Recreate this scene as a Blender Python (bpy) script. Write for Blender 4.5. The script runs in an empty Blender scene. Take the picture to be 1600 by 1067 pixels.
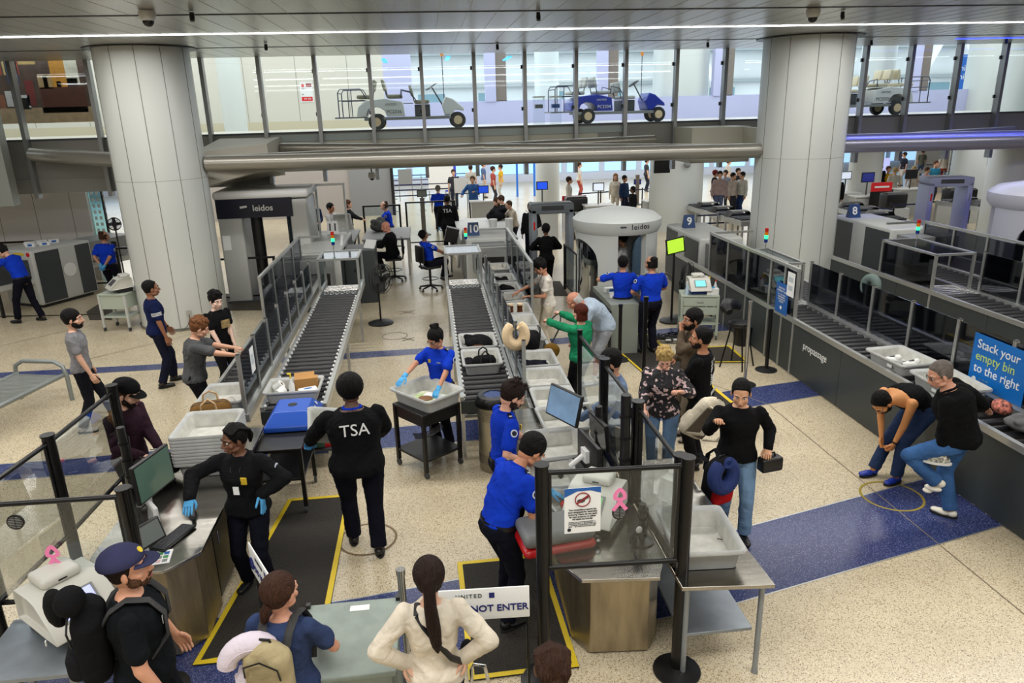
import bpy, bmesh, math, random
import numpy as np
from mathutils import Vector, Matrix
random.seed(7)
S = bpy.context.scene
COL = S.collection
PI = math.pi
# ---------------- camera ----------------
FPX, CX, CY, HC = 1135.0, 800.0, 533.5, 4.35
def _cam():
    vy = np.array([660.0, 174.0]); nx = 93.0
    y = np.array([vy[0] - CX, vy[1] - CY, FPX])
    ny = (FPX * FPX + (vy[0] - CX) * nx) / -(vy[1] - CY)
    d = np.array([nx, ny, FPX])
    y /= np.linalg.norm(y); d /= np.linalg.norm(d)
    z = -d; x = np.cross(y, z); x /= np.linalg.norm(x)
    return np.array([x, y, z])
RC = _cam()
cam_d = bpy.data.cameras.new('camera'); cam_d.sensor_width = 36; cam_d.lens = FPX * 36 / 1600
cam_d.clip_start = 0.05; cam_d.clip_end = 400
cam = bpy.data.objects.new('camera', cam_d); COL.objects.link(cam)
cam.matrix_world = Matrix(((RC[0][0], -RC[0][1], -RC[0][2], 0), (RC[1][0], -RC[1][1], -RC[1][2], 0), (RC[2][0], -RC[2][1], -RC[2][2], HC), (0, 0, 0, 1)))
S.camera = cam
def G(px, py, z=0.0):
    """point of the place at height z seen at a photograph pixel (used for measuring where things stand)"""
    d = RC @ np.array([px - CX, py - CY, FPX]); t = (z - HC) / d[2]
    return (float(d[0] * t), float(d[1] * t), z)
def GY(px, py, Y):
    d = RC @ np.array([px - CX, py - CY, FPX]); t = Y / d[1]
    return (float(d[0] * t), Y, float(HC + d[2] * t))
# ---------------- world, exposure ----------------
S.view_settings.view_transform = 'Standard'; S.view_settings.look = 'None'
S.view_settings.gamma = 1; S.view_settings.use_curve_mapping = False
S.view_settings.exposure = 0.0
S.cycles.max_bounces = 8; S.cycles.transparent_max_bounces = 24; S.cycles.diffuse_bounces = 3; S.cycles.glossy_bounces = 4
S.cycles.transmission_bounces = 4; S.cycles.use_denoising = True; S.cycles.sample_clamp_indirect = 6
S.cycles.caustics_reflective = False; S.cycles.caustics_refractive = False
W = bpy.data.worlds.new('sky'); S.world = W; W.use_nodes = True
_n = W.node_tree.nodes; _bg = _n['Background']
_bg.inputs[0].default_value = (0.80, 0.90, 1.0, 1); _bg.inputs[1].default_value = 2.6
def area(name, loc, sx, sy, power, col=(1, 1, 1), rot=(0, 0, 0)):
    l = bpy.data.lights.new(name, 'AREA'); l.shape = 'RECTANGLE'; l.size = sx; l.size_y = sy; l.energy = power; l.color = col
    o = bpy.data.objects.new(name, l); o.location = loc; o.rotation_euler = rot; COL.objects.link(o); return o
# area lights: the ceiling strip, an upper lamp, and unseen fill added for brightness
area('ceiling_fill_near', (0, 2.5, 5.62), 22, 1.5, 720, (1, 0.97, 0.92))  # unseen fill panel added to light the near hall
area('ceiling_fill_mid', (0, 9.0, 5.62), 26, .8, 950, (1, 0.97, 0.92))  # unseen fill panel added to light the middle of the lanes
area('ceiling_light_strip', (1, 14.2, 5.62), 30, .25, 500, (1, 0.98, 0.95))
area('ceiling_fill_behind', (0, -4, 5.62), 20, 3, 620, (1, 0.96, 0.9))  # fill panel added behind the camera, out of view
area('far_hall_fill', (3, 36, 3.15), 40, 14, 3000, (0.93, 0.96, 1))  # added fill, hidden by the parapet and pipes, brightens the far hall
area('ceiling_light_upper', (3, 23, 7.25), 34, 4, 900, (1, 1, 1))
area('under_bridge_fill', (4, 23, 3.0), 44, 3, 700, (.95, .97, 1))  # added fill to brighten the wall and floor below the upper level
area('pipe_fill_blue', (14.2, 16.75, 4.0), 9, .06, 60, (.10, .14, 1))  # unseen blue lamp added over the pipes to tint their tops

# ---------------- helpers ----------------
def lin(c): return tuple((x / 255 / 12.92) if x / 255 <= .04045 else ((x / 255 + .055) / 1.055) ** 2.4 for x in c)
MATS = {}
def mat(name, rgb, rough=.5, metal=0., bump=0, bscale=20, var=0, vscale=8, emis=0, coat=0, spec=.5, vrgb=None, stretch=None, vpos=(.35, .65)):
    if name in MATS: return MATS[name]
    m = bpy.data.materials.new(name); m.use_nodes = True; nt = m.node_tree; N = nt.nodes; L = nt.links
    b = N['Principled BSDF']; c = lin(rgb) + (1,)
    b.inputs['Base Color'].default_value = c; b.inputs['Roughness'].default_value = rough; b.inputs['Metallic'].default_value = metal
    b.inputs['Specular IOR Level'].default_value = spec
    if coat: b.inputs['Coat Weight'].default_value = coat
    if emis:
        b.inputs['Emission Color'].default_value = c; b.inputs['Emission Strength'].default_value = emis
    if bump or var:
        tc = N.new('ShaderNodeTexCoord'); src = tc.outputs['Object']
        if stretch:
            mp = N.new('ShaderNodeMapping'); mp.inputs['Scale'].default_value = stretch; L.new(src, mp.inputs[0]); src = mp.outputs[0]
    if var:
        n = N.new('ShaderNodeTexNoise'); n.inputs['Scale'].default_value = vscale; n.inputs['Detail'].default_value = 4; L.new(src, n.inputs['Vector'])
        r = N.new('ShaderNodeValToRGB'); r.color_ramp.elements[0].position = vpos[0]; r.color_ramp.elements[1].position = vpos[1]
        c2 = lin(vrgb) + (1,) if vrgb else tuple(x * (1 - var) for x in c[:3]) + (1,)
        r.color_ramp.elements[0].color = c2; r.color_ramp.elements[1].color = c; L.new(n.outputs[0], r.inputs[0]); L.new(r.outputs[0], b.inputs['Base Color'])
    if bump:
        n = N.new('ShaderNodeTexNoise'); n.inputs['Scale'].default_value = bscale; n.inputs['Detail'].default_value = 3; n.inputs['Distortion'].default_value = .6
        L.new(src, n.inputs['Vector'])
        u = N.new('ShaderNodeBump'); u.inputs['Strength'].default_value = bump; u.inputs['Distance'].default_value = .03
        L.new(n.outputs[0], u.inputs['Height']); L.new(u.outputs[0], b.inputs['Normal'])
    MATS[name] = m; return m
def cloth(rgb, name=None, bump=.9, rough=.9): return mat(name or 'cloth_%d_%d_%d' % rgb, rgb, rough, 0, bump, 7.5, .25, 5, spec=.12)
def skin(rgb): return mat('skin_%d_%d_%d' % rgb, rgb, .5, 0, .05, 40, .08, 12)
def glassm(name, tint, refl=.12, rough=.02):
    if name in MATS: return MATS[name]
    m = bpy.data.materials.new(name); m.use_nodes = True; nt = m.node_tree; N = nt.nodes; L = nt.links
    N.remove(N['Principled BSDF']); o = N['Material Output']
    t = N.new('ShaderNodeBsdfTransparent'); t.inputs[0].default_value = tuple(tint) + (1,)
    g = N.new('ShaderNodeBsdfGlossy'); g.inputs['Roughness'].default_value = rough; g.inputs[0].default_value = (.9, .95, 1, 1)
    f = N.new('ShaderNodeFresnel'); f.inputs[0].default_value = 1.45
    a = N.new('ShaderNodeMath'); a.operation = 'MULTIPLY_ADD'; a.inputs[1].default_value = .35 + refl; a.inputs[2].default_value = refl * .12
    L.new(f.outputs[0], a.inputs[0]); x = N.new('ShaderNodeMixShader'); L.new(a.outputs[0], x.inputs[0]); L.new(t.outputs[0], x.inputs[1]); L.new(g.outputs[0], x.inputs[2]); L.new(x.outputs[0], o.inputs[0])
    MATS[name] = m; return m

class MB:
    def __init__(s): s.v = []; s.f = []; s.m = []; s.fl = []
    def add(s, vs, fs, m=0, flat=False):
        o = len(s.v); s.v += [tuple(map(float, p)) for p in vs]; s.f += [tuple(i + o for i in f) for f in fs]; s.m += [m] * len(fs); return s
    def box(s, x0, x1, y0, y1, z0, z1, m=0):
        return s.add([(x, y, z) for z in (z0, z1) for y in (y0, y1) for x in (x0, x1)], [(0, 2, 3, 1), (4, 5, 7, 6), (0, 1, 5, 4), (2, 6, 7, 3), (0, 4, 6, 2), (1, 3, 7, 5)], m)
    def bc(s, c, d, m=0, rot=None):
        """box by centre, size, optional rotation matrix"""
        vs = [Vector((x * d[0] / 2, y * d[1] / 2, z * d[2] / 2)) for z in (-1, 1) for y in (-1, 1) for x in (-1, 1)]
        if rot is not None: vs = [rot @ v for v in vs]
        c = Vector(c); return s.add([v + c for v in vs], [(0, 2, 3, 1), (4, 5, 7, 6), (0, 1, 5, 4), (2, 6, 7, 3), (0, 4, 6, 2), (1, 3, 7, 5)], m)
    def loft(s, rings, m=0, cap=True, closed=False):
        n = len(rings[0]); vs = [p for r in rings for p in r]; fs = []
        k = len(rings)
        for i in range(k - (0 if closed else 1)):
            a, b = i * n, ((i + 1) % k) * n
            for j in range(n): fs.append((a + j, a + (j + 1) % n, b + (j + 1) % n, b + j))
        if cap and not closed: fs.append(tuple(range(n - 1, -1, -1))); fs.append(tuple((k - 1) * n + j for j in range(n)))
        return s.add(vs, fs, m)
    def tube(s, pts, r, seg=8, m=0, closed=False, cap=True, ry=None):
        pts = [Vector(p) for p in pts]; rs = r if isinstance(r, (list, tuple)) else [r] * len(pts); rings = []; n = len(pts); up = None
        for i, p in enumerate(pts):
            if closed: t = pts[(i + 1) % n] - pts[i - 1]
            else: t = pts[min(i + 1, n - 1)] - pts[max(i - 1, 0)]
            if t.length < 1e-9: t = Vector((0, 0, 1))
            t.normalize()
            if up is None: up = Vector((0, 0, 1)) if abs(t.z) < .9 else Vector((0, 1, 0))
            a = up - t * up.dot(t)
            if a.length < 1e-6: a = t.orthogonal()
            a.normalize(); up = a; b = t.cross(a)
            q = ry / rs[i] if ry else 1
            rings.append([p + a * (math.cos(2 * PI * j / seg) * rs[i] * q) + b * (math.sin(2 * PI * j / seg) * rs[i]) for j in range(seg)])
        return s.loft(rings, m, cap, closed)
    def cyl(s, p0, p1, r, r1=None, seg=12, m=0): return s.tube([p0, p1], [r, r if r1 is None else r1], seg, m)
    def ell(s, c, r, rot=None, seg=14, rings=9, m=0):
        if not isinstance(r, (list, tuple)): r = (r, r, r)
        c = Vector(c); rr = []
        for i in range(1, rings):
            a = PI * i / rings; ring = []
            for j in range(seg):
                b = 2 * PI * j / seg; v = Vector((r[0] * math.sin(a) * math.cos(b), r[1] * math.sin(a) * math.sin(b), -r[2] * math.cos(a)))
                if rot is not None: v = rot @ v
                ring.append(c + v)
            rr.append(ring)
        bt = Vector((0, 0, -r[2])); tp = Vector((0, 0, r[2]))
        if rot is not None: bt = rot @ bt; tp = rot @ tp
        o = len(rr) * seg; vs = [p for g in rr for p in g] + [c + bt, c + tp]; fs = []
        for i in range(len(rr) - 1):
            for j in range(seg): fs.append((i * seg + j, i * seg + (j + 1) % seg, (i + 1) * seg + (j + 1) % seg, (i + 1) * seg + j))
        for j in range(seg): fs.append((o, (j + 1) % seg, j)); fs.append((o + 1, (len(rr) - 1) * seg + j, (len(rr) - 1) * seg + (j + 1) % seg))
        return s.add(vs, fs, m)
    def lathe(s, prof, c=(0, 0, 0), seg=24, m=0, cap=True):
        return s.loft([[(c[0] + r * math.cos(2 * PI * j / seg), c[1] + r * math.sin(2 * PI * j / seg), c[2] + z) for j in range(seg)] for r, z in prof], m, cap)
    def prism(s, poly, z0, z1, m=0):
        n = len(poly); return s.add([(x, y, z0) for x, y in poly] + [(x, y, z1) for x, y in poly], [tuple(range(n - 1, -1, -1)), tuple(range(n, 2 * n))] + [(i, (i + 1) % n, n + (i + 1) % n, n + i) for i in range(n)], m)
    def xf(s, M):
        s.v = [tuple(M @ Vector(p)) for p in s.v]; return s
    def join(s, o, M=None, m=0):
        vs = o.v if M is None else [tuple(M @ Vector(p)) for p in o.v]; k = len(s.v)
        s.v += vs; s.f += [tuple(i + k for i in f) for f in o.f]; s.m += [x + m for x in o.m]; return s
    def mesh(s, name, mats, smooth=True, angle=40):
        me = bpy.data.meshes.new(name); me.from_pydata(s.v, [], s.f)
        for x in (mats if isinstance(mats, (list, tuple)) else [mats]): me.materials.append(x)
        me.polygons.foreach_set('material_index', s.m)
        if smooth:
            me.polygons.foreach_set('use_smooth', [True] * len(s.f)); me.set_sharp_from_angle(angle=math.radians(angle))
        me.update(); return me
    def build(s, name, mats, parent=None, smooth=True, bevel=0, angle=40, seg=2):
        o = bpy.data.objects.new(name, s.mesh(name, mats, smooth, angle)); COL.objects.link(o)
        if parent is not None: o.parent = parent
        if bevel:
            b = o.modifiers.new('bevel', 'BEVEL'); b.width = bevel; b.segments = seg; b.limit_method = 'ANGLE'; b.angle_limit = .6; b.harden_normals = False
        return o
def tag(o, label=None, cat=None, group=None, kind=None):
    if label: o['label'] = label
    if cat: o['category'] = cat
    if group: o['group'] = group
    if kind: o['kind'] = kind
    return o
def thing(name, label, cat, loc=(0, 0, 0), rz=0, group=None):
    o = bpy.data.objects.new(name, None); COL.objects.link(o); o.empty_display_size = .1
    o.location = loc; o.rotation_euler = (0, 0, math.radians(rz)); return tag(o, label, cat, group)
def struct(mb, name, mats, **k): return tag(mb.build(name, mats, **k), kind='structure')
def kids(o): return [c for c in ALLK.get(o.name, [])] if 0 else list(o.children)
def dup(o, loc=None, rz=None, label=None, parent=None, group=None):
    def cp(a, par):
        c = a.copy(); COL.objects.link(c)
        if par is not None: c.parent = par
        for ch in a.children: cp(ch, c)
        return c
    r = cp(o, parent)
    if loc is not None: r.location = loc
    if rz is not None: r.rotation_euler = (0, 0, math.radians(rz))
    return tag(r, label, group=group)
TXT = {}
def text(body, size, m, parent, loc, rot=(0, 0, 0), align='CENTER', ext=.002, name='lettering', bold=0, space=1, line=1):
    c = bpy.data.curves.new(name, 'FONT'); c.body = body; c.size = size; c.align_x = align; c.align_y = 'CENTER'; c.extrude = ext; c.offset = bold
    c.space_character = space; c.space_line = line; c.materials.append(m); c.resolution_u = 3
    key = (body, size, m.name, align, ext, bold, space, line)
    if key not in TXT:
        q = bpy.data.objects.new('t', c); sc = bpy.data.scenes.get('type') or bpy.data.scenes.new('type'); sc.collection.objects.link(q)
        vl = sc.view_layers[0]; vl.update(); TXT[key] = bpy.data.meshes.new_from_object(q.evaluated_get(vl.depsgraph)); bpy.data.objects.remove(q)
    me = TXT[key]
    if not me.materials: me.materials.append(m)
    o = bpy.data.objects.new(name, me); COL.objects.link(o); o.parent = parent; o.location = loc; o.rotation_euler = rot; return o
def glyphs(parent, x0, x1, z, h, m, y=-.008, seed=1, name='printed_line', M=None):
    # print too small to read in the photograph: strokes of letter size
    R = random.Random(seed); q = MB(); x = x0; w = h * .5
    while x < x1 - w:
        if R.random() < .84:
            for k in range(2): q.bc((x + w * R.uniform(.2, .8), y, z + R.uniform(-.25, .25) * h), (w * R.uniform(.2, .9), .002, h * R.uniform(.15, .6)), 0, RY(R.choice((0, 0, 20, -20))))
            q.bc((x + w * .2, y, z), (w * .22, .002, h * R.choice((.7, 1))), 0)
        x += w * 1.15
    if M is not None: q.xf(M)
    return tag(q.build(name, m, parent, smooth=False), kind='stuff')
def RZ(d): return Matrix.Rotation(math.radians(d), 3, 'Z')
def RX(d): return Matrix.Rotation(math.radians(d), 3, 'X')
def RY(d): return Matrix.Rotation(math.radians(d), 3, 'Y')
def rbox(mb, x0, x1, y0, y1, z0, z1, r=.03, m=0, seg=3):
    """box with rounded vertical edges and a softened top and bottom"""
    rings = []
    r = min(r, (x1 - x0) / 2.01, (y1 - y0) / 2.01); rz = min(r, (z1 - z0) / 2.01)
    zs = [(z0 + rz * (1 - math.cos(a)), r * (1 - math.sin(a))) for a in (0, .5, 1.0, PI / 2)] + [(z1 - rz * (1 - math.cos(a)), r * (1 - math.sin(a))) for a in (PI / 2, 1.0, .5, 0)]
    for z, ins in zs:
        ring = []
        for cx, cy, a0 in ((x1, y1, 0), (x0, y1, 90), (x0, y0, 180), (x1, y0, 270)):
            sx = -1 if cx == x1 else 1; sy = -1 if cy == y1 else 1
            for k in range(seg + 1):
                a = math.radians(a0 + 90 * k / seg); ring.append((cx + sx * r + (r - ins) * math.cos(a), cy + sy * r + (r - ins) * math.sin(a), z))
        rings.append(ring)
    return mb.loft(rings, m)
def remesh(o, vox, smooth=3, sf=.5):
    r = o.modifiers.new('union', 'REMESH'); r.mode = 'VOXEL'; r.voxel_size = vox; r.use_smooth_shade = True
    if smooth:
        q = o.modifiers.new('soft', 'SMOOTH'); q.factor = sf; q.iterations = smooth
    return o

# ---------------- materials ----------------
WHITE = mat('white_panel', (225, 226, 224), .4); PAPER = mat('paper', (238, 240, 240), .6)
BLACK = mat('black_plastic', (16, 16, 18), .4, bump=.05, bscale=60); BLKMET = mat('black_metal', (14, 14, 16), .28, .3)
CHAR = mat('charcoal_panel', (52, 58, 60), .45, 0, .03, 30); DARKG = mat('dark_grey', (62, 66, 70), .5)
ALU = mat('aluminium', (196, 198, 196), .32, .75, .02, 40); STEEL = mat('brushed_steel', (172, 168, 160), .2, 1, .015, 25, .22, 3, stretch=(1, 6, 1))
STEELV = mat('worn_steel', (176, 163, 138), .38, .9, .05, 18, .3, 4, stretch=(3, 3, .6)); GALV = mat('galvanised', (150, 158, 166), .45, .6, .04, 12, .15, 6)
GREYP = mat('machine_grey', (186, 188, 184), .45, 0, .02, 30); MIDG = mat('mid_grey', (128, 131, 130), .5); BEIGEP = mat('beige_case', (200, 199, 190), .45)
ROLL = mat('roller_rubber', (42, 43, 46), .42, .1); CHROME = mat('chrome', (205, 205, 205), .15, 1)
TRAY = mat('tray_grey', (178, 180, 178), .5, 0, .05, 25, .14, 7); TRAYIN = mat('tray_inside_scuffed', (206, 206, 198), .6, 0, .05, 30, .22, 9)
BLUE = mat('sign_blue', (24, 92, 170), .4); NAVYP = mat('navy_panel', (10, 14, 38), .35); RED = mat('red_plastic', (205, 30, 36), .4)
YEL = mat('yellow_plastic', (226, 196, 40), .5); GREENL = mat('green_lamp', (40, 230, 130), .3, emis=2.5); REDL = mat('red_lens', (190, 34, 22), .25)
AMBL = mat('amber_lens', (220, 120, 20), .25); BLUL = mat('blue_lens', (20, 50, 130), .25); SCR = mat('screen_teal', (120, 205, 205), .2, emis=.7)
SCRW = mat('screen_white', (205, 215, 230), .2, emis=.8); SCRB = mat('screen_blue', (34, 74, 200), .2, emis=.9); SCRD = mat('screen_dark', (12, 14, 18), .12)
SCRL = mat('screen_lilac', (176, 182, 235), .2, emis=.75); SCRG = mat('screen_green', (170, 215, 60), .2, emis=.8); SCRS = mat('screen_sky', (120, 150, 180), .12, emis=.35, var=.5, vscale=3)
CARD = mat('cardboard', (176, 130, 74), .8); PINK = mat('pink_ribbon', (240, 130, 180), .6); FOAM = mat('cream_foam', (222, 198, 160), .9, 0, .3, 30)
GLASS = glassm('clear_glass', (.93, .96, .95), .12); SMOKE = glassm('smoked_acrylic', (.34, .34, .38), .35, .03); ACRY = glassm('clear_acrylic', (.93, .95, .95), .12, .02)
SMOKET = glassm('smoked_lid', (.55, .56, .55), .3, .05)
WIRE = mat('dark_wire', (30, 30, 32), .4, .6); LEDW = mat('led_white', (255, 255, 255), .3, emis=6); LEDB = mat('led_blue', (40, 60, 255), .3, emis=5)
# ---------------- floor ----------------
def terrazzo(name, base, chips, blue=False):
    m = bpy.data.materials.new(name); m.use_nodes = True; nt = m.node_tree; N = nt.nodes; L = nt.links; b = N['Principled BSDF']
    tc = N.new('ShaderNodeTexCoord'); prev = None
    col = N.new('ShaderNodeTexNoise'); col.inputs['Scale'].default_value = 1.1; L.new(tc.outputs['Object'], col.inputs['Vector'])
    r0 = N.new('ShaderNodeValToRGB'); r0.color_ramp.elements[0].position = .3; r0.color_ramp.elements[1].position = .7
    r0.color_ramp.elements[0].color = lin([x * .93 for x in base]) + (1,); r0.color_ramp.elements[1].color = lin(base) + (1,); L.new(col.outputs[0], r0.inputs[0]); prev = r0.outputs[0]
    for sc, th, c in chips:
        v = N.new('ShaderNodeTexVoronoi'); v.inputs['Scale'].default_value = sc; L.new(tc.outputs['Object'], v.inputs['Vector'])
        sep = N.new('ShaderNodeSeparateColor'); L.new(v.outputs['Color'], sep.inputs[0])
        lt = N.new('ShaderNodeMath'); lt.operation = 'LESS_THAN'; lt.inputs[1].default_value = th; L.new(sep.outputs[0], lt.inputs[0])
        l2 = N.new('ShaderNodeMath'); l2.operation = 'LESS_THAN'; l2.inputs[1].default_value = .42; L.new(v.outputs['Distance'], l2.inputs[0])
        mu = N.new('ShaderNodeMath'); mu.operation = 'MULTIPLY'; L.new(lt.outputs[0], mu.inputs[0]); L.new(l2.outputs[0], mu.inputs[1])
        x = N.new('ShaderNodeMix'); x.data_type = 'RGBA'; L.new(mu.outputs[0], x.inputs['Factor']); L.new(prev, x.inputs['A']); x.inputs['B'].default_value = lin(c) + (1,); prev = x.outputs['Result']
    L.new(prev, b.inputs['Base Color']); b.inputs['Roughness'].default_value = .24; b.inputs['Specular IOR Level'].default_value = .45
    return m
TER = terrazzo('terrazzo_beige', (207, 193, 163), [(70, .30, (160, 138, 106)), (105, .20, (76, 66, 56)), (120, .2, (240, 230, 206))])
TERB = terrazzo('terrazzo_blue', (50, 60, 106), [(150, .22, (140, 150, 196)), (90, .25, (24, 32, 76))])
struct(MB().box(-32, 42, -10, 60, -.1, 0), 'floor', TER, smooth=False)
def band(n, poly):
    struct(MB().prism(poly, 0, .003), 'trim_%d' % n, TERB, smooth=False)
    e = MB(); P = poly
    for i in range(len(P)):
        a, b = Vector(P[i]).to_3d(), Vector(P[(i + 1) % len(P)]).to_3d(); a.z = b.z = .0035; d = (b - a)
        if abs(d.x) < .4: continue
        t = d.normalized().cross(Vector((0, 0, 1))) * .007; e.add([a - t, a + t, b + t, b - t], [(0, 1, 2, 3)])
    struct(e, 'trim_%d' % (n + 10), ALU, smooth=False)
band(1, [(-9.2, 13.2), (-6.7, 13.12), (-4.4, 13.08), (-1.46, 13.05), (.35, 13.1), (3.2, 13.2), (6, 13.4), (6, 13.9), (3.2, 13.6), (.35, 13.42), (-4.4, 13.4), (-9.2, 13.5)][::1])
band(2, [(-9, 8.95), (-5, 9.0), (-.7, 9.12), (.5, 9.16), (3, 9.33), (4.38, 9.56), (5.87, 9.86), (5.87, 10.5), (4.47, 10.27), (2.6, 10.05), (.58, 9.87), (-.8, 9.78), (-5, 9.5), (-9, 9.48)])
band(3, [(-9, 4.7), (-2.2, 4.78), (-.82, 4.88), (.06, 4.98), (2.6, 5.33), (5.87, 6.12), (5.87, 7.22), (3.07, 6.48), (.1, 6.07), (-.87, 5.92), (-2.1, 5.83), (-4, 5.76), (-9, 5.55)])
j = MB()
for a, b in (((4.93, 9.66), (5.0, 4.81)), ((5.0, 4.81), (5.05, 1)), ((3.93, 11.5), (4.93, 9.66)), ((-9.5, 14.6), (-6.7, 17.4)), ((3.55, 11.74), (3.0, 14)), ((-8.2, 12.6), (-5.0, 15.4))):
    a = Vector(a + (.004,)); b = Vector(b + (.004,)); t = (b - a).normalized().cross(Vector((0, 0, 1))) * .006; j.add([a - t, a + t, b + t, b - t], [(0, 1, 2, 3)])
struct(j, 'trim_30', mat('joint_line', (120, 108, 88), .6), smooth=False)
mk = MB(); MARK = mat('floor_mark', (120, 98, 70), .6)
def ringmark(cx, cy, r, name='floor_ring_mark', label='', col=None, w=.012):
    m = MB(); m.add([(cx + (r + s) * math.cos(2 * PI * i / 40), cy + (r + s) * math.sin(2 * PI * i / 40), .0045) for i in range(40) for s in (-w, w)], [(2 * i, 2 * i + 1, (2 * i + 3) % 80, (2 * i + 2) % 80) for i in range(40)])
    o = m.build(name, col or MARK); tag(o, label, 'floor marking', kind='thing')
ringmark(*G(575, 842)[:2], .3, label='thin brown ring marked on the floor under the officer with TSA on his back')
ringmark(*G(617, 525)[:2], .25, label='faint grey ring marked on the floor beside the X mark', col=mat('mark_grey', (120, 112, 100), .6), w=.008)
ringmark(*G(1393, 775)[:2], .33, label='worn yellow ring mark on the floor beside the bending man', col=mat('mark_yellow', (150, 132, 40), .7), w=.014)
def xmark(px, py, s, label):
    x, y, _ = G(px, py); m = MB()
    for a in (40, -40):
        R = RZ(a); v = [R @ Vector(p) + Vector((x, y, .0045)) for p in ((-s, -.015, 0), (s, -.015, 0), (s, .015, 0), (-s, .015, 0))]; m.add(v, [(0, 1, 2, 3)])
    tag(m.build('floor_tape_cross', mat('mark_grey', (120, 112, 100), .6)), label, 'floor marking', kind='thing')
xmark(636, 488, .22, 'grey taped X on the floor behind lane 10, farther from the camera')
xmark(638, 530, .16, 'small grey taped X on the floor right of the faint ring')

# ---------------- columns ----------------
COLM = mat('column_panel', (208, 212, 208), .38, .15, .015, 3); SEAM = mat('seam', (112, 112, 104), .5)
def column(x, y, r, z1, name, seams):
    m = MB(); m.lathe([(r, 0), (r, z1)], (x, y, 0), 64)
    m.lathe([(r + .012, 0), (r + .012, .06)], (x, y, 0), 64, 1)
    for a in seams:
        a = math.radians(a); c, s = math.cos(a), math.sin(a); R = Matrix.Rotation(a, 3, 'Z'); m.bc((x + c * r, y + s * r, z1 / 2), (.006, .012, z1), 1, R)
    m.lathe([(r + .002, z1 * .55), (r + .002, z1 * .55 + .006)], (x, y, 0), 64, 1)
    m.lathe([(r + .16, z1 - .02), (r + .16, z1 + .01)], (x, y, 0), 48, 2)
    struct(m, name, [COLM, SEAM, mat('column_ring', (30, 32, 34), .4)])
column(-5.56, 16.5, .90, 5.7, 'pillar_left', (-15, -50, -80, -110, -150)); column(8.62, 16.5, .97, 5.7, 'pillar_right', (-40, -75, -105, -140, -170))
def pil(px, Y, r, z0, z1, n): x = GY(px, 200, Y)[0]; struct(MB().lathe([(r, z0), (r, z1)], (x, Y, 0), 40), n, COLM)
pil(1060, 26, .95, 0, 8, 'pillar_far_centre'); pil(855, 31, .5, 0, 8, 'pillar_far_slim'); pil(1540, 25, .9, 0, 8, 'pillar_far_right'); pil(375, 25.5, .62, 3.9, 7.5, 'pillar_upper_left'); pil(1360, 27, .6, 0, 7.8, 'pillar_far_mid'); pil(1600, 21.3, .8, 0, 5.6, 'pillar_edge_right')
# ---------------- ceiling ----------------
CEILM = mat('ceiling_metal', (176, 174, 168), .3, .8)
YF = 19.4
struct(MB().box(-32, 42, -10, YF, 5.7, 5.9), 'ceiling', CEILM, smooth=False)
HW = mat('side_wall', (188, 184, 176), .6)
struct(MB().box(-32, 42, -10.2, -10, 0, 5.7), 'wall_near', HW, smooth=False); struct(MB().box(-32.2, -32, -10, 46, 0, 7.5), 'wall_left', HW, smooth=False); struct(MB().box(42, 42.2, -10, 46, 0, 7.5), 'wall_right', HW, smooth=False)
m = MB()
for i in range(-70, 90):
    m.bc((i * .42 - .1, 12.6, 5.699), (.007, 13.6, .004), 0, RZ(0))
struct(m, 'trim_31', mat('ceiling_seam', (205, 205, 198), .4), smooth=False)
m = MB()
for py, w in ((17, .10), (67, .10)): y = G(800, py, 5.7)[1]; m.box(-32, 42, y - w / 2, y + w / 2, 5.694, 5.70)
struct(m, 'trim_32', mat('ceiling_slot', (16, 17, 18), .6), smooth=False)
y = G(800, 46, 5.7)[1]; struct(MB().box(-32, 42, y - .045, y + .045, 5.69, 5.70), 'trim_33', LEDW, smooth=False)
x = G(1490, 61, 5.7)[0]; y = G(1490, 60, 5.7)[1]; struct(MB().box(x, x + 8, y + .02, y + .12, 5.685, 5.692), 'trim_34', LEDB, smooth=False)
def dome(px, py, label, z=5.69, s=1):
    x, y, _ = G(px, py, z); t = thing('security_camera', label, 'camera', (x, y, z), group='dome cameras'); m = MB().lathe([(.10 * s, 0), (.11 * s, -.03 * s), (.09 * s, -.12 * s)], seg=20); m.build('housing', WHITE, t)
    MB().ell((0, 0, -.12 * s), .075 * s).build('dome_lens', SCRD, t)
dome(229, 17, 'white dome security camera on the ceiling above the left column'); dome(1271, 14, 'white dome security camera on the ceiling above the right column')
for k, (px, py) in enumerate(((299, 18), (841, 18), (415, 68), (777, 68), (1106, 65), (1317, 17), (1362, 62), (1573, 60))):
    x, y, _ = G(px, py, 5.7); m = MB().cyl((0, 0, 0), (0, 0, -.05), .03, seg=10).cyl((0, 0, -.05), (0, -.02, -.11), .035, .03, 10)
    o = m.build('ceiling_spotlight', BLACK); o.location = (x, y, 5.69)
    tag(o, ('small black spotlight in a ceiling slot, ' + ['right of the left dome camera', 'in the near slot above the white cart', 'far slot, left of the wall notice', 'far slot above the white cart', 'far slot above the blue cart', 'right of the right dome camera', 'far slot, just right of the right column', 'far slot within the blue glow'][k]), 'spotlight', 'ceiling slot spotlights')
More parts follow.
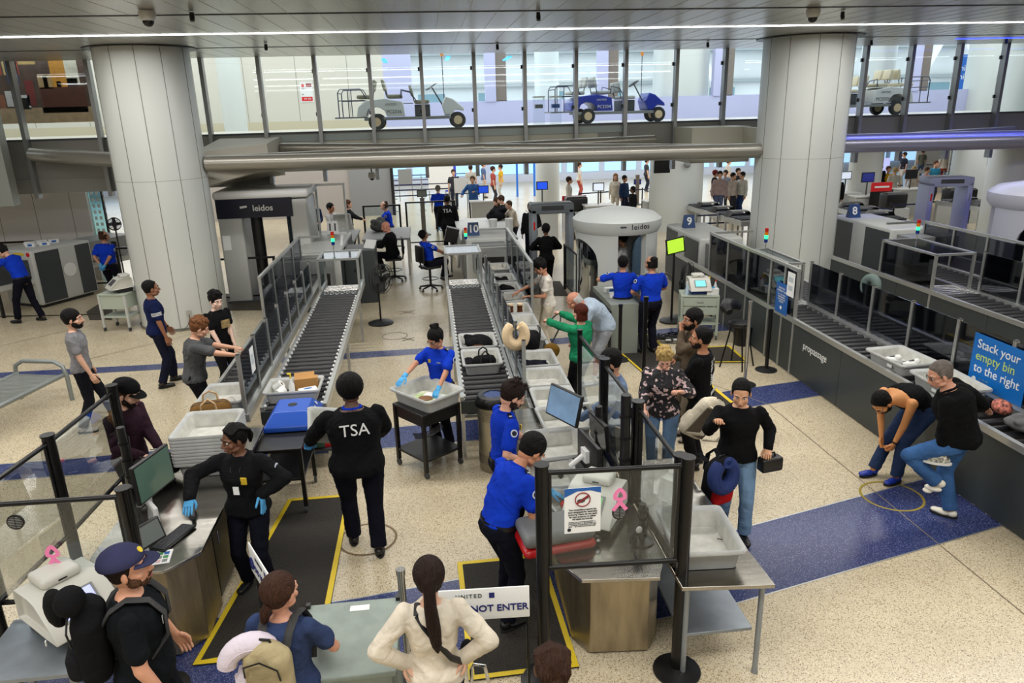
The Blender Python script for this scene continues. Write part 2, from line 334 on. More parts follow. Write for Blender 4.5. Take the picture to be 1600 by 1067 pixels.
# ---------------- glass front of the upper level ----------------
MUL = mat('mullion', (150, 152, 152), .35, .6); SPAN = mat('spandrel', (128, 128, 122), .5, .2); SPANL = mat('spandrel_light', (176, 174, 158), .5)
mull = [-75, 28, 147, 239, 322, 410, 496, 580, 660, 741, 819, 898, 975, 1053, 1128, 1205, 1280, 1343, 1413, 1486, 1556, 1630]
mx = [GY(p, 140, YF)[0] for p in mull]
for i, x in enumerate(mx):
    m = MB().box(x - .045, x + .045, YF - .22, YF - .02, 2.72 if i > 3 else 2.55, 5.7); 
    for z in (5.35, 4.35): m.bc((x - .06, YF - .05, z), (.05, .05, .09), 1)
    struct(m, 'trim_%d' % (50 + i), [MUL, BLACK], smooth=False)
for i in range(len(mx) - 1):
    struct(MB().box(mx[i] + .05, mx[i + 1] - .05, YF - .015, YF, 3.93, 5.7), 'window_%d' % (i + 1), GLASS, smooth=False)
xl, xr = mx[0] - 6, mx[-1] + 8
struct(MB().box(xl, xr, YF - .03, YF + .12, 2.98, 3.9).box(xl, xr, YF - .06, YF + .1, 3.9, 3.94, 1), 'wall_front_parapet', [SPAN, DARKG], smooth=False)
struct(MB().box(mx[5], mx[11] + .6, YF - .05, YF - .03, 2.98, 3.70, 0).box(mx[5], mx[12], YF - .055, YF - .03, 3.71, 3.87, 1), 'wall_parapet_panel', [SPANL, mat('curb_glass', (160, 170, 168), .15)], smooth=False)
struct(MB().box(xl, mx[5], YF - .05, YF + .1, 2.66, 3.0), 'wall_left_fascia', SPAN, smooth=False)
struct(MB().box(mx[13], mx[14] + .2, YF - 1.5, YF - .06, 2.95, 3.8).box(mx[14], 8.0, YF - 2.6, YF - .06, 3.2, 3.78), 'wall_bracket_right', SPANL, smooth=False)
struct(MB().add([(-5.0, 17.0, 3.62), (-3.55, 17.6, 3.74), (-3.55, YF, 3.85), (-5, YF, 3.85), (-5.0, 17.0, 2.85), (-3.55, 17.6, 3.2), (-3.55, YF, 2.9), (-5, YF, 2.75)], [(0, 1, 2, 3), (7, 6, 5, 4), (0, 4, 5, 1), (1, 5, 6, 2), (2, 6, 7, 3), (3, 7, 4, 0)]), 'wall_bracket_left', mat('concrete_beam', (190, 186, 172), .6), smooth=False)
struct(MB().box(mx[0] - 3, GY(-12, 140, YF - 1)[0], YF - 1.2, YF - .9, 2.5, 5.7), 'wall_left_return', mat('left_return', (152, 156, 152), .4, .3), smooth=False)
# pipes between the columns
PIPE = mat('painted_pipe', (150, 147, 138), .3, .55); PIPEV = mat('pipe_blue_lit', (140, 140, 158), .3, .55)  # second pipe material has the blue light put into its colour
def pipe(a, b, r, label, m=PIPE):
    tag(MB().cyl(a, b, r, seg=32).build('tie_pipe', m), label, 'pipe', 'tie pipes of the glass front', 'structure')
pipe(GY(322, 256, 16.5), GY(1192, 235, 16.5), .165, 'long steel pipe between the two big columns')
pipe(GY(440, 231, 19.0), GY(1188, 233, 17.0), .12, 'steel pipe running from the glass front to the right column')
pipe(GY(1022, 218, 19.0), GY(330, 252, 17.0), .12, 'steel pipe running from the glass front to the left column')
pipe(GY(52, 241, 18.9), GY(215, 252, 16.9), .16, 'steel pipe left of the left column')
pipe(GY(1290, 228, 16.5), GY(1720, 218, 16.5), .17, 'steel pipe lit blue right of the right column', PIPEV)
pipe(GY(1290, 218, 17.4), GY(1720, 208, 17.4), .12, 'rear steel pipe lit blue right of the right column', PIPEV)
pipe(GY(1583, 203, 19.0), GY(1290, 222, 17.2), .11, 'steel pipe slanting back to the glass front on the right', PIPEV)
# ---------------- upper level ----------------
struct(MB().box(xl, xr, YF + .12, 26.5, 3.05, 3.9), 'floor_upper', mat('upper_floor', (206, 204, 196), .3), smooth=False)
YB = 25.0; xw = GY(600, 140, YB)[0]
LAV = mat('wall_purple_lit', (186, 188, 222), .35); UPW = mat('upper_wall_panel', (206, 202, 190), .4)  # purple light on the low wall is put into its lavender colour
m = MB().box(xl - 3, xw, YB, YB + .2, 4.15, 7.6).box(xl - 3, xw, YB, YB + .2, 3.9, 4.15, 1)
k = xl - 3
while k < xw: m.box(k, k + .012, YB - .003, YB, 4.15, 7.6, 2); k += 1.6
struct(m, 'wall_upper_back', [UPW, mat('base_cream', (196, 186, 160), .5), SEAM], smooth=False)
struct(MB().box(xw, xr + 6, YB, YB + .2, 3.9, 4.62).box(xw, xw + .9, YB, YB + .15, 4.6, 7.6), 'wall_upper_low', LAV, smooth=False)
for i, p in enumerate((770, 945, 1125, 1230, 1430, 1530)):
    x = GY(p, 140, YB)[0]; struct(MB().box(x - .25, x + .1, YB - .05, YB + .2, 4.6, 7.6).box(x + .1, x + .45, YB, YB + .3, 4.6, 7.6, 1), 'trim_%d' % (80 + i), [LAV, mat('brown_jamb', (120, 110, 104), .6)], smooth=False)
struct(MB().box(xl - 3, xr + 6, YF + .3, YB + 1, 7.3, 7.5), 'ceiling_upper', mat('upper_ceiling', (226, 228, 232), .5), smooth=False)
m = MB()
for px, py, px2, py2 in ((706, 82, 693, 100), (806, 82, 780, 100), (598, 90, 604, 100)):
    a = GY(px, py, 22.5); b = GY(px2, py2, 24.6); m.bc(((a[0] + b[0]) / 2, (a[1] + b[1]) / 2, (a[2] + b[2]) / 2), (.12, 1.5, .04))
struct(m, 'trim_90', mat('blue_glow', (60, 170, 225), .4, emis=1.2), smooth=False)
# building outside, seen through the upper windows
BW = mat('outside_wall', (214, 216, 214), .8, var=.12, vscale=.4); BWD = mat('outside_grey', (150, 156, 156), .7); BG = mat('outside_glass', (120, 150, 160), .15)
t = thing('terminal_building', 'pale concrete building outside beyond the upper windows', 'building', (0, 46, 0))
m = MB().box(-14, 40, 0, 1, 3.2, 9.5); m.build('facade_wall', BW, t); MB().box(-14, 40, -.6, 0, 7.4, 8.0).box(-14, 40, -.3, 0, 5.6, 5.8).build('ledge', BWD, t)
for i in range(14): MB().box(-11 + i * 3.6, -9.4 + i * 3.6, -.05, 0, 4.0, 5.3).build('window', BG, t)
for i, (x0, x1) in enumerate(((13.5, 16), (18.5, 16), (29, 32.5), (36, 32.5))): MB().bc(((x0 + x1) / 2, -1.6, 5.8), (.35, .35, 4.6), 0, RY(26 if x1 > x0 else -26)).build('brace', WHITE, t)
t = thing('outside_banner', 'blue banner hanging outside beyond the upper right windows', 'banner', GY(1505, 125, 30)); MB().cyl((0, .06, -7), (0, .06, -1.0), .03).cyl((0, .06, -1.1), (0, .06, 1.0), .03).build('mast', BWD, t); MB().box(-.5, .5, 0, .04, -1.1, 1.0).build('cloth', BLUE, t)
text('United\nUnited', .34, WHITE, t, (0, -.01, .3), (PI / 2, 0, 0))
# wall notice, side poster
t = thing('wall_notice', 'white and red notice on the pale wall of the upper corridor', 'sign', GY(479, 144, YB - .02)); MB().box(-.2, .2, 0, .02, -.3, .3).build('board', WHITE, t)
MB().box(-.17, .17, -.004, 0, -.27, -.14).build('red_print', RED, t); MB().box(0, .17, -.004, 0, .16, .26).build('dark_red_print', mat('dark_red', (140, 30, 40), .5), t); MB().lathe([(.05, 0), (.05, .004)], seg=16).xf(Matrix.Translation((-.1, 0, .2)) @ Matrix.Rotation(PI / 2, 4, 'X')).build('round_symbol', RED, t)
glyphs(t, -.15, .15, -.2, .06, WHITE, -.006, 2); glyphs(t, -.15, 0, .1, .03, DARKG, -.003, 3); glyphs(t, -.15, -.05, -.06, .05, DARKG, -.003, 4)
t = thing('wall_poster', 'large poster of a person at a desk in a book-lined study', 'poster', (0, 20.6, 0))
a = GY(-40, 88, 20.6); b = GY(150, 190, 20.6); x0, x1, z0, z1 = a[0], b[0], b[2], a[2] + .1
MB().box(x0, x1, 0, .03, z0, z1).build('panel', mat('poster_brown', (88, 64, 50), .4, var=.5, vscale=3), t)
def pr(name, u0, u1, v0, v1, c): MB().box(x0 + (x1 - x0) * u0, x0 + (x1 - x0) * u1, -.004, 0, z0 + (z1 - z0) * v0, z0 + (z1 - z0) * v1).build(name, mat('poster_%d_%d_%d' % c, c, .5, var=.25, vscale=6), t)
pr('print_floor', 0, 1, 0, .22, (176, 146, 110)); pr('print_curtain', .66, .80, .5, 1, (196, 132, 34)); pr('print_window', .80, .92, .55, 1, (214, 204, 180))
pr('print_desk', .52, .95, .14, .5, (84, 40, 24)); pr('print_books', .38, .54, .82, .98, (196, 160, 96)); pr('print_shelf', .25, .36, .55, .95, (60, 62, 84)); pr('print_box', .4, .48, .25, .6, (120, 40, 34))
for k in range(9): pr('print_book_row', .03 + .04 * k, .055 + .04 * k, .68, .93, ((150, 60, 40), (190, 160, 100), (60, 70, 110), (200, 190, 170))[k % 4])
for k in range(5): pr('print_book_pile', .06 + .07 * k, .12 + .07 * k, .2 + .02 * (k % 3), .26 + .05 * k % .2 + .1, ((190, 180, 160), (150, 90, 60), (210, 200, 190))[k % 3])
pr('print_typewriter', .80, .9, .5, .62, (60, 34, 28)); pr('print_lamp', .7, .74, .5, .58, (230, 190, 120)); pr('print_shirt', .58, .62, .5, .66, (40, 40, 50))
pr('print_papers', .3, .42, .2, .4, (206, 200, 190)); pr('print_figure', .53, .66, .48, .68, (170, 136, 90)); pr('print_head', .585, .635, .68, .82, (70, 44, 34))
# ---------------- lower hall beyond the glass front ----------------
GLW = mat('gloss_wall', (226, 224, 226), .3); HALLW = mat('hall_wall', (172, 166, 160), .5); HALLG = mat('hall_grey', (140, 142, 144), .5)
a = GY(-60, 300, 21.6)[0]; b = GY(133, 300, 21.6)[0]
m = MB().box(a - 3, b, 21.6, 21.8, 0, 3.0)
k = a - 3
while k < b: m.box(k, k + .012, 21.597, 21.6, 0, 3, 1); k += .95
struct(m, 'wall_lower_left', [GLW, SEAM], smooth=False)
a = GY(385, 300, 33)[0]; b = GY(612, 300, 33)[0]; c = GY(548, 300, 33)[0]
struct(MB().box(a - 2, c, 33, 33.2, 0, 3.1).box(c, b, 32.9, 33.2, 0, 3.05, 1).box(b, b + .12, 32.8, 33.2, 0, 3.1, 2), 'wall_lower_back', [HALLW, HALLG, BLACK], smooth=False)
struct(MB().box(-32, 42, 46, 46.2, 0, 3.2), 'wall_far', mat('far_wall', (215, 222, 238), .35), smooth=False)
fl = MB()
for i in range(24): fl.box(-20 + i * 2.4, -18.0 + i * 2.4, 45.9, 46, .5, 2.6)
struct(fl, 'window_40', mat('far_window', (150, 190, 225), .2, emis=1.3), smooth=False)
struct(MB().box(-32, 42, 26.5, 46.2, 3.2, 3.4), 'ceiling_lower', mat('lower_ceiling', (222, 224, 228), .5), smooth=False)
# doorway group left of the left column
t = thing('glass_partition_door', 'glass door with a dotted film beside the glossy white wall', 'door', (0, 21.7, 0))
a = GY(133, 380, 21.7)[0]; b = GY(172, 380, 21.7)[0]
MB().box(a, b, 0, .03, 0, 2.75).build('glass_pane', glassm('aqua_glass', (.6, .8, .8), .3), t); MB().box(a - .04, a, -.02, .05, 0, 2.8).box(b, b + .05, -.02, .05, 0, 2.8).build('door_frame', DARKG, t)
m = MB(); c = a + (b - a) * .4
for i in range(4):
    for k in range(9): m.box(c + i * .13, c + i * .13 + .07, -.006, 0, 1.0 + k * .17, 1.09 + k * .17)
m.build('dotted_film', mat('film_dot', (232, 240, 240), .5), t); MB().box(a + .05, a + .3, -.008, 0, 1.9, 2.1).build('small_notice', WHITE, t)
# ---------------- trays ----------------
def sq(a, b, z, n=6, r=.05):
    pts = []
    for cx, cy, a0 in ((a - r, b - r, 0), (-a + r, b - r, 90), (-a + r, -b + r, 180), (a - r, -b + r, 270)):
        for k in range(n): t = math.radians(a0 + 90 * k / (n - 1)); pts.append((cx + r * math.cos(t), cy + r * math.sin(t), z))
    return pts
def tray_mesh(w=.56, l=.70, h=.17):
    a, b = w / 2, l / 2; m = MB()
    rs = [sq(a - .055, b - .055, 0), sq(a - .035, b - .035, h - .03), sq(a - .03, b - .03, h - .028), sq(a, b, h - .03), sq(a + .002, b + .002, h - .01), sq(a - .006, b - .006, h), sq(a - .022, b - .022, h - .004), sq(a - .042, b - .042, h - .03), sq(a - .065, b - .065, .014), sq(a - .08, b - .08, .008)]
    m.loft(rs[:8], 0, cap=False); m.loft(rs[7:], 1, cap=False); m.add(rs[-1], [tuple(range(24))], 1); m.add(rs[0], [tuple(range(23, -1, -1))], 0)
    return m
TRAYME = tray_mesh().mesh('tray_shell', [TRAY, TRAYIN], angle=50); TAGME = MB().box(-.04, .04, -.004, 0, -.02, .02).mesh('tray_tag', [WHITE])
TRAYS = []
def tray(loc, rz, label, group='grey screening trays', sc=(1, 1, 1), tagged=False, rot=None):
    o = bpy.data.objects.new('screening_tray', TRAYME); COL.objects.link(o); o.location = loc; o.rotation_euler = rot or (0, 0, math.radians(rz)); o.scale = sc
    tag(o, label, 'tray', group)
    if tagged:
        q = bpy.data.objects.new('barcode_tag', TAGME); COL.objects.link(q); q.parent = o; q.location = (-.257, -.1, .08); q.rotation_euler = (0, 0, -PI / 2)
    return o
# ---------------- lanes ----------------
ZF, ZN = .97, .84     # roller beds slope towards the camera
def roller_bed(parent, x0, x1, y0, y1, zf, zn, pitch=.165, name='roller', first=True):
    def z(y): return zn + (zf - zn) * (y - y0) / (y1 - y0)
    n = min(95, int((y1 - y0) / pitch)); base = None
    mesh = MB().cyl((-(x1 - x0) / 2 + .035, 0, 0), ((x1 - x0) / 2 - .035, 0, 0), .045, seg=16).cyl((-(x1 - x0) / 2 + .012, 0, 0), ((x1 - x0) / 2 - .012, 0, 0), .026, seg=10, m=1).mesh('roller', [ROLL, CHROME], angle=50)
    for i in range(n):
        y = y0 + .05 + i * (y1 - y0 - .08) / max(1, n - 1); o = bpy.data.objects.new(name, mesh); COL.objects.link(o); o.parent = parent; o.location = ((x0 + x1) / 2, y, z(y) - .03)
    return z
def rail(m, x, w, y0, y1, z0f, z0n, h, mi=0):
    m.add([(x - w / 2, y0, z0n - h), (x + w / 2, y0, z0n - h), (x + w / 2, y0, z0n), (x - w / 2, y0, z0n), (x - w / 2, y1, z0f - h), (x + w / 2, y1, z0f - h), (x + w / 2, y1, z0f), (x - w / 2, y1, z0f)], [(0, 1, 2, 3), (7, 6, 5, 4), (0, 4, 5, 1), (1, 5, 6, 2), (2, 6, 7, 3), (3, 7, 4, 0)], mi)
def post_mesh(h, w=.045):
    m = MB(); q = w / 2; g = .006
    pts = [(-q, -q), (-g, -q), (-g, -q + g), (g, -q + g), (g, -q), (q, -q), (q, -g), (q - g, -g), (q - g, g), (q, g), (q, q), (g, q), (g, q - g), (-g, q - g), (-g, q), (-q, q), (-q, g), (-q + g, g), (-q + g, -g), (-q, -g)]
    m.prism(pts, 0, h); m.box(-q, q, -q, q, h, h + .008, 1); return m
def posts(parent, pts, name='post', m=None):
    for x, y, z0, z1 in pts: post_mesh(z1 - z0).xf(Matrix.Translation((x, y, z0))).build(name, [ALU, BLACK], parent, smooth=False)
def panels(parent, x, ys, z0, z1, m=SMOKE, name='glass_panel', dz=0):
    for a, b in zip(ys[:-1], ys[1:]): MB().box(x - .005, x + .005, a + .02, b - .02, z0, z1).build(name, m, parent, smooth=False)
def lane_exit(num, rx0, rx1, px, mx0, mx1, ox, y0, yh0, yh1, ym0, yo0, side, col):
    """rx: reject bed, px: partition, mx: main bed, ox: outer wall; y0 near end, yh hood"""
    nm = 'lane %s' % num
    t = thing('reject_conveyor', 'roller conveyor of %s nearest its %s side, sloping towards the camera' % (nm, side), 'conveyor', (0, 0, 0), group='roller conveyors')
    m = MB(); z = roller_bed(t, rx0, rx1, y0, yh0 - .28, ZF, ZN)
    for x in (rx0, rx1): rail(m, x, .05, y0, yh1, ZF + .02 + .01, ZN + .02, .12)
    m.build('side_rail', ALU, t, smooth=False)
    w = MB()
    for i in range(int((yh0 - .3 - y0) / .165)):
        y = y0 + .05 + i * .165
        for x in (rx0 + .035, rx1 - .035): w.cyl((x - .012, y, z(y) + .012), (x + .012, y, z(y) + .018), .022, seg=8)
    tag(w.build('axle_caps', WHITE, t), kind='stuff')
    tr = MB().box(rx0 + .03, rx1 - .03, yh0 - .28, yh0 + .02, ZF - .03, ZF + .005)
    for i in range(6):
        a = rx0 + .08 + i * (rx1 - rx0 - .14) / 6; tr.tube([(a + .05 + .035 * math.cos(q), yh0 - .13 + .11 * math.sin(q), ZF + .01) for q in [k * PI / 5 for k in range(10)]], .008, 6, 1, closed=True)
    tr.build('transfer_belt_unit', [DARKG, ALU], t, smooth=False)
    for i in range(5): MB().cyl((rx0 + .05, yh0 + .1 + i * .1, ZF), (rx1 - .05, yh0 + .1 + i * .1, ZF), .022, seg=10).build('steel_roller', CHROME, t)
    posts(t, [(x, y, 0, ZN - .09 + (y - y0) / (yh1 - y0) * .1) for x in (rx0, rx1) for y in (y0 + .06, (y0 + yh0) / 2, yh0 - .3)], 'leg')
    MB().box(rx0 - .02, rx1 + .02, y0 - .03, y0, ZN - .2, ZN - .03).build('end_panel', CHAR, t)
    # hood
    h = thing('scanner_exit_hood', 'aluminium framed hood with smoked lid over the conveyor of %s' % nm, 'hood', (0, 0, 0), group='conveyor hoods')
    posts(h, [(x, y, ZF, 1.62) for x in (rx0, rx1) for y in (yh0, yh1)], 'post')
    m = MB()
    for y in (yh0, yh1): m.box(rx0 - .02, rx1 + .02, y - .022, y + .022, 1.6, 1.64)
    for x in (rx0, rx1): m.box(x - .022, x + .022, yh0, yh1, 1.6, 1.64)
    m.build('top_frame', ALU, h, smooth=False); MB().box(rx0 + .02, rx1 - .02, yh0 + .02, yh1 - .02, 1.615, 1.625).build('lid', SMOKET, h, smooth=False)
    for x in (rx0, rx1): MB().box(x - .004, x + .004, yh0 + .03, yh1 - .03, ZF + .04, 1.58).build('side_pane', GLASS, h, smooth=False)
    # partition
    p = thing('lane_partition', 'row of aluminium posts with smoked panes down the middle of %s' % nm, 'partition', (0, 0, 0), group='smoked lane partitions')
    n = 7; ys = [y0 - .15 + (yh0 - .1 - y0 + .15) * i / n for i in range(n + 1)]
    def zz(y): return ZN + (ZF - ZN) * (y - y0) / (yh0 - y0)
    posts(p, [(px, y, zz(y) - .02, 1.62) for y in ys]); panels(p, px, ys, .93, 1.58)
    m = MB(); rail(m, px, .09, y0 - .2, yh1, ZF + .03, ZN + .02, .1); m.build('base_rail', ALU, p, smooth=False)
    # main bed
    b = thing('main_conveyor', 'wide roller conveyor of %s where passengers collect their trays' % nm, 'conveyor', (0, 0, 0), group='roller conveyors')
    roller_bed(b, mx0, mx1, ym0, yh1 + .8, ZF, ZN - .02, .165); m = MB()
    for x in (mx0 + .01, mx1): rail(m, x, .05, ym0, yh1 + .8, ZF + .03, ZN + .02, .14)
    m.build('side_rail', ALU, b, smooth=False); posts(b, [(x, y, 0, .8) for x in (mx0 + .04, mx1) for y in (ym0 + .08, (ym0 + yh1) / 2, yh1)], 'leg')
    # outer wall
    o = thing('outer_screen', 'aluminium framed smoked screen along the passenger side of %s' % nm, 'partition', (0, 0, 0), group='outer lane screens')
    ys = [yo0 + (yh1 + 1.1 - yo0) * i / 4 for i in range(5)]
    posts(o, [(ox, y, (0 if col else .85), 1.76) for y in ys]); panels(o, ox, ys, .98, 1.73); m = MB().box(ox - .025, ox + .025, ys[0] - .03, ys[-1] + .03, 1.75, 1.795).box(ox - .03, ox + .03, ys[0], ys[-1], .9, .97)
    s = 1 if ox > px else -1
    m.box(min(ox, mx0 if s > 0 else mx1), max(ox, mx0 if s > 0 else mx1), ys[-1] - .02, ys[-1] + .02, 1.75, 1.795).box(min(ox, px), max(ox, px), ys[-1] - .02, ys[-1] + .02, 1.3, 1.36)
    m.build('frame_rail', ALU, o, smooth=False)
    return t
def stack_light(x, y, z, label):
    t = thing('stack_light', label, 'signal light', (x, y, z), group='stack lights'); MB().cyl((0, 0, 0), (0, 0, .12), .012, seg=8).build('stem', ALU, t)
    for i, (n, m) in enumerate((('blue_lens', BLUL), ('green_lens', GREENL), ('amber_lens', AMBL), ('red_lens', REDL))): MB().cyl((0, 0, .12 + i * .07), (0, 0, .185 + i * .07), .035, seg=16).build(n, m, t)
lane_exit('11', -2.22, -1.45, -2.38, -3.0, -2.42, -2.87, 8.75, 14.4, 15.3, 8.1, 12.3, 'right', 0)
lane_exit('10', .29, .99, 1.075, 1.10, 1.70, 1.74, 8.65, 14.4, 15.3, 7.75, 12.4, 'left', 0)
x, y, z = GY(522, 400, 15.2); stack_light(-2.0, 15.3, 1.64, 'stack light glowing green on the hood of lane 11')
stack_light(.85, 17.3, 1.3, 'stack light glowing green in front of the scanner numbered 10')
# ---------------- x-ray scanners ----------------
def scanner_body(name, label, x0, x1, y0, y1, h, num, numcol, extra=True, ncol=None):
    t = thing('baggage_scanner', label, 'x-ray scanner', ((x0 + x1) / 2, (y0 + y1) / 2, 0), group='x-ray baggage scanners'); a, b = (x1 - x0) / 2, (y1 - y0) / 2
    m = MB(); rbox(m, -a, a, -b, b, .1, h, .05); m.build('cabinet', GREYP, t)
    MB().box(-a - .006, -a, -b + .05, -b * .2, .15, h - .08).build('side_cover', CHAR, t); MB().box(-a - .006, -a, b * .25, b - .05, .15, h - .08).build('side_cover', CHAR, t)
    MB().box(a, a + .006, -b + .05, -b * .2, .15, h - .08).build('side_cover', CHAR, t); MB().box(a, a + .006, b * .25, b - .05, .15, h - .08).build('side_cover', CHAR, t)
    MB().box(-a * .72, a * .72, -b - .5, -b, .62, h * .93).build('tunnel_hood', MIDG, t, bevel=.01); MB().box(-a * .62, a * .62, -b - .505, -b - .49, .7, h * .72).build('lead_curtain', BLACK, t)
    MB().cyl((a * .5, -b - .02, h * .86), (a * .5, -b, h * .86), .05, seg=14).build('stop_button', RED, t); MB().box(-a * .3, 0, -b - .008, -b, h * .82, h * .88).build('control_strip', YEL, t)
    MB().box(-a, a, -b, b, 0, .1).build('plinth', BLACK, t)
    s = thing('lane_number_sign', 'small %s sign reading %s on top of a baggage scanner' % (ncol, num), 'sign', ((x0 + x1) / 2 + numcol[1], y0 + .15 + numcol[2], h))
    MB().add([(-.15, -.08, 0), (.15, -.08, 0), (.15, .08, 0), (-.15, .08, 0), (-.13, -.01, .32), (.13, -.01, .32), (.13, .01, .32), (-.13, .01, .32)], [(3, 2, 1, 0), (4, 5, 6, 7), (0, 1, 5, 4), (1, 2, 6, 5), (2, 3, 7, 6), (3, 0, 4, 7)]).build('board', WHITE if numcol[0] else BLUE2, s, smooth=False)
    text(num, .26, BLACK if numcol[0] else WHITE, s, (0, -.05, .16), (math.radians(78), 0, 0), bold=.006)
    return t
BLUE2 = mat('number_blue', (26, 60, 110), .5)
scanner_body('x', 'grey baggage scanner of lane 11 with white number sign', -3.05, -2.05, 16.6, 19.55, 1.38, '11', (1, .06, 2.55), ncol='white')
scanner_body('x', 'grey baggage scanner of lane 10 with blue number sign', .85, 1.95, 17.6, 19.2, 1.38, '10', (0, -.32, .3), ncol='blue')
scanner_body('x', 'grey baggage scanner of lane 9 with blue number sign', 6.15, 7.2, 16.0, 18.4, 1.4, '9', (0, -.2, 1.5), ncol='dark blue')
scanner_body('x', 'tall grey baggage scanner of lane 8 right of the right column', 10.1, 11.1, 14.9, 17.3, 1.62, '8', (0, -.3, 1.7), ncol='navy')
stack_light(G(905 / 6.667 + 1060, 388, 1.64)[0], G(905 / 6.667 + 1060, 388, 1.64)[1], 1.64, 'stack light glowing green beside the right column')
stack_light(*G(1432, 374, 1.64)[:2], 1.64, 'stack light glowing green on the hood of lane 8')
# second unit of lane 11: operator box
t = thing('operator_console', 'dark grey console box with sloping screen beside the lane 11 scanner', 'console', (-1.68, 17.6, 0)); MB().prism([(-.36, -.4), (.36, -.4), (.36, .5), (-.36, .5)], 0, 1.28).build('cabinet', CHAR, t, bevel=.02)
MB().bc((.25, -.1, 1.36), (.30, .03, .24), 0, RZ(-35) @ RX(-35)).build('monitor', WHITE, t); MB().cyl((-.1, -.402, .8), (-.1, -.398, .8), .05).build('vent', BLACK, t)
MB().bc((-.42, -.1, 1.36), (.07, .8, .07), 0, RX(24)).build('support_arm', WHITE, t, bevel=.01)
for i, (x, y, z, s) in enumerate(((-2.62, 20.2, 1.1, 1.2), (-1.2, 20.6, 1.05, 1.3))):
    t = thing('divest_table', ['grey table of stacked bins behind the lane 11 scanner', 'grey table with monitors right of the stacked bins behind lane 11'][i], 'table', (x, y, 0)); MB().box(-s / 2, s / 2, -.5, 1.5, z - .06, z).build('table_top', MIDG, t, bevel=.01)
    for sx in (-1, 1):
        for sy in (-.4, 1.4): MB().box(sx * (s / 2 - .06) - .03, sx * (s / 2 - .06) + .03, sy - .03, sy + .03, 0, z - .06).build('leg', ALU, t)
t = thing('divest_counter', 'pale counter running back behind the lane 10 scanner', 'table', (1.55, 20.8, 0)); MB().box(-.75, .8, -1.5, 2.5, 1.0, 1.06).build('table_top', GREYP, t, bevel=.01); MB().box(-.7, .75, -1.45, 2.45, 0, 1.0).build('base', MIDG, t)
for i, dx in enumerate((0, .45)):
    t = thing('paper_cup_stack', ['tall stack of white cups on the lane 10 counter, left of two', 'tall stack of white cups on the lane 10 counter, right of two'][i], 'cups', (1.75 + dx, 20.0, 1.06)); MB().lathe([(.09, 0), (.11, .2), (.1, .2), (.12, .42), (.08, .42)], seg=16).build('cups', WHITE, t)
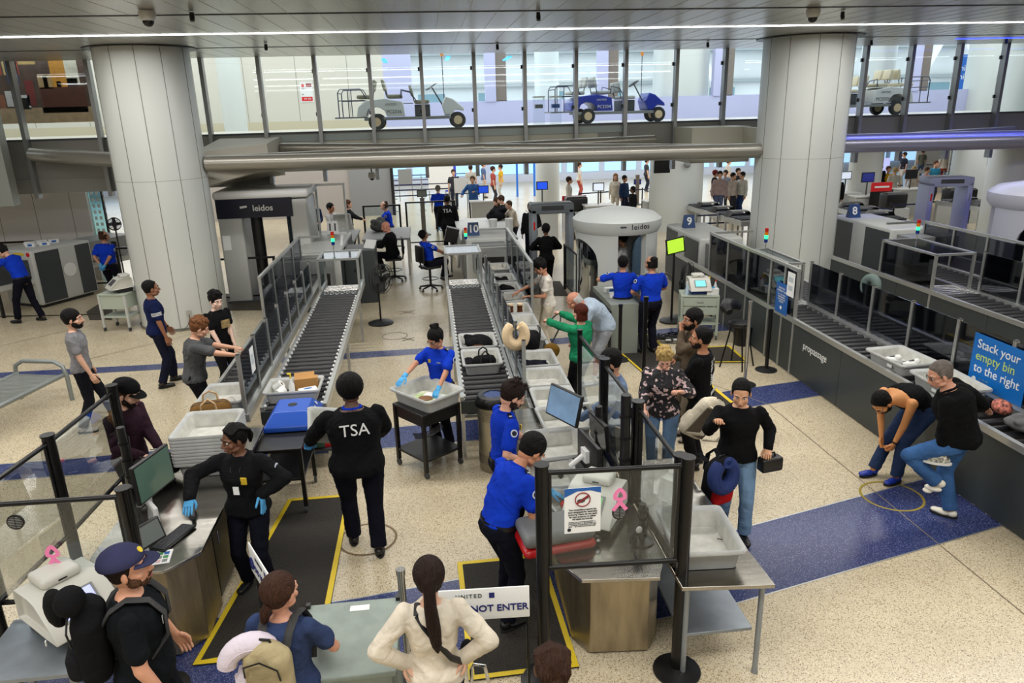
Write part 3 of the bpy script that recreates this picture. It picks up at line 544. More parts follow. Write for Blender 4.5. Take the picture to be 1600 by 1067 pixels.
# ---------------- lane 9 and lane 8 on the right ----------------
def side_lane(num, xw, bw, px, x2, y0, yh0, yh1, yo0, yo1, signs, zl=.95):
    nm = 'lane %s' % num
    w = thing('conveyor_side_wall', 'dark grey panelled side of %s down to the floor' % nm, 'conveyor', (0, 0, 0), group='dark conveyor sides')
    ys = [y0]; 
    while ys[-1] < yo1: ys.append(ys[-1] + 2.45)
    for a, b in zip(ys[:-1], ys[1:]): MB().box(xw - .01, xw + .012, a + .004, b - .004, .02, zl - .06).build('side_panel', CHAR, w, smooth=False)
    MB().box(xw - .03, xw + .03, y0, ys[-1], zl - .06, zl + .015).build('top_rail', ALU, w, smooth=False)
    t = thing('reject_conveyor', 'roller conveyor of %s next to its dark side wall' % nm, 'conveyor', (0, 0, 0), group='roller conveyors')
    roller_bed(t, xw + .03, bw, y0, yh0 - .35, zl - .01, zl - .06, .17); m = MB()
    for i in range(6): MB().cyl((xw + .05, yh0 - .25 + i * .12, zl - .02), (bw - .02, yh0 - .25 + i * .12, zl - .02), .024, seg=10).build('steel_roller', CHROME, t)
    MB().box(bw - .02, bw + .08, y0, yh1 + 1, zl - .16, zl + .01).build('side_rail', ALU, t, smooth=False)
    b = thing('main_conveyor', 'dark roller conveyor of %s behind the smoked partition' % nm, 'conveyor', (0, 0, 0), group='roller conveyors')
    roller_bed(b, bw + .09, x2, y0, yh1 + 1.2, zl - .01, zl - .06, .17); MB().box(x2 - .02, x2 + .06, y0, yh1 + 1.2, zl - .3, zl + .01).build('side_rail', ALU, b, smooth=False)
    MB().box(x2 + .03, x2 + .05, y0, yh1, .1, zl - .3).build('far_side_panel', CHAR, b, smooth=False)
    p = thing('lane_partition', 'row of aluminium posts with smoked panes down the middle of %s' % nm, 'partition', (0, 0, 0), group='smoked lane partitions')
    ys = []; y = yh0 - .2
    while y > y0: ys.append(y); y -= .92
    ys = ys[::-1]; posts(p, [(px, q, zl - .05, 1.68) for q in ys]); panels(p, px, ys, zl + .02, 1.66)
    h = thing('scanner_exit_hood', 'aluminium framed hood with smoked lid over the rollers of %s' % nm, 'hood', (0, 0, 0), group='conveyor hoods')
    posts(h, [(x, y, zl if y == yh1 else 0, 1.62) for x in (xw + .42 if num == '9' else xw, bw + .05) for y in (yh0, yh1)])
    m = MB(); xa = xw + .42 if num == '9' else xw
    for y in (yh0, yh1): m.box(xa - .02, bw + .07, y - .022, y + .022, 1.6, 1.64)
    for x in (xa, bw + .05): m.box(x - .022, x + .022, yh0, yh1, 1.6, 1.64)
    m.build('top_frame', ALU, h, smooth=False); MB().box(xa + .02, bw + .03, yh0 + .02, yh1 - .02, 1.615, 1.625).build('lid', SMOKET, h, smooth=False)
    MB().box(xa - .004, xa + .004, yh0 + .03, yh1 - .03, zl + .04, 1.58).build('side_pane', SMOKE, h, smooth=False)
    o = thing('outer_screen', 'aluminium framed smoked screen of %s with top rail' % nm, 'partition', (0, 0, 0), group='outer lane screens'); xo = xw if num == '9' else x2 + .05
    n = 4 if num == '9' else 7; ys = [yo0 + (yo1 - yo0) * i / n for i in range(n + 1)]
    if num == '9': ys = [yo0, yo0 + .42] + ys[1:]
    posts(o, [(xo, y, 0, 1.76) for y in ys]); panels(o, xo, ys, zl + .02, 1.73); MB().box(xo - .025, xo + .025, ys[0] - .03, ys[-1] + .03, 1.75, 1.795).box(min(xo, xo + .9 if num == '9' else xo - .9), max(xo, xo + .9 if num == '9' else xo - .9), ys[-1] - .02, ys[-1] + .02, 1.75, 1.795).build('frame_rail', ALU, o, smooth=False)
    return w, p, o, ys
w9, p9, o9, ys9 = side_lane('9', 5.86, 6.5, 6.6, 7.35, 4.5, 12.0, 13.4, 10.85, 14.6, None)
w8, p8, o8, ys8 = side_lane('8', 9.15, 9.85, 9.95, 10.75, 8.2, 12.1, 13.7, 8.2, 14.8, None)
text('propassage', .17, WHITE, w9, (5.845, 10.12, .62), (PI / 2, 0, -PI / 2), space=.95)
# glossy cabinets under lane 8
t = thing('control_cabinet', 'white control cabinet with small green display under lane 8', 'cabinet', (9.2, 9.8, 0)); MB().box(0, .9, -.7, .9, .1, .83).build('cabinet', GREYP, t, bevel=.01)
MB().box(-.006, 0, .5, .72, .55, .74).build('display_frame', BLACK, t); MB().box(-.009, -.005, .53, .69, .58, .71).build('display', mat('green_display', (70, 190, 90), .3, emis=1), t)
MB().cyl((-.03, -.1, .5), (0, -.1, .5), .06).build('stop_button', mat('orange_button', (190, 100, 30), .4), t); MB().box(-.004, 0, .3, .42, .6, .7).build('red_label', RED, t)
# blue instruction signs
def vsign(name, label, loc, rz, w, h, lines, size, cols, m=BLUE, tilt=0, extra=None):
    t = thing(name, label, 'sign', loc, rz); MB().box(-w / 2, w / 2, -.006, 0, -h / 2, h / 2).build('board', m, t, smooth=False)
    for i, (l, yy, sz) in enumerate(lines): text(l, sz, cols[i % len(cols)], t, (-w / 2 + .08 * w if size == 'L' else 0, -.008, yy), (PI / 2, 0, 0), 'LEFT' if size == 'L' else 'CENTER')
    return t
LIME = mat('lime_print', (190, 214, 110), .5)
grad = mat('sign_blue_bright', (0, 112, 200), .45, var=.25, vscale=1.2)
a = G(1531, 524, 1.60); b = G(1600, 555, 1.60)
y1 = 4.35 - 0; xs = 6.57
ysg = [G(1533, 530, 1.55)[1], G(1596, 660, .98)[1]]
t = vsign('instruction_sign', 'blue sign reading Stack your empty bin to the right on the lane 9 partition', (xs, 7.36, 1.29), -90, .86, .64, [('Stack your', .2, .155), ('empty bin', .05, .155), ('to the right', -.1, .155)], 'L', [WHITE, LIME, PAPER], grad)
MB().lathe([(.035, 0), (.035, .003)], seg=16).xf(Matrix.Translation((-.33, -.008, -.25)) @ Matrix.Rotation(PI / 2, 4, 'X')).build('round_seal', PAPER, t)
for k in range(3): glyphs(t, -.27, -.08, -.22 - .035 * k, .028, mat('faint_print', (120, 160, 190), .5), -.008, 20 + k)
t = vsign('instruction_sign', 'small blue sign with white lines on the lane 9 outer screen', (5.83, 11.28, 1.2), -90, .42, .52, [], 'C', [WHITE], BLUE)
for k, (zz, hw, hh) in enumerate(((.17, .12, .035), (.12, .16, .04), (.06, .13, .03), (.02, .12, .03), (-.02, .12, .03), (-.06, .1, .03))): glyphs(t, -hw, hw, zz, hh, WHITE, -.008, 10 + k)
MB().lathe([(.03, 0), (.03, .003)], seg=14).xf(Matrix.Translation((0, -.008, -.16)) @ Matrix.Rotation(PI / 2, 4, 'X')).build('round_seal', PAPER, t)
t = thing('paper_notice', 'white paper notice taped beside the small blue sign', 'notice', (5.82, 11.0, 1.5), -90); MB().box(-.12, .12, -.003, 0, -.2, .2).build('sheet', PAPER, t)
MB().box(-.07, .07, -.005, -.003, -.1, -.02).box(-.08, .08, -.005, -.003, .04, .12).build('print', mat('pale_print', (190, 200, 205), .6), t)
t = thing('paper_notice', 'white paper notice on the end pane of the lane 11 partition', 'notice', (-2.37, 9.2, 1.35), 90); MB().box(-.1, .1, -.003, 0, -.16, .17).build('sheet', PAPER, t); MB().box(-.06, .06, -.005, -.003, -.05, .08).build('print', mat('pale_print', (190, 200, 205), .6), t)
# ---------------- floor mats ----------------
MATB = mat('rubber_mat', (44, 40, 34), .7, 0, .9, 60); MATP = mat('plain_mat', (62, 56, 46), .8, 0, .2, 40)
def fmat(poly, label, border=True, m=MATB):
    t = thing('floor_mat', label, 'mat'); MB().prism(poly, .004, .016).build('mat_surface', m, t, smooth=False)
    if border:
        e = MB(); n = len(poly); c = Vector((sum(p[0] for p in poly) / n, sum(p[1] for p in poly) / n, 0)); ins = []
        for i in range(n):
            p = Vector(poly[i] + (0,)); a = (Vector(poly[i - 1] + (0,)) - p).normalized(); b = (Vector(poly[(i + 1) % n] + (0,)) - p).normalized(); d = (a + b).normalized(); ins.append(p + d * .07)
        vs = [(p[0], p[1], .018) for p in poly] + [(p.x, p.y, .018) for p in ins]; e.add(vs, [(i, (i + 1) % n, n + (i + 1) % n, n + i) for i in range(n)])
        e.build('yellow_border', YEL, t, smooth=False)
    return t
g = lambda *a: G(*a)[:2]
fmat([(-2.17, 5.22), (-1.92, 5.22), (-1.12, 5.3), (-1.12, 7.9), (-1.85, 7.9)], 'long ribbed dark mat with yellow edge left of the walking TSA officer')
fmat([(.1, 4.72), (1.0, 4.74), (.95, 6.34), (.08, 6.33)], 'ribbed dark mat with yellow edge in front of the steel inspection desk')
fmat([g(1085, 655), g(1150, 633), g(1015, 523), g(932, 520)], 'dark mat with yellow edge leading out of the round body scanner')
fmat([g(1085, 568), g(1170, 567), g(1140, 541), g(1062, 545)], 'dark mat with yellow edge under the black stool', m=MATP)
fmat([g(350, 485), g(410, 485), g(408, 458), g(350, 460)], 'dark mat at the foot of the square body scanner', False, MATP)
fmat([g(140, 500), g(175, 500), g(176, 473), g(160, 472), g(135, 488)], 'dark octagonal mat beside the grey instrument cart', False, MATP)
fmat([g(805, 462), g(888, 462), g(875, 440), g(812, 440)], 'dark mat under the guard at the metal detector', False, MATP)
# ---------------- left inspection desk ----------------
def tframe(name, label, cat, **k): return thing(name, label, cat, **k)
dk = thing('inspection_desk', 'stainless steel inspection desk in front of the officer in black with blue gloves', 'desk')
MB().prism([(-2.95, 5.55), (-2.72, 5.28), (-2.27, 5.28), (-2.05, 5.52), (-2.05, 8.05), (-2.95, 8.05)], .87, .9).build('desk_top', STEEL, dk, bevel=.004)
MB().prism([(-2.9, 5.6), (-2.68, 5.36), (-2.3, 5.36), (-2.12, 5.55), (-2.12, 6.0), (-2.9, 6.0)], .02, .87).build('steel_front', STEELV, dk, bevel=.004)
MB().box(-2.9, -2.14, 6.0, 8.0, .05, .87).build('cabinet', BLACK, dk, bevel=.005)
for y in (6.02, 6.7, 7.38): d = MB().box(-2.14, -2.12, y, y + .62, .1, .84).build('door', mat('black_door', (24, 24, 26), .3), dk, bevel=.004); MB().cyl((-2.095, y + .08, .6), (-2.095, y + .08, .74), .008, seg=8).build('handle', CHROME, d)
# right inspection desk
dr = thing('inspection_desk', 'stainless steel inspection desk behind the glass barrier with the do-not-reach notice', 'desk')
MB().prism([(.86, 4.95), (1.0, 4.66), (1.6, 4.6), (1.72, 4.86), (1.62, 8.05), (.88, 8.05)], .87, .9).build('desk_top', STEEL, dr, bevel=.004)
MB().prism([(1.0, 5.08), (1.12, 4.88), (1.6, 4.84), (1.72, 5.0), (1.6, 5.9), (1.0, 5.9)], .02, .87).build('steel_front', STEELV, dr, bevel=.004)
MB().box(1.0, 1.6, 5.9, 8.0, .05, .87).build('cabinet', BLACK, dr, bevel=.005)
# steel table, right
st = thing('steel_table', 'long stainless steel table with undershelf on the passenger side of the right desk', 'table')
m = MB().add([(1.72, 4.45, .87), (2.42, 4.38, .87), (2.38, 6.5, .87), (1.72, 6.5, .87), (1.72, 4.45, .905), (2.42, 4.38, .905), (2.38, 6.5, .905), (1.72, 6.5, .905)], [(3, 2, 1, 0), (4, 5, 6, 7), (0, 1, 5, 4), (1, 2, 6, 5), (2, 3, 7, 6), (3, 0, 4, 7)]); m.build('table_top', STEEL, st, bevel=.006)
MB().box(1.8, 2.38, 4.6, 6.4, .32, .35).build('undershelf', GALV, st, bevel=.005)
for x, y in ((2.38, 4.5), (1.80, 4.55), (2.34, 6.4), (1.80, 6.4)): MB().cyl((x, y, .0), (x, y, .88), .022, seg=12).cyl((x, y, 0), (x, y, .06), .028, .02, 12).build('leg', GALV, st)
# ---------------- glass barriers ----------------
def barrier(label, pts, z1, z0=.88, loc0=False, feet=(), glass=ACRY, mid=None, tubes=.05):
    t = thing('glass_barrier', label, 'barrier', group='black-framed glass barriers')
    for i, (x, y) in enumerate(pts):
        zb = 0 if i in feet else z0
        MB().cyl((x, y, zb), (x, y, z1), tubes, seg=18).cyl((x, y, z1), (x, y, z1 + .012), tubes * 1.15, seg=18).build('post', BLKMET, t)
        if i in feet: MB().lathe([(.19, 0), (.19, .015), (.12, .03), (.05, .05)], (x, y, 0), 28).build('base', BLACK, t)
    for a, b in zip(pts[:-1], pts[1:]):
        A, B = Vector(a + (0,)), Vector(b + (0,)); d = (B - A).normalized()
        for z in (z1 - .06, z0 + .02): MB().cyl(A + Vector((0, 0, z)) + d * .04, B + Vector((0, 0, z)) - d * .04, .02, seg=10).build('rail', BLKMET, t)
        q = MB(); n = d.cross(Vector((0, 0, 1))) * .003; A2 = A + d * .06; B2 = B - d * .06
        vs = [A2 - n, B2 - n, B2 + n, A2 + n]; q.add([v + Vector((0, 0, z0 + .04)) for v in vs] + [v + Vector((0, 0, z1 - .08)) for v in vs], [(3, 2, 1, 0), (4, 5, 6, 7), (0, 1, 5, 4), (1, 2, 6, 5), (2, 3, 7, 6), (3, 0, 4, 7)]); q.build('glass_panel', glass, t, smooth=False)
        for P, s in ((A2, 1), (B2, -1)): MB().bc(P + Vector((0, 0, (z0 + z1) / 2)), (.02, .02, z1 - z0 - .08)).build('edge_bar', BLKMET, t)
    return t
br = barrier('black-framed glass barrier with white notice and pink ribbon at the end of the right desk', [(.70, 4.66), (1.77, 4.60)], 1.9, 1.02, feet=(0, 1))
barrier('black-framed glass screen running along the middle of the right desk', [(1.76, 4.72), (1.74, 5.78), (1.72, 6.95), (1.68, 8.0)][:3], 1.86, .92)
barrier('far black-framed glass screen between the bearded man and the monitors', [(1.71, 7.02), (1.68, 8.0)], 1.86, .92, tubes=.03)
P1, P2, P3 = G(174, 603, 1.85)[:2], G(74, 681, 1.85)[:2], G(-60, 775, 1.85)[:2]
barrier('black-framed glass screen along the passenger side of the left desk', [P1, P2, P3], 1.85, .9, feet=(0, 1, 2))
N1, N0 = G(192, 764, 1.80)[:2], G(-90, 782, 1.80)[:2]
barrier('near black-framed glass barrier in the left bottom corner', [N0, N1], 1.80, .9, feet=(0, 1))
# notices on glass
t = thing('notice_on_glass', 'white do-not-reach notice with crossed hand symbol on the right glass barrier', 'notice', (.99, 4.60, 1.55)); MB().box(-.135, .135, -.004, 0, -.19, .18).build('sheet', PAPER, t, smooth=False)
MB().prism([(-.135, .18), (.135, .18), (.135, .13), (.06, .155), (-.04, .155), (-.135, .11)], 0, .002).xf(Matrix.Translation((0, -.004, 0)) @ Matrix.Rotation(PI / 2, 4, 'X')).build('blue_header', BLUE, t)
m = MB(); m.tube([(.055 * math.cos(a), -.007, .085 + .055 * math.sin(a)) for a in [2 * PI * i / 24 for i in range(24)]], .004, 6, closed=True); m.build('red_circle', mat('dark_red', (140, 30, 40), .5), t)
MB().bc((0, -.007, .085), (.11, .003, .014), 0, RY(-35)).build('red_slash', mat('dark_red', (140, 30, 40), .5), t); MB().ell((-.012, -.006, .075), (.03, .002, .016)).bc((.02, -.006, .095), (.05, .003, .02), 0, RY(-30)).build('hand_symbol', DARKG, t)
text('Your accessible property has\nbeen designated for secondary\nscreening. Please do not reach\nfor your property, an officer\nwill assist you shortly.', .0175, BLACK, t, (0, -.006, -.035), (PI / 2, 0, 0), line=1.1)
for k in range(4): glyphs(t, -.105, .105, -.098 - .0125 * k, .008, DARKG, -.006, 30 + k)
MB().lathe([(.014, 0), (.014, .002)], seg=14).xf(Matrix.Translation((-.1, -.005, -.16)) @ Matrix.Rotation(PI / 2, 4, 'X')).build('round_seal', NAVYP, t)
def ribbon(loc, rz, label, s=1):
    t = thing('pink_ribbon', label, 'ribbon', loc, rz, 'pink awareness ribbons'); L = []
    for q in range(21):
        a = q / 20; u = -1 + 2 * a; L.append((.055 * math.sin(u * 2.6) * (1 if abs(u) < .75 else 1.0), .17 * (1 - abs(u)) ** .8 - .08 if 0 else .085 - .19 * (abs(u) ** 1.5), u))
    vs = []; P = [Vector((math.sin(PI * u) * .045 + (-.05 * u if abs(u) > .55 else 0) * 1.2, -.004 - .003 * (u > 0), .09 - .2 * abs(u) ** 1.3)) for u in [-1 + 2 * i / 28 for i in range(29)]]
    for i, p in enumerate(P):
        d = (P[min(i + 1, 28)] - P[max(i - 1, 0)]).normalized(); n = Vector((-d.z, 0, d.x)) * .017; vs += [p + n, p - n, p + n + Vector((0, .003, 0)), p - n + Vector((0, .003, 0))]
    m = MB(); m.v = [tuple(v * s) for v in vs]
    for i in range(28):
        a, b = 4 * i, 4 * i + 4; m.f += [(a, a + 1, b + 1, b), (a + 2, b + 2, b + 3, a + 3), (a, b, b + 2, a + 2), (a + 1, a + 3, b + 3, b + 1)]
    m.m = [0] * len(m.f); m.build('loop', PINK, t); return t
def vent(loc, rz, label, r=.055):
    t = thing('speak_through_vent', label, 'vent', loc, rz, 'round vents in the glass'); m = MB().lathe([(r, 0), (r, .01), (r * .9, .012)], seg=28).xf(Matrix.Rotation(PI / 2, 4, 'X')); m.build('disc', BLACK, t)
    for k in range(-3, 4):
        w = math.sqrt(max(0, r * r * .64 - (k * r * .22) ** 2)); MB().box(-w, -.004, -.0145, -.012, k * r * .22 - .002, k * r * .22 + .002).box(.004, w, -.0145, -.012, k * r * .22 - .002, k * r * .22 + .002).build('slot', MIDG, t, smooth=False) if w > .01 else 0
    return t
ribbon((1.265, 4.59, 1.62), 0, 'pink ribbon on the glass barrier of the right desk', .85); vent((1.265, 4.60, 1.50), 0, 'round black vent under the ribbon on the right barrier')
x, y, z = -2.98, 4.93, 1.5
ribbon(GY(83, 868, N1[1] - .02)[:3], 0, 'pink ribbon in the bottom left corner barrier', .85); vent(GY(90, 892, N1[1] - .012), 0, 'round black vent behind the left ribbon', .055); vent(GY(25, 815, N1[1] - .01), 0, 'round black vent farther back in the left screen', .06)
# ---------------- monitors ----------------
def pole(x, y, z0, z1, label, r=.035):
    t = thing('monitor_pole', label, 'pole', (x, y, z0), group='black monitor poles'); MB().cyl((0, 0, 0), (0, 0, z1 - z0), r, seg=14).build('pole', BLACK, t); MB().lathe([(.1, 0), (.1, .012), (.04, .03)], seg=20).build('base', BLACK, t)
    for k in range(4): MB().lathe([(r + .01, 0), (r + .01, .02)], (0, 0, (z1 - z0) * (.2 + .2 * k)), 14).build('cable_tie', WIRE, t)
    m = MB(); m.tube([(r + .012, .02 * math.sin(q), q * (z1 - z0) / 8) for q in range(8)], .008, 6); m.build('cable', BLACK, t); return t
def monitor(loc, rz, tilt, w, h, label, scr=SCRS, arm=None, m=BLACK, back=.04):
    t = thing('flat_monitor', label, 'monitor', loc, rz, 'flat monitors'); R = RX(tilt)
    q = MB(); rbox(q, -w / 2, w / 2, 0, back, -h / 2, h / 2, .012); q.xf(R.to_4x4()).build('housing', m, t); MB().box(-w / 2 + .02, w / 2 - .02, -.003, .002, -h / 2 + .02, h / 2 - .02).xf(R.to_4x4()).build('screen', scr, t, smooth=False)
    MB().bc(R @ Vector((0, back + .02, 0)), (.12, .04, .12), 0, R).build('mount', WHITE, t)
    if arm: MB().tube([R @ Vector((0, back + .04, 0))] + [Vector(a) for a in arm], .025, 8).build('arm', WHITE, t)
    return t
pole(1.62, 5.75, .9, 1.95, 'black monitor pole rising from the right desk nearest the notice', .045); pole(1.52, 6.35, .9, 1.6, 'black monitor pole in the middle of the right desk'); pole(1.6, 5.1, .9, 1.25, 'short black pole with scanner cradle on the right desk', .03)
monitor((1.28, 6.95, 1.38), -62, -14, .52, .34, 'wide monitor showing a hazy picture above the trays of the right desk', SCRS, [(.1, .25, -.02), (.12, .4, -.3)])
monitor((1.38, 6.05, 1.25), 100, 0, .5, .34, 'black monitor seen edge-on over the right desk', SCRD, [(.02, .2, -.1)])
monitor((1.50, 6.3, 1.35), -80, 6, .42, .3, 'second dark monitor behind the pole on the right desk', SCRD)
pole(-2.86, 6.35, .9, 1.72, 'black monitor pole on the left desk', .035)
monitor((-2.52, 6.05, 1.38), 74, -2, .5, .36, 'monitor with striped green reflections on the left desk', mat('screen_green_grey', (86, 112, 100), .08, emis=.05), [(0, .1, -.2), (0, .12, -.47)])
monitor((-2.70, 6.0, 1.2), -96, -10, .46, .32, 'second monitor back to back on the left desk', SCRD, [(.05, .18, -.1), (.05, .18, -.29)])
monitor((-2.46, 5.55, 1.08), 58, -20, .3, .2, 'small low screen beside the post on the left desk', mat('screen_grey', (110, 116, 110), .15), [(0, .06, -.17)])
# keyboard strip, scanner gun, label sheet on left desk
t = thing('keyboard', 'black keyboard with lit keys on the left desk', 'keyboard', (-2.34, 5.75, .905), 68); MB().box(-.2, .2, -.07, .07, 0, .02).build('base', BLACK, t, bevel=.005)
k = MB()
for i in range(14):
    for q in range(5): k.box(-.19 + i * .027, -.168 + i * .027, -.06 + q * .025, -.04 + q * .025, .02, .026)
tag(k.build('keys', mat('key_grey', (70, 72, 76), .5), t, smooth=False), kind='stuff')
t = thing('handheld_scanner', 'grey handheld scanner lying on the left desk', 'scanner', (-2.3, 6.15, .905), 20); MB().tube([(0, -.14, .03), (0, -.02, .05), (0, .06, .06), (.0, .12, .05)], [.02, .022, .045, .035], 10).build('body', DARKG, t); MB().cyl((0, .12, .05), (0, .13, .05), .03).build('scan_window', CHROME, t)
t = thing('desk_chart', 'white laminated chart of coloured boxes at the near corner of the left desk', 'chart', (-2.42, 5.47, .9), 8); MB().box(-.14, .14, -.1, .1, 0, .004).build('sheet', PAPER, t)
for i in range(5):
    for q in range(3): MB().box(-.12 + i * .05, -.08 + i * .05, -.08 + q * .055, -.04 + q * .055, .004, .006).build('printed_box', [MIDG, GREENL2 if 0 else mat('print_green', (70, 140, 80), .5), BLUE, mat('print_pink', (220, 190, 190), .5)][(i + q) % 4], t, smooth=False)
# ---------------- explosive trace machines ----------------
def etd(loc, rz, label, scr, sc=1, dark=True):
    t = thing('trace_detector', label, 'instrument', loc, rz, 'trace detectors'); m = MB()
    m.prism([(-.22, -.05), (.22, -.05), (.22, .30), (-.22, .30)], .14, .2); prof = [(-.26, .10), (-.22, .16), (-.02, .34), (.06, .36), (.28, .36), (.30, .12), (-.1, .1)]
    m = MB(); ra = [(-.25, y, z) for y, z in prof]; rb = [(.25, y, z) for y, z in prof]; m.loft([[(-.2, y * .9, z * .95 + .01) for y, z in prof], ra, rb, [(.2, y * .9, z * .95 + .01) for y, z in prof]]); m.build('casing', BEIGEP, t, bevel=.012)
    R = RX(-48 + 90 - 0); s = MB().bc((0, -.125, .257), (.27, .20, .008), 0, RX(42)); s.build('screen_bezel', MIDG, t); MB().bc((0, -.128, .262), (.23, .165, .008), 0, RX(42)).build('screen', scr, t)
    q = MB(); rbox(q, -.14, .14, .05, .28, .36, .44, .03); q.build('printer_hatch', BEIGEP, t); MB().box(-.03, .03, .045, .05, .39, .4).build('paper_slot', BLACK, t)
    MB().box(-.2, .2, -.08, .28, 0, .13).build('lower_case', BLACK if dark else mat('blue_case', (30, 70, 150), .4), t, bevel=.01); t.scale = (sc,) * 3; return t
tt = thing('utility_table', 'low grey metal table under the trace detector at the lower left', 'table', (-2.9, 4.65, 0)); MB().box(-.35, .35, -.35, .3, .78, .81).build('table_top', GALV, tt)
for x in (-.33, .33):
    for y in (-.33, .28): MB().box(x - .02, x + .02, y - .02, y + .02, 0, .78).build('leg', MIDG, tt)
etd((-2.74, 4.80, .81), 50, 'beige trace detector with lilac screen behind the man with the backpack', SCRL, 1.0)
etd((1.27, 5.45, .9), -32, 'beige trace detector with green screen behind the glass notice', mat('screen_green_dim', (120, 180, 120), .2, emis=.4), .92)
# ---------------- carts ----------------
def cart(loc, rz, w, d, h, label, mtop=BLACK, mleg=BLACK, drawers=0, shelf=.22, name='rolling_cart', lip=.03, body=.14):
    t = thing(name, label, 'cart', loc, rz, 'rolling carts'); m = MB().box(-w / 2, w / 2, -d / 2, d / 2, h - lip, h); m.build('top_shelf', mtop, t, bevel=.006)
    if body: MB().box(-w / 2 + .02, w / 2 - .02, -d / 2 + .02, d / 2 - .02, h - lip - body, h - lip).build('apron', mtop, t, bevel=.004)
    MB().box(-w / 2 + .01, w / 2 - .01, -d / 2 + .01, d / 2 - .01, shelf, shelf + .03).build('lower_shelf', mtop, t, bevel=.004)
    for x in (-w / 2 + .025, w / 2 - .025):
        for y in (-d / 2 + .025, d / 2 - .025):
            l = MB().box(x - .022, x + .022, y - .022, y + .022, .09, h - lip).build('leg', mleg, t, smooth=False); MB().cyl((x - .012, y, .045), (x + .012, y, .045), .045, seg=16).build('caster', DARKG, l)
    for i in range(drawers):
        q = MB().box(-w / 2 + .05, w / 2 - .05, -d / 2 - .01, -d / 2 + .01, h - lip - .17 - i * .17, h - lip - .02 - i * .17).build('drawer', mtop, t, bevel=.004); MB().box(-.06, .06, -d / 2 - .025, -d / 2 - .01, h - lip - .1 - i * .17, h - lip - .08 - i * .17).build('handle', CHROME, q)
    return t
cart((-.17, 8.55, 0), 38, .60, .62, .86, 'black utility cart carrying the tray held by the officer in blue')
cart((-1.82, 7.95, 0), 0, .52, .78, .82, 'tall black three-shelf cart at the end of the lane 11 rollers', shelf=.42, body=.02)
PG = mat('pale_green_metal', (172, 182, 168), .4)
cart((5.1, 13.15, 0), -14, .72, .5, .88, 'pale green two-drawer cart with instrument and bottles beside lane 9', PG, PG, 2, .3)
cart((-6.75, 16.1, 0), -12, .62, .48, .82, 'grey metal cart with instrument left of the left column', PG, GREYP, 0, .3, body=.3)
etd((5.08, 13.12, .88), -6, 'trace detector with teal screen on the pale green cart', SCR, .82, False)
etd((-6.7, 16.1, .82), -55, 'trace detector seen from behind on the cart by the left column', SCRD, .85)
# low grey lidded counter at bottom
PGT = mat('mottled_green_grey', (138, 150, 142), .5, 0, .05, 30, .18, 7)
t = thing('lidded_bin_cart', 'pale green-grey box table with a small label in front of the two women', 'box', (-.70, 4.35, 0)); MB().box(-.36, .32, -.45, .32, .86, .90).build('lid', PGT, t, bevel=.01); MB().box(-.33, .29, -.42, .3, .04, .86).build('box_body', PGT, t, bevel=.01)
MB().box(-.04, .10, .2, .26, .9, .903).build('small_label', WHITE, t); MB().box(-.36, -.33, .27, .31, .9, .93).box(.29, .32, .27, .31, .9, .93).build('corner_clip', BLACK, t)
# ---------------- do not enter signs ----------------
def dne(loc, rz, label, w=.64, ang=0, h=.27):
    t = thing('do_not_enter_sign', label, 'sign', loc, rz, 'do not enter signs'); m = MB(); rbox(m, -w / 2, w / 2, -.012, 0, -h / 2, h / 2, .01); m.build('board', PAPER, t)
    NB = mat('united_navy', (24, 34, 110), .4); text('UNITED', .045, DARKG, t, (-w * .10, -.014, h * .28), (PI / 2, 0, 0), space=1.3); MB().box(w * .1, w * .1 + .04, -.015, -.012, h * .2, h * .36).build('tail_logo', NB, t, smooth=False)
    text('DO NOT ENTER', .078, NB, t, (w * .1, -.014, -h * .14), (PI / 2, 0, 0), bold=.0015); m = MB(); m.tube([(-w * .40 + .045 * math.cos(a), -.016, -h * .10 + .045 * math.sin(a)) for a in [2 * PI * i / 24 for i in range(24)]], .007, 6, closed=True); m.bc((-w * .40, -.016, -h * .1), (.085, .004, .014), 0, RY(-45)); m.build('no_entry_symbol', NB, t)
    for x in (-w / 2 + .015, w / 2 - .015): MB().cyl((x, .02, -.95), (x, .02, -.1), .012, seg=8).build('stand_leg', BLKMET, t)
    MB().box(-w / 2, w / 2, .0, .04, -.98, -.95).build('foot_bar', BLKMET, t); return t
a, b = Vector(G(690, 940, 1.0)), Vector(G(813, 932, 1.0))
s = dne((.20, 4.50, .90), -3, 'white DO NOT ENTER sign right of the woman in the white shirt', .74)
dne((-1.43, 5.0, .95), -62, 'slanting white DO NOT ENTER sign left of the woman with the khaki backpack', .7)
# ---------------- trash can ----------------
t = thing('trash_can', 'round perforated steel trash can with black dome rim behind the officer in blue', 'trash can', (.66, 8.35, 0)); PERF = mat('perforated_steel', (160, 154, 140), .3, .9)
MB().lathe([(.19, 0), (.2, .02), (.2, .86)], seg=36).build('drum', PERF, t); MB().lathe([(.205, .86), (.225, .87), (.225, .93), (.19, .99), (.12, 1.0), (.115, .9)], seg=36, cap=False).build('rim_lid', BLKMET, t)
MB().lathe([(.118, .9), (.118, .992)], seg=28).build('bag_opening', mat('bag_blue', (40, 60, 110), .3, bump=1, bscale=20), t)
hm = MB()
for k in range(60):
    for z in ([.70 + .022 * i for i in range(6)] + [.12 + .022 * i for i in range(6)]):
        a = 2 * PI * (k + (.5 if int(z * 1000 / 22) % 2 else 0)) / 60; c, s_ = math.cos(a), math.sin(a)
        if s_ < .4: hm.bc((.2005 * c, .2005 * s_, z), (.003, .009, .009), 0, Matrix.Rotation(a, 3, 'Z'))
tag(hm.build('perforations', BLACK, t, smooth=False), kind='stuff')
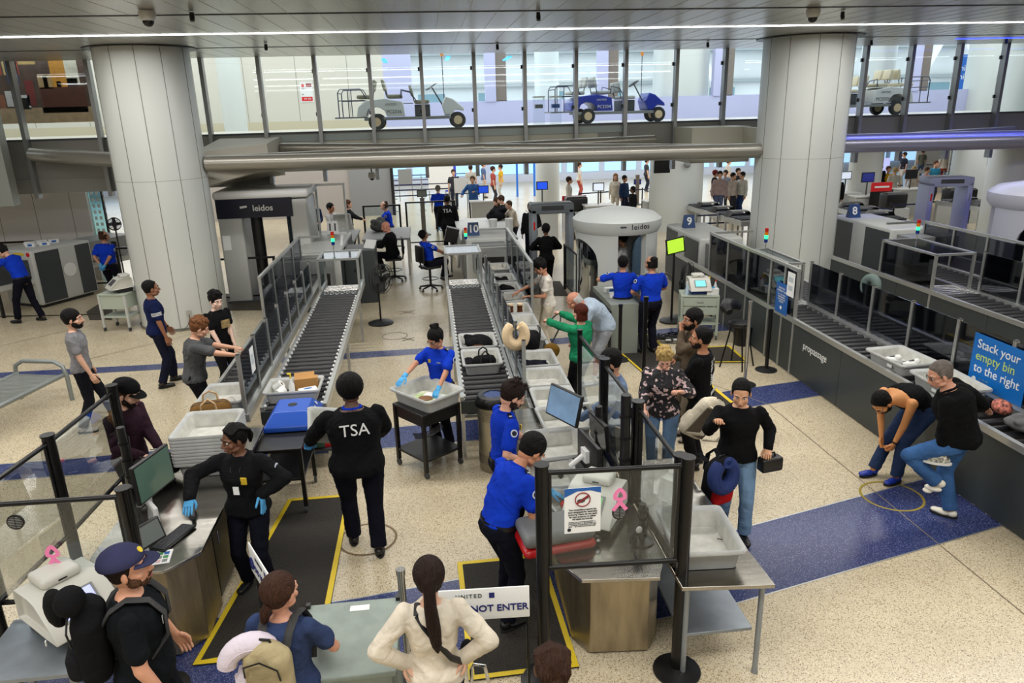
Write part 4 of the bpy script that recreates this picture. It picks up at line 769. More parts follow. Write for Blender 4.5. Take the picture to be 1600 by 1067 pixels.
t = thing('black_waste_basket', 'small black waste basket under the pale green cart', 'waste basket', (5.75, 12.5, 0)); MB().lathe([(.15, 0), (.2, .38), (.21, .38), (.19, .36), (.14, .03)], seg=20, cap=False).build('basket', BLACK, t); MB().lathe([(.14, .3), (.001, .31)], seg=16).build('liner', DARKG, t)
# ---------------- metal detectors & body scanners ----------------
def detector(loc, rz, label, w=.95, h=2.15, d=.5, m=MIDG, sc=1):
    t = thing('walk_through_detector', label, 'metal detector', loc, rz, 'walk-through metal detectors')
    for s in (-1, 1): q = MB(); rbox(q, s * w / 2 - .07, s * w / 2 + .07, -d / 2, d / 2, .0, h, .03); q.build('side_panel', m, t)
    q = MB(); rbox(q, -w / 2 - .07, w / 2 + .07, -d / 2, d / 2, h - .12, h + .13, .03); q.build('header', m, t); MB().box(-w * .3, w * .3, -d / 2 - .008, -d / 2, h - .03, h + .08).build('display_strip', DARKG, t)
    for s in (-1, 1): MB().box(s * w / 2 - .02, s * w / 2 + .02, -d / 2 - .006, -d / 2, h - .5, h - .3).build('light_bar', REDL if s < 0 else MIDG, t)
    return t
detector((3.02, 17.9, 0), 0, 'grey walk-through metal detector behind the guard in black', .92, 2.0, .5, mat('detector_grey', (120, 128, 136), .4))
detector((GY(1471, 330, 19.0)[0], 19.0, 0), -12, 'lilac walk-through metal detector beyond lane 8', 1.0, 2.15, .75, mat('detector_lilac', (150, 156, 190), .4))
BS = mat('scanner_shell', (190, 194, 192), .35); BSG = glassm('scanner_glass', (.25, .32, .4), .5, .04)
def round_scanner(loc, rz, label, sc=1, m=BS, logo=True):
    t = thing('body_scanner', label, 'body scanner', loc, rz, 'round body scanners'); r = .92
    m2 = MB().lathe([(r + .03, 2.0), (r + .10, 2.1), (r + .1, 2.28), (r - .05, 2.4), (.35, 2.5), (.001, 2.5)], seg=56, cap=False); m2.add([(0, 0, 2.0)], []); m2.build('roof', m, t)
    MB().lathe([(r, 2.0), (.001, 2.0)], seg=40, cap=False).build('soffit', DARKG, t)
    def wall(a0, a1, z0, z1, ri, ro, mt, name, n=14, arch=None):
        q = MB(); rings = []
        for i in range(n + 1):
            a = math.radians(a0 + (a1 - a0) * i / n); zz = z1; zb = z0
            rings.append([(ri * math.cos(a), ri * math.sin(a), zb), (ro * math.cos(a), ro * math.sin(a), zb), (ro * math.cos(a), ro * math.sin(a), zz), (ri * math.cos(a), ri * math.sin(a), zz)])
        q.loft(rings); return q.build(name, mt, t)
    for a0, a1 in ((-138, -110), (-68, -32), (42, 75), (105, 148)): wall(a0, a1, 0, 2.02, r - .12, r + .02, m, 'wall_panel')
    for a0, a1 in ((-32, 42), (148, 222)):
        wall(a0, a1, .15, 1.75, r - .05, r - .03, BSG, 'curved_window'); wall(a0, a1, 0, .16, r - .12, r + .02, m, 'window_sill')
        q = MB(); n = 24
        for i in range(n):
            u0, u1 = -1 + 2 * i / n, -1 + 2 * (i + 1) / n; P = []
            for u in (u0, u1):
                a = math.radians((a0 + a1) / 2 + u * (a1 - a0) / 2); za = 1.35 + .5 * math.sqrt(max(0, 1 - u * u)); P.append((a, za))
            vs = [(rr * math.cos(a), rr * math.sin(a), z) for a, za in P for rr in (r - .12, r + .02) for z in (za, 2.02)]
            q.add(vs, [(0, 1, 3, 2), (4, 6, 7, 5), (0, 4, 5, 1), (2, 3, 7, 6), (0, 2, 6, 4), (1, 5, 7, 3)])
        q.build('window_arch', m, t)
    MB().lathe([(r + .05, 0), (r + .05, .04)], seg=48).build('floor_plate', DARKG, t)
    MB().cyl((-.35, .2, .05), (-.35, .2, 2.0), .09, seg=12).build('mast', BLACK, t)
    if logo:
        pos = -.16
        for ch, wd in zip('leidos', (.055, .095, .045, .105, .1, .08)):
            a = -PI / 2 + (pos + wd / 2) / (r + .1) + .08; pos += wd; text(ch, .17, BLACK, t, ((r + .105) * math.cos(a), (r + .105) * math.sin(a), 2.19), (PI / 2, 0, a + PI / 2), ext=.003)
        a = math.radians(-104); MB().bc(((r + .105) * math.cos(a), (r + .105) * math.sin(a), 2.2), (.13, .01, .035), 0, RZ(-14)).build('logo_swoosh', DARKG, t)
    t.scale = (sc,) * 3; return t
round_scanner((3.98, 15.2, 0), 8, 'round glass-walled body scanner with leidos on its rim, centre right', .92)
round_scanner((12.9, 14.0, 0), -125, 'round body scanner with a curved window at the right edge', 1.06, mat('scanner_shell_lilac', (186, 188, 202), .35), False)
t = thing('body_scanner', 'square body scanner with navy leidos header beside the left column', 'body scanner', (-4.0, 18.6, 0), 0)
for x in (-.95, .72): q = MB(); rbox(q, x, x + .42 if x > 0 else x + .55, -.7, .7, 0, 2.45, .05); q.build('side_cabinet', GREYP, t)
MB().box(-.95, .8, -.72, -.66, 2.05, 2.5).build('header_panel', NAVYP, t); q = MB(); rbox(q, -1.0, 1.2, -.75, .75, 2.48, 2.68, .08); q.build('roof', WHITE, t)
text('leidos', .2, WHITE, t, (.12, -.73, 2.27), (PI / 2, 0, 0), bold=.003); MB().bc((-.32, -.73, 2.31), (.16, .01, .05), 0, RY(-8)).build('logo_swoosh', WHITE, t)
MB().cyl((-.15, -.3, .05), (-.15, -.3, 2.48), .14, seg=16).build('mast', BLACK, t); MB().box(-.98, 1.2, -.72, .72, 0, .05).build('floor_plate', DARKG, t)
MB().box(.62, .65, -.6, .6, .05, 2.4).build('inner_glass', BSG, t); MB().box(1.15, 1.2, .7, .8, 0, 2.66).box(1.2, 1.9, .72, .78, 2.6, 2.66).box(1.85, 1.9, .7, .8, 0, 2.66).build('rear_frame', ALU, t)
MB().box(.86, 1.18, -.78, -.74, 1.0, 1.3).build('status_display', BLACK, t); MB().box(.89, 1.15, -.785, -.78, 1.03, 1.27).build('display_glow', SCR, t); MB().box(-.9, -.72, -.715, -.705, 1.3, 1.65).build('paper_notice', PAPER, t)
# white and black ETD monitors near scanner
t = thing('status_monitor', 'monitor with lime green screen on a pole right of the round scanner', 'monitor', (4.95, 14.2, 0)); MB().cyl((0, .05, 0), (0, .05, 1.6), .025, seg=10).build('pole', BLACK, t); MB().lathe([(.25, 0), (.25, .03), (.03, .06)], (0, .05, 0), 20).build('base', BLACK, t)
MB().bc((0, 0, 1.62), (.42, .04, .32), 0, RZ(12) @ RY(-8)).build('housing', BLACK, t); MB().bc((0, -.024, 1.62), (.37, .004, .27), 0, RZ(12) @ RY(-8)).build('screen', SCRG, t)
t = thing('half_height_wall', 'dark half-height counter with glove boxes at the left of the round scanner exit', 'counter', (3.22, 13.35, 0)); MB().box(-.06, .45, -1.0, .5, 0, .95).build('cabinet', mat('greenish_grey', (128, 134, 126), .5), t); MB().box(-.12, -.06, -1.05, .5, 0, .85).build('end_panel', BLACK, t)
# ---------------- fans ----------------
def fan(loc, rz, h, label, r=.3):
    t = thing('pedestal_fan', label, 'fan', loc, rz, 'black pedestal fans'); MB().lathe([(.27, 0), (.27, .02), (.2, .05), (.03, .08)], seg=24).build('base', BLACK, t); MB().cyl((0, 0, .05), (0, 0, h), .02, seg=10).build('pole', BLACK, t)
    m = MB(); M = Matrix.Translation((0, -.1, h)) @ Matrix.Rotation(PI / 2, 4, 'X')
    for k in range(3): m.tube([((r - .0 * k) * math.cos(a), (r) * math.sin(a), -.07 + .07 * k) for a in [2 * PI * i / 28 for i in range(28)]], .009 if k == 1 else .006, 5, closed=True)
    for i in range(36):
        a = 2 * PI * i / 36
        for s in (-1, 1): m.tube([(.05 * math.cos(a), .05 * math.sin(a), s * .1), (.7 * r * math.cos(a), .7 * r * math.sin(a), s * .09), (r * math.cos(a), r * math.sin(a), s * .0)], .0035, 3)
    m.xf(M).build('cage', WIRE, t); b = MB()
    for i in range(4):
        a = PI / 2 * i; b.bc((.55 * r * math.cos(a), .55 * r * math.sin(a), 0), (r * .75, r * .5, .01), 0, Matrix.Rotation(a, 3, 'Z') @ RX(22))
    b.xf(M).build('blades', mat('fan_blade', (60, 62, 64), .4), t); MB().cyl((0, -.2, h), (0, .05, h), .06, seg=14).build('motor', BLACK, t); return t
fan((-1.16, 15.35, 0), 55, 1.0, 'black pedestal fan at the right end of the lane 11 hood', .31); fan((5.2, 14.4, 0), 60, .8, 'black pedestal fan right of the round body scanner', .42)
fan((7.75, 11.9, 0), -60, .95, 'black pedestal fan behind the lane 9 partition', .25); fan((-8.2, 20.2, 0), 20, 1.75, 'tall thin fan beside the glossy wall on the left', .16)
# ---------------- stanchions & gates ----------------
def stanchion(x, y, label, h=.98, m=BLKMET, r=.032): t = thing('belt_stanchion', label, 'stanchion', (x, y, 0), group='belt stanchions'); MB().lathe([(.18, 0), (.18, .012), (.1, .03), (r, .05)], seg=24).build('base', BLACK, t); MB().cyl((0, 0, .04), (0, 0, h), r, seg=14).cyl((0, 0, h), (0, 0, h + .05), r * 1.2, seg=14).build('post', m, t); return t
stanchion(*g(968, 562), 'black belt stanchion behind the right desk, left of the two officers'); stanchion(*g(1197, 578), 'black belt stanchion at the foot of lane 9', 1.02)
stanchion(4.92, 10.5, 'tall silver post standing behind the man in the black sweater', 1.35, mat('chrome_post', (190, 190, 188), .2, .9), .028)
stanchion(*g(1004, 640), 'tall black post behind the blonde woman', 1.7)
def gate(loc, rz, w, h, label, glass=True):
    t = thing('barrier_gate', label, 'gate', loc, rz, 'black-framed gates'); m = MB()
    for x in (-w / 2, w / 2): m.box(x - .03, x + .03, -.03, .03, 0, h)
    m.box(-w / 2, w / 2, -.02, .02, h - .05, h).box(-w / 2, w / 2, -.02, .02, .12, .16); m.build('frame', BLKMET, t, smooth=False)
    if glass: MB().box(-w / 2 + .03, w / 2 - .03, -.004, .004, .16, h - .05).build('glass_panel', GLASS, t, smooth=False)
    return t
gate((3.32, 16.9, 0), 92, 1.3, 1.15, 'black-framed glass gate right of the metal detector, farther of two'); gate((3.36, 15.3, 0), 95, 1.3, 1.15, 'black-framed glass gate left of the round scanner, nearer of two')
gate((-5.5 + .9, 18.0, 0), 0, 1.6, 1.1, 'low black rail gate in front of the square body scanner', False)
for i, (a, b) in enumerate((((575, 380), (628, 380)), ((640, 372), (712, 372)))):
    p, q = Vector(G(a[0], a[1] + 12, 0)), Vector(G(b[0], b[1] + 12, 0)); gate(((p.x + q.x) / 2, (p.y + q.y) / 2, 0), 0, (q - p).length, 1.5, ['tall black-framed glass gate left of the gap behind lane 11', 'tall black-framed glass gate behind the seated officer in blue'][i])
for i, (px, py, w) in enumerate(((43, 395, .6), (90, 395, 1.8), (160, 430, 1.1), (215, 440, .9))):
    x, y, _ = G(px, py + 20, 0); gate((x, min(y, 21.2), 0), 0, w, 1.25, ['small black frame gate against the glossy wall, far left', 'wide black frame gate behind the left scanner', 'black frame gate behind the officer with clasped hands', 'black frame gate left of the left column'][i], False)
# ---------------- chairs & stool ----------------
def office_chair(loc, rz, label, seat=.62):
    t = thing('office_chair', label, 'chair', loc, rz, 'black office chairs'); m = MB(); rbox(m, -.23, .23, -.22, .24, seat - .05, seat + .03, .06); m.build('seat', BLACK, t); m = MB(); rbox(m, -.21, .21, -.29, -.23, seat + .12, seat + .55, .05); m.build('backrest', BLACK, t)
    MB().tube([(0, -.05, seat - .05), (0, -.24, seat - .03), (0, -.3, seat + .3)], .02, 8).build('back_support', BLACK, t); MB().cyl((0, 0, .12), (0, 0, seat - .05), .03, seg=12).build('gas_column', BLACK, t)
    for k in range(5): a = 2 * PI * k / 5; l = MB().tube([(0, 0, .13), (.3 * math.cos(a), .3 * math.sin(a), .08)], [.03, .018], 8).build('base_arm', BLACK, t); MB().cyl((.3 * math.cos(a) - .012, .3 * math.sin(a), .035), (.3 * math.cos(a) + .012, .3 * math.sin(a), .035), .033, seg=12).build('caster', DARKG, l)
    m = MB(); m.tube([(.2 * math.cos(a), .2 * math.sin(a), .3) for a in [2 * PI * i / 24 for i in range(24)]], .01, 6, closed=True); m.build('foot_ring', BLACK, t); return t
office_chair((-.05, 18.2, 0), -60, 'black office chair of the seated officer in blue beside lane 10'); office_chair((-1.0, 19.5, 0), 95, 'black high office chair of the bald seated officer')
t = thing('bar_stool', 'black stool with rounded backrest in front of the lane 9 side wall', 'stool', (5.15, 11.35, 0), -140); MB().lathe([(.17, .74), (.19, .76), (.19, .8), (.12, .82)], seg=24).build('seat', BLACK, t); m = MB(); m.tube([(-.2, -.1, 1.0), (-.14, -.2, 1.05), (0, -.24, 1.07), (.14, -.2, 1.05), (.2, -.1, 1.0)], [.06, .1, .12, .1, .06], 12); m.build('backrest', BLACK, t)
for x in (-.16, .16):
    for y in (-.16, .16): MB().tube([(x * .6, y * .6, .75), (x * 1.3, y * 1.3, 0)], .014, 8).build('leg', BLKMET, t)
# ---------------- bench ----------------
t = thing('slatted_bench', 'grey metal slatted bench with arched end at the left edge', 'bench', (-6.55, 11.35, 0), -14); BM = mat('bench_grey', (134, 140, 138), .35, .3)
for i in range(42): MB().cyl((-.42, -1.6 + i * .052, .44), (.42, -1.6 + i * .052, .44), .011, seg=8).build('slat', BM, t)
MB().cyl((-.42, -1.65, .44), (-.42, .58, .44), .035, seg=14).cyl((.42, -1.65, .44), (.42, .58, .44), .035, seg=14).build('side_rail', BM, t)
for y in (.58, -1.6): MB().tube([(-.46, y, 0), (-.46, y, .42), (-.42, y, .58), (-.28, y, .66), (.28, y, .66), (.42, y, .58), (.46, y, .42), (.46, y, 0)], .035, 12).build('arched_leg', BM, t)
# ---------------- left scanner & wall items ----------------
t = thing('baggage_scanner', 'grey baggage scanner with boxes on top at the far left', 'x-ray scanner', (-9.6, 19.3, 0), -28); m = MB(); rbox(m, -.6, .6, -.8, .8, .08, 1.42, .05); m.build('cabinet', GREYP, t)
MB().box(.6, .61, -.72, -.1, .12, 1.36).box(.6, .61, .35, .75, .12, 1.36).build('side_cover', CHAR, t); MB().lathe([(.17, 0), (.17, .01)], seg=28).xf(Matrix.Translation((.612, .1, .8)) @ Matrix.Rotation(PI / 2, 4, 'Y')).build('round_badge', WHITE, t)
MB().box(-.5, .45, -1.7, -.8, .75, 1.2).build('tunnel_hood', DARKG, t); MB().box(-.55, .5, -1.75, -.8, .62, .74).build('conveyor_bed', GREYP, t); MB().box(-.4, .5, .8, 2.2, .85, 1.35).build('exit_hood', MIDG, t); MB().box(-.3, .4, .8, 2.2, .65, .8).build('exit_bed', GREYP, t)
MB().cyl((.5, -.82, 1.33), (.5, -.8, 1.33), .05).build('stop_button', RED, t); MB().box(0, .35, -.806, -.8, 1.3, 1.36).build('yellow_label', YEL, t); MB().box(-.5, .5, -.7, .7, 0, .08).build('plinth', BLACK, t)
for x in (-.5, .45): MB().box(x - .03, x + .03, -1.7, -1.64, 0, .62).build('leg', BLACK, t)
for k, (dx, dy, l) in enumerate(((-9.75, 19.0, 'white glove box on the far left scanner, nearest the camera'), (-9.9, 19.25, 'white glove box on the far left scanner, leftmost'), (-9.5, 19.15, 'white glove box on the far left scanner, in the middle'), (-9.45, 19.5, 'white glove box on the far left scanner, farthest back'), (-9.7, 19.4, 'white glove box stacked on the others on the far left scanner'))):
    o = thing('glove_box', l, 'box', (dx, dy, 1.42 + (0.0)), 10 * k, 'glove boxes on the left scanner'); MB().box(-.11, .11, -.06, .06, 0, .09).build('carton', WHITE, o, bevel=.003); MB().box(-.05, .05, -.062, -.06, .02, .07).build('blue_label', BLUE, o)
t = thing('wall_socket', 'steel wall socket with hanging cord on the left column', 'socket', (-5.20, 15.665, .36), 12); MB().box(-.05, .05, -.02, .02, -.07, .07).build('plate', ALU, t); MB().tube([(0, -.03, 0), (0, -.05, -.1), (-.06, -.05, -.25), (-.2, -.1, -.34)], .008, 6).build('cord', DARKG, t)
t = thing('floor_cable', 'black cable lying along the floor in front of the left scanner', 'cable'); MB().tube([g(0, 495) + (.01,), g(100, 493) + (.01,), g(205, 490) + (.01,)], .012, 6).build('cable', BLACK, t)
t = thing('floor_cable', 'tangle of cables and adapters behind the two officers in blue', 'cable', (4.5, 13.0, 0)); m = MB()
for k in range(7): m.tube([(random.uniform(-.5, .6), random.uniform(-.3, .5), .012 + .006 * (k % 3)) for _ in range(9)], .008, 6)
m.build('cable', BLACK, t); 
for k in range(3): MB().box(-.1 + k * .15, 0 + k * .15, -.1, -.04, 0, .04).build('adapter', WHITE, t)

stanchion(*G(634, 990, .4)[:2], 'silver belt stanchion with black cap between the grey box and the woman in white', .95, mat('chrome_post', (190, 190, 188), .2, .9), .03)
x, y, z = GY(748, 1045, 3.95); t = thing('luggage_trolley', 'chrome trolley handle at the right elbow of the woman in white', 'trolley', (x, y, 0)); MB().tube([(-.05, 0, .1), (-.05, 0, z), (-.03, 0, z + .04), (.04, 0, z + .02), (.06, 0, z - .1), (.08, 0, .1)], .012, 8).build('handle', CHROME, t); MB().box(-.12, .14, -.1, .1, .03, .5).build('case_body', BLACK, t, bevel=.02)
# ---------------- people ----------------
def cap(mb, p, q, r0, r1, seg=12, k=4):
    """limb piece: tapered tube with rounded ends"""
    p, q = Vector(p), Vector(q); d = (q - p); L = d.length; d = d / L if L > 1e-6 else Vector((0, 0, 1)); pts = []; rs = []
    for i in range(k): a = PI / 2 * (i + .35) / k; pts.append(p - d * r0 * math.cos(a)); rs.append(r0 * math.sin(a))
    pts.append(p); rs.append(r0); pts.append(q); rs.append(r1)
    for i in range(k - 1, -1, -1): a = PI / 2 * (i + .35) / k; pts.append(q + d * r1 * math.cos(a)); rs.append(r1 * math.sin(a))
    return mb.tube(pts, rs, seg)
def hand_mb(pose='relax'):
    """right hand, wrist at origin, fingers along +y, palm facing -z, thumb on -x side"""
    m = MB(); curl = {'relax': 22, 'grip': 62, 'flat': 6, 'spread': 4}[pose]; sp = 9 if pose == 'spread' else 2
    m.loft([[(w * math.cos(a), y, .002 + h * math.sin(a)) for a in [2 * PI * i / 10 for i in range(10)]] for y, w, h in ((-.035, .026, .021), (0, .027, .019), (.03, .036, .016), (.07, .041, .014), (.092, .036, .011))])
    for i, (x, L, r) in enumerate(((-.030, .070, .0088), (-.010, .080, .009), (.011, .074, .0088), (.030, .058, .0078))):
        p = Vector((x, .085, 0)); a = -curl * .5; yaw = math.radians(sp * (i - 1.5) * 1.0); pts = [p - Vector((0, .02, 0))]; rs = [r * 1.1]; seg = (.45, .3, .25)
        for s_ in seg:
            d = Vector((math.sin(yaw) * math.cos(math.radians(a)), math.cos(yaw) * math.cos(math.radians(a)), math.sin(math.radians(a)))); pts.append(p.copy()); rs.append(r * 1.05); p = p + d * L * s_; a -= curl
        pts.append(p); rs.append(r * .85); pts.append(p + d * r * .7); rs.append(r * .4); m.tube(pts, rs, 7)
    t = [(-.022, .012, -.004), (-.045, .035, -.014), (-.056, .062, -.022 if pose != 'grip' else -.03), (-.05 if pose != 'spread' else -.072, .09, -.03 if pose != 'grip' else -.045)]
    m.tube(t + [(t[-1][0] * .98, t[-1][1] + .008, t[-1][2])], [.015, .0125, .0105, .009, .004], 7); return m
HANDS = {k: hand_mb(k) for k in ('relax', 'grip', 'flat', 'spread')}
def head_mb(fem=0):
    m = MB(); j = .92 if fem else 1.0
    m.ell((0, -.012, .035), (.076, .098, .088), seg=18, rings=12); m.ell((0, .022, -.03), (.062 * j, .070, .082), seg=16, rings=12); m.ell((0, .05, -.082), (.036 * j, .036, .028), seg=12)
    m.ell((0, -.03, -.04), (.058, .062, .07), seg=14)
    for s in (-1, 1):
        m.ell((s * .043, .055, -.028), (.024, .024, .022), seg=10, rings=8); m.ell((s * .08, -.004, -.008), (.010, .022, .034), RZ(-s * 18) @ RX(-8), 10, 8); m.ell((s * .046 * j, .02, -.07), (.022, .04, .022), seg=10, rings=8)
        m.tube([(s * .012, .088, .026), (s * .034, .083, .030), (s * .056, .062, .022)], [.009, .011, .008], 8)
    m.tube([(0, .088, .018), (0, .103, -.008), (0, .113, -.026), (0, .100, -.038)], [.009, .011, .015, .009], 10)
    for s in (-1, 1): m.ell((s * .012, .100, -.031), (.009, .011, .008), seg=8, rings=6)
    m.ell((0, .090, -.058), (.024, .012, .007), seg=10, rings=6); m.ell((0, .088, -.068), (.020, .012, .007), seg=10, rings=6)
    return m
def bake(o):
    COL.objects.unlink(o); sc = bpy.data.scenes.get('type') or bpy.data.scenes.new('type'); sc.collection.objects.link(o); vl = sc.view_layers[0]; vl.update(); return bpy.data.meshes.new_from_object(o.evaluated_get(vl.depsgraph))
def me2mb(me):
    m = MB(); m.v = [tuple(v.co) for v in me.vertices]; m.f = [tuple(p.vertices) for p in me.polygons]; m.m = [0] * len(m.f); return m
HEADS = []
for fem in (0, 1):
    o = head_mb(fem).build('h', WHITE); remesh(o, .0058, 3, .6); HEADS.append(me2mb(bake(o))); bpy.data.objects.remove(o)
def hair_mb(style, rnd):
    m = MB()
    if style in ('short', 'crop', 'curly', 'bun', 'ponytail', 'bob', 'long', 'braids', 'spiky', 'curlycrown', 'afro'):
        t = {'crop': .006, 'braids': .010, 'afro': .036}.get(style, .016)
        m.ell((0, -.026, .046), (.079 + t, .094 + t, .084 + t), seg=20, rings=12); m.ell((0, -.045, .005), (.070 + t * .6, .060 + t * .8, .078), seg=16, rings=10)
        for s in (-1, 1): m.ell((s * .072, -.012, .02), (.010 + t * .5, .036, .042), seg=10, rings=8)
        m.ell((0, .036, .090), (.056, .032, .018 + t * .35), seg=12, rings=8)
    if style == 'curly' or style == 'curlycrown':
        R = random.Random(rnd)
        for k in range(46):
            a = R.uniform(0, 2 * PI); b = R.uniform(.1, 1.35); v = Vector((math.sin(b) * math.cos(a) * .088, math.sin(b) * math.sin(a) * .105 - .025, math.cos(b) * .095 + .05))
            if v.y > .05 and v.z < .085: continue
            m.ell(v, R.uniform(.018, .028), seg=7, rings=5)
    if style == 'spiky':
        R = random.Random(rnd)
        for k in range(26):
            a = R.uniform(0, 2 * PI); b = R.uniform(0, 1.1); v = Vector((math.sin(b) * math.cos(a), math.sin(b) * math.sin(a), math.cos(b))); m.tube([Vector((0, -.02, .05)) + v * .085, Vector((0, -.01, .05)) + v * .125], [.02, .006], 6)
    if style == 'bun': m.ell((0, -.07, .135), (.052, .05, .045)); m.ell((.03, -.05, .16), .026); m.ell((-.03, -.09, .16), .024)
    if style == 'ponytail': m.tube([(0, -.10, .05), (0, -.135, -.01), (0, -.145, -.10), (.01, -.14, -.24), (.02, -.13, -.36), (.025, -.12, -.44)], [.05, .035, .038, .042, .034, .010], 12)
    if style == 'lowpony': pass
    if style in ('bob', 'long'):
        L = -.10 if style == 'bob' else -.24
        m.loft([[((.094 if z > -.06 else .098) * math.cos(a), -.03 + (.088 * math.sin(a) if math.sin(a) < .25 else .022), z) for a in [2 * PI * i / 18 for i in range(18)]] for z in (.07, 0, -.06, L)])
    if style == 'braids':
        for i in range(-4, 5): m.tube([(i * .018, .07 - abs(i) * .006, .09 + .012 - abs(i) * .006), (i * .021, -.03, .142 - abs(i) * .007), (i * .017, -.12, .06), (i * .008, -.135, -.01)], .011, 7)
        m.tube([(0, -.12, .03), (.02, -.15, -.03), (.03, -.14, -.10)], [.035, .03, .012], 10)
    if style in ('fringe', 'balding'):
        m.loft([[((.082 + (.006 if z < .05 else 0)) * math.cos(a), -.016 + .102 * math.sin(a) if math.sin(a) < .3 else -.016 + .03, z) for a in [2 * PI * i / 22 for i in range(22)]] for z in (.055, .02, -.02, -.05)])
        if style == 'balding': m.ell((0, -.06, .085), (.07, .06, .045))
    return m
HAIRC = {}
def hair_mesh(style, var, mt):
    k = (style, var)
    if k not in HAIRC:
        o = hair_mb(style, var).build('h', WHITE); remesh(o, .0065, 2, .5); HAIRC[k] = me2mb(bake(o)); bpy.data.objects.remove(o)
    return HAIRC[k].mesh('hair', [mt])
def hairm(rgb): return mat('hair_%d_%d_%d' % rgb, rgb, .62, 0, .9, 34, .4, 30, stretch=(3, 1, .5), spec=.15)
BLKH = (18, 16, 16); BRNH = (58, 38, 26)
def ik(a, b, l1, l2, pole):
    a, b = Vector(a), Vector(b); d = b - a; L = d.length; mx = (l1 + l2) * .997
    if L > mx: b = a + d * (mx / L); d = b - a; L = mx
    if L < abs(l1 - l2) + .02: L = abs(l1 - l2) + .02; b = a + d.normalized() * L
    n = d.normalized(); x = (l1 * l1 - l2 * l2 + L * L) / (2 * L); h = math.sqrt(max(0, l1 * l1 - x * x)); p = Vector(pole); p = p - n * p.dot(n)
    if p.length < 1e-5: p = n.orthogonal()
    return a + n * x + p.normalized() * h, b
JOBS = []
def person(label, loc, face, h=1.75, top=('tee', (30, 30, 32)), legs=('long', (24, 24, 28)), shoes=(20, 20, 22), sk=(196, 150, 122), hair=('short', BLKH), fem=0, bulk=1.0,
           lean=0, side=0, twist=0, hyaw=0, hpitch=0, dz=0, dy=0, hl=None, hr=None, el=(.5, -1, -.3), er=(-.5, -1, -.3), fl=(.1, 0, 0), fr=(-.1, .0, 0), kl=(0, 1, 0), kr=(0, 1, 0), handl='relax', handr='relax',
           glove=None, beard=None, acc=(), lod=1, hdl=None, hdr=None, tuck=False, group=None, thing_name='person', bare=False, palm=1):
    """local frame: y forward, +x = the person's RIGHT is -x? (x to the person's right = +x when looking along y)"""
    t = thing(thing_name, label, 'person', loc, -face, group); k = h / 1.75; t.scale = (k,) * 3
    if hl is not None and hl[0] == 'w': hl = RZ(face) @ (Vector(hl[1]) - Vector(loc)) / k
    if hr is not None and hr[0] == 'w': hr = RZ(face) @ (Vector(hr[1]) - Vector(loc)) / k
    SK = skin(sk); sw = (.168 if fem else .188) * (.5 + .5 * bulk); hipw = .092
    # spine frames
    Z0 = .93; N = 24; dzs = (1.53 - Z0) / N; P = Vector((0, dy, Z0 + dz)); fr_ = []; 
    for i in range(N + 1):
        u = i / N; a = lean * min(1, u / .55); b = side * min(1, u / .6); c = twist * u
        R = RX(-a) @ RY(b) @ RZ(-c); fr_.append((P.copy(), R)); P = P + R @ Vector((0, 0, dzs))
    def at(z, x=0, y=0):
        if z <= Z0: return Vector((x, dy + y, z + dz))
        u = min(1, (z - Z0) / (1.53 - Z0)) * N; i = int(min(N, u)); p, R = fr_[i]; return p + R @ Vector((x, y, (u - i) * dzs))
    def torso(m, g, z0, z1, flare=0, hipg=0):
        rows = [(.84, .10, .085, -.01), (.90, .158, .112, -.012), (.96, .160, .115, -.012), (1.03, .146, .104, 0), (1.10, .138, .098, .004), (1.20, .150, .106, .004), (1.29, .165, .116, .004), (1.37, .168, .108, -.004), (1.42, .146, .088, -.012), (1.455, .098, .066, -.014), (1.49, .056, .055, -.012)]
        if fem: rows = [(z, w * (1.02 if z < 1 else .88 if z < 1.12 else .93), d * (1.0 if z < 1.15 else 1.1 if z < 1.35 else .95), y + (.012 if 1.2 < z < 1.33 else 0)) for z, w, d, y in rows]
        rr = []; zs = sorted(set([z0, z1] + [r[0] for r in rows if z0 < r[0] < z1]))
        for z in zs:
            for q in range(len(rows) - 1):
                if rows[q][0] <= z <= rows[q + 1][0]: f = (z - rows[q][0]) / (rows[q + 1][0] - rows[q][0]); w, d, y = [rows[q][n] * (1 - f) + rows[q + 1][n] * f for n in (1, 2, 3)]; break
            else: w, d, y = rows[0][1:] if z < .84 else rows[-1][1:]
            w = w * bulk + g + (flare * max(0, (1.1 - z) / .3)); d = d * (bulk ** 1.6) + g + (flare * max(0, (1.1 - z) / .3))
            rr.append([at(z, w * math.copysign(abs(math.cos(a)) ** .85, math.cos(a)), y + d * math.copysign(abs(math.sin(a)) ** .9, math.sin(a))) for a in [2 * PI * j / 20 for j in range(20)]])
        m.loft(rr)
    shL, shR = at(1.405, sw, -.01), at(1.405, -sw, -.01)
    hL = Vector(hl) if hl is not None else None; hR = Vector(hr) if hr is not None else None
    if hL is None: hL = shL + Vector((.07, .03, -.54))
    if hR is None: hR = shR + Vector((-.07, .03, -.54))
    # in this frame +x is the person's own right when facing +y, so swap: L = -x
    shL, shR = shR, shL
    if hl is None: hL = shL + Vector((-.07, .04, -.53))
    if hr is None: hR = shR + Vector((.07, .04, -.53))
    eL, wL = ik(shL, hL, .285, .255, Vector((-abs(el[0]), el[1], el[2])) if 1 else el); eR, wR = ik(shR, hR, .285, .255, Vector((abs(er[0]), er[1], er[2])))
    hipL, hipR = Vector((-hipw * bulk, dy, .90 + dz)), Vector((hipw * bulk, dy, .90 + dz))
    fl = (RZ(face) @ (Vector(fl[1]) - Vector(loc)) / k) if fl[0] == 'w' else fl
    aL = Vector((-abs(fl[0]) if abs(fl[2]) < .2 else fl[0], fl[1], fl[2] + .085)); aR = Vector((abs(fr[0]), fr[1], fr[2] + .085))
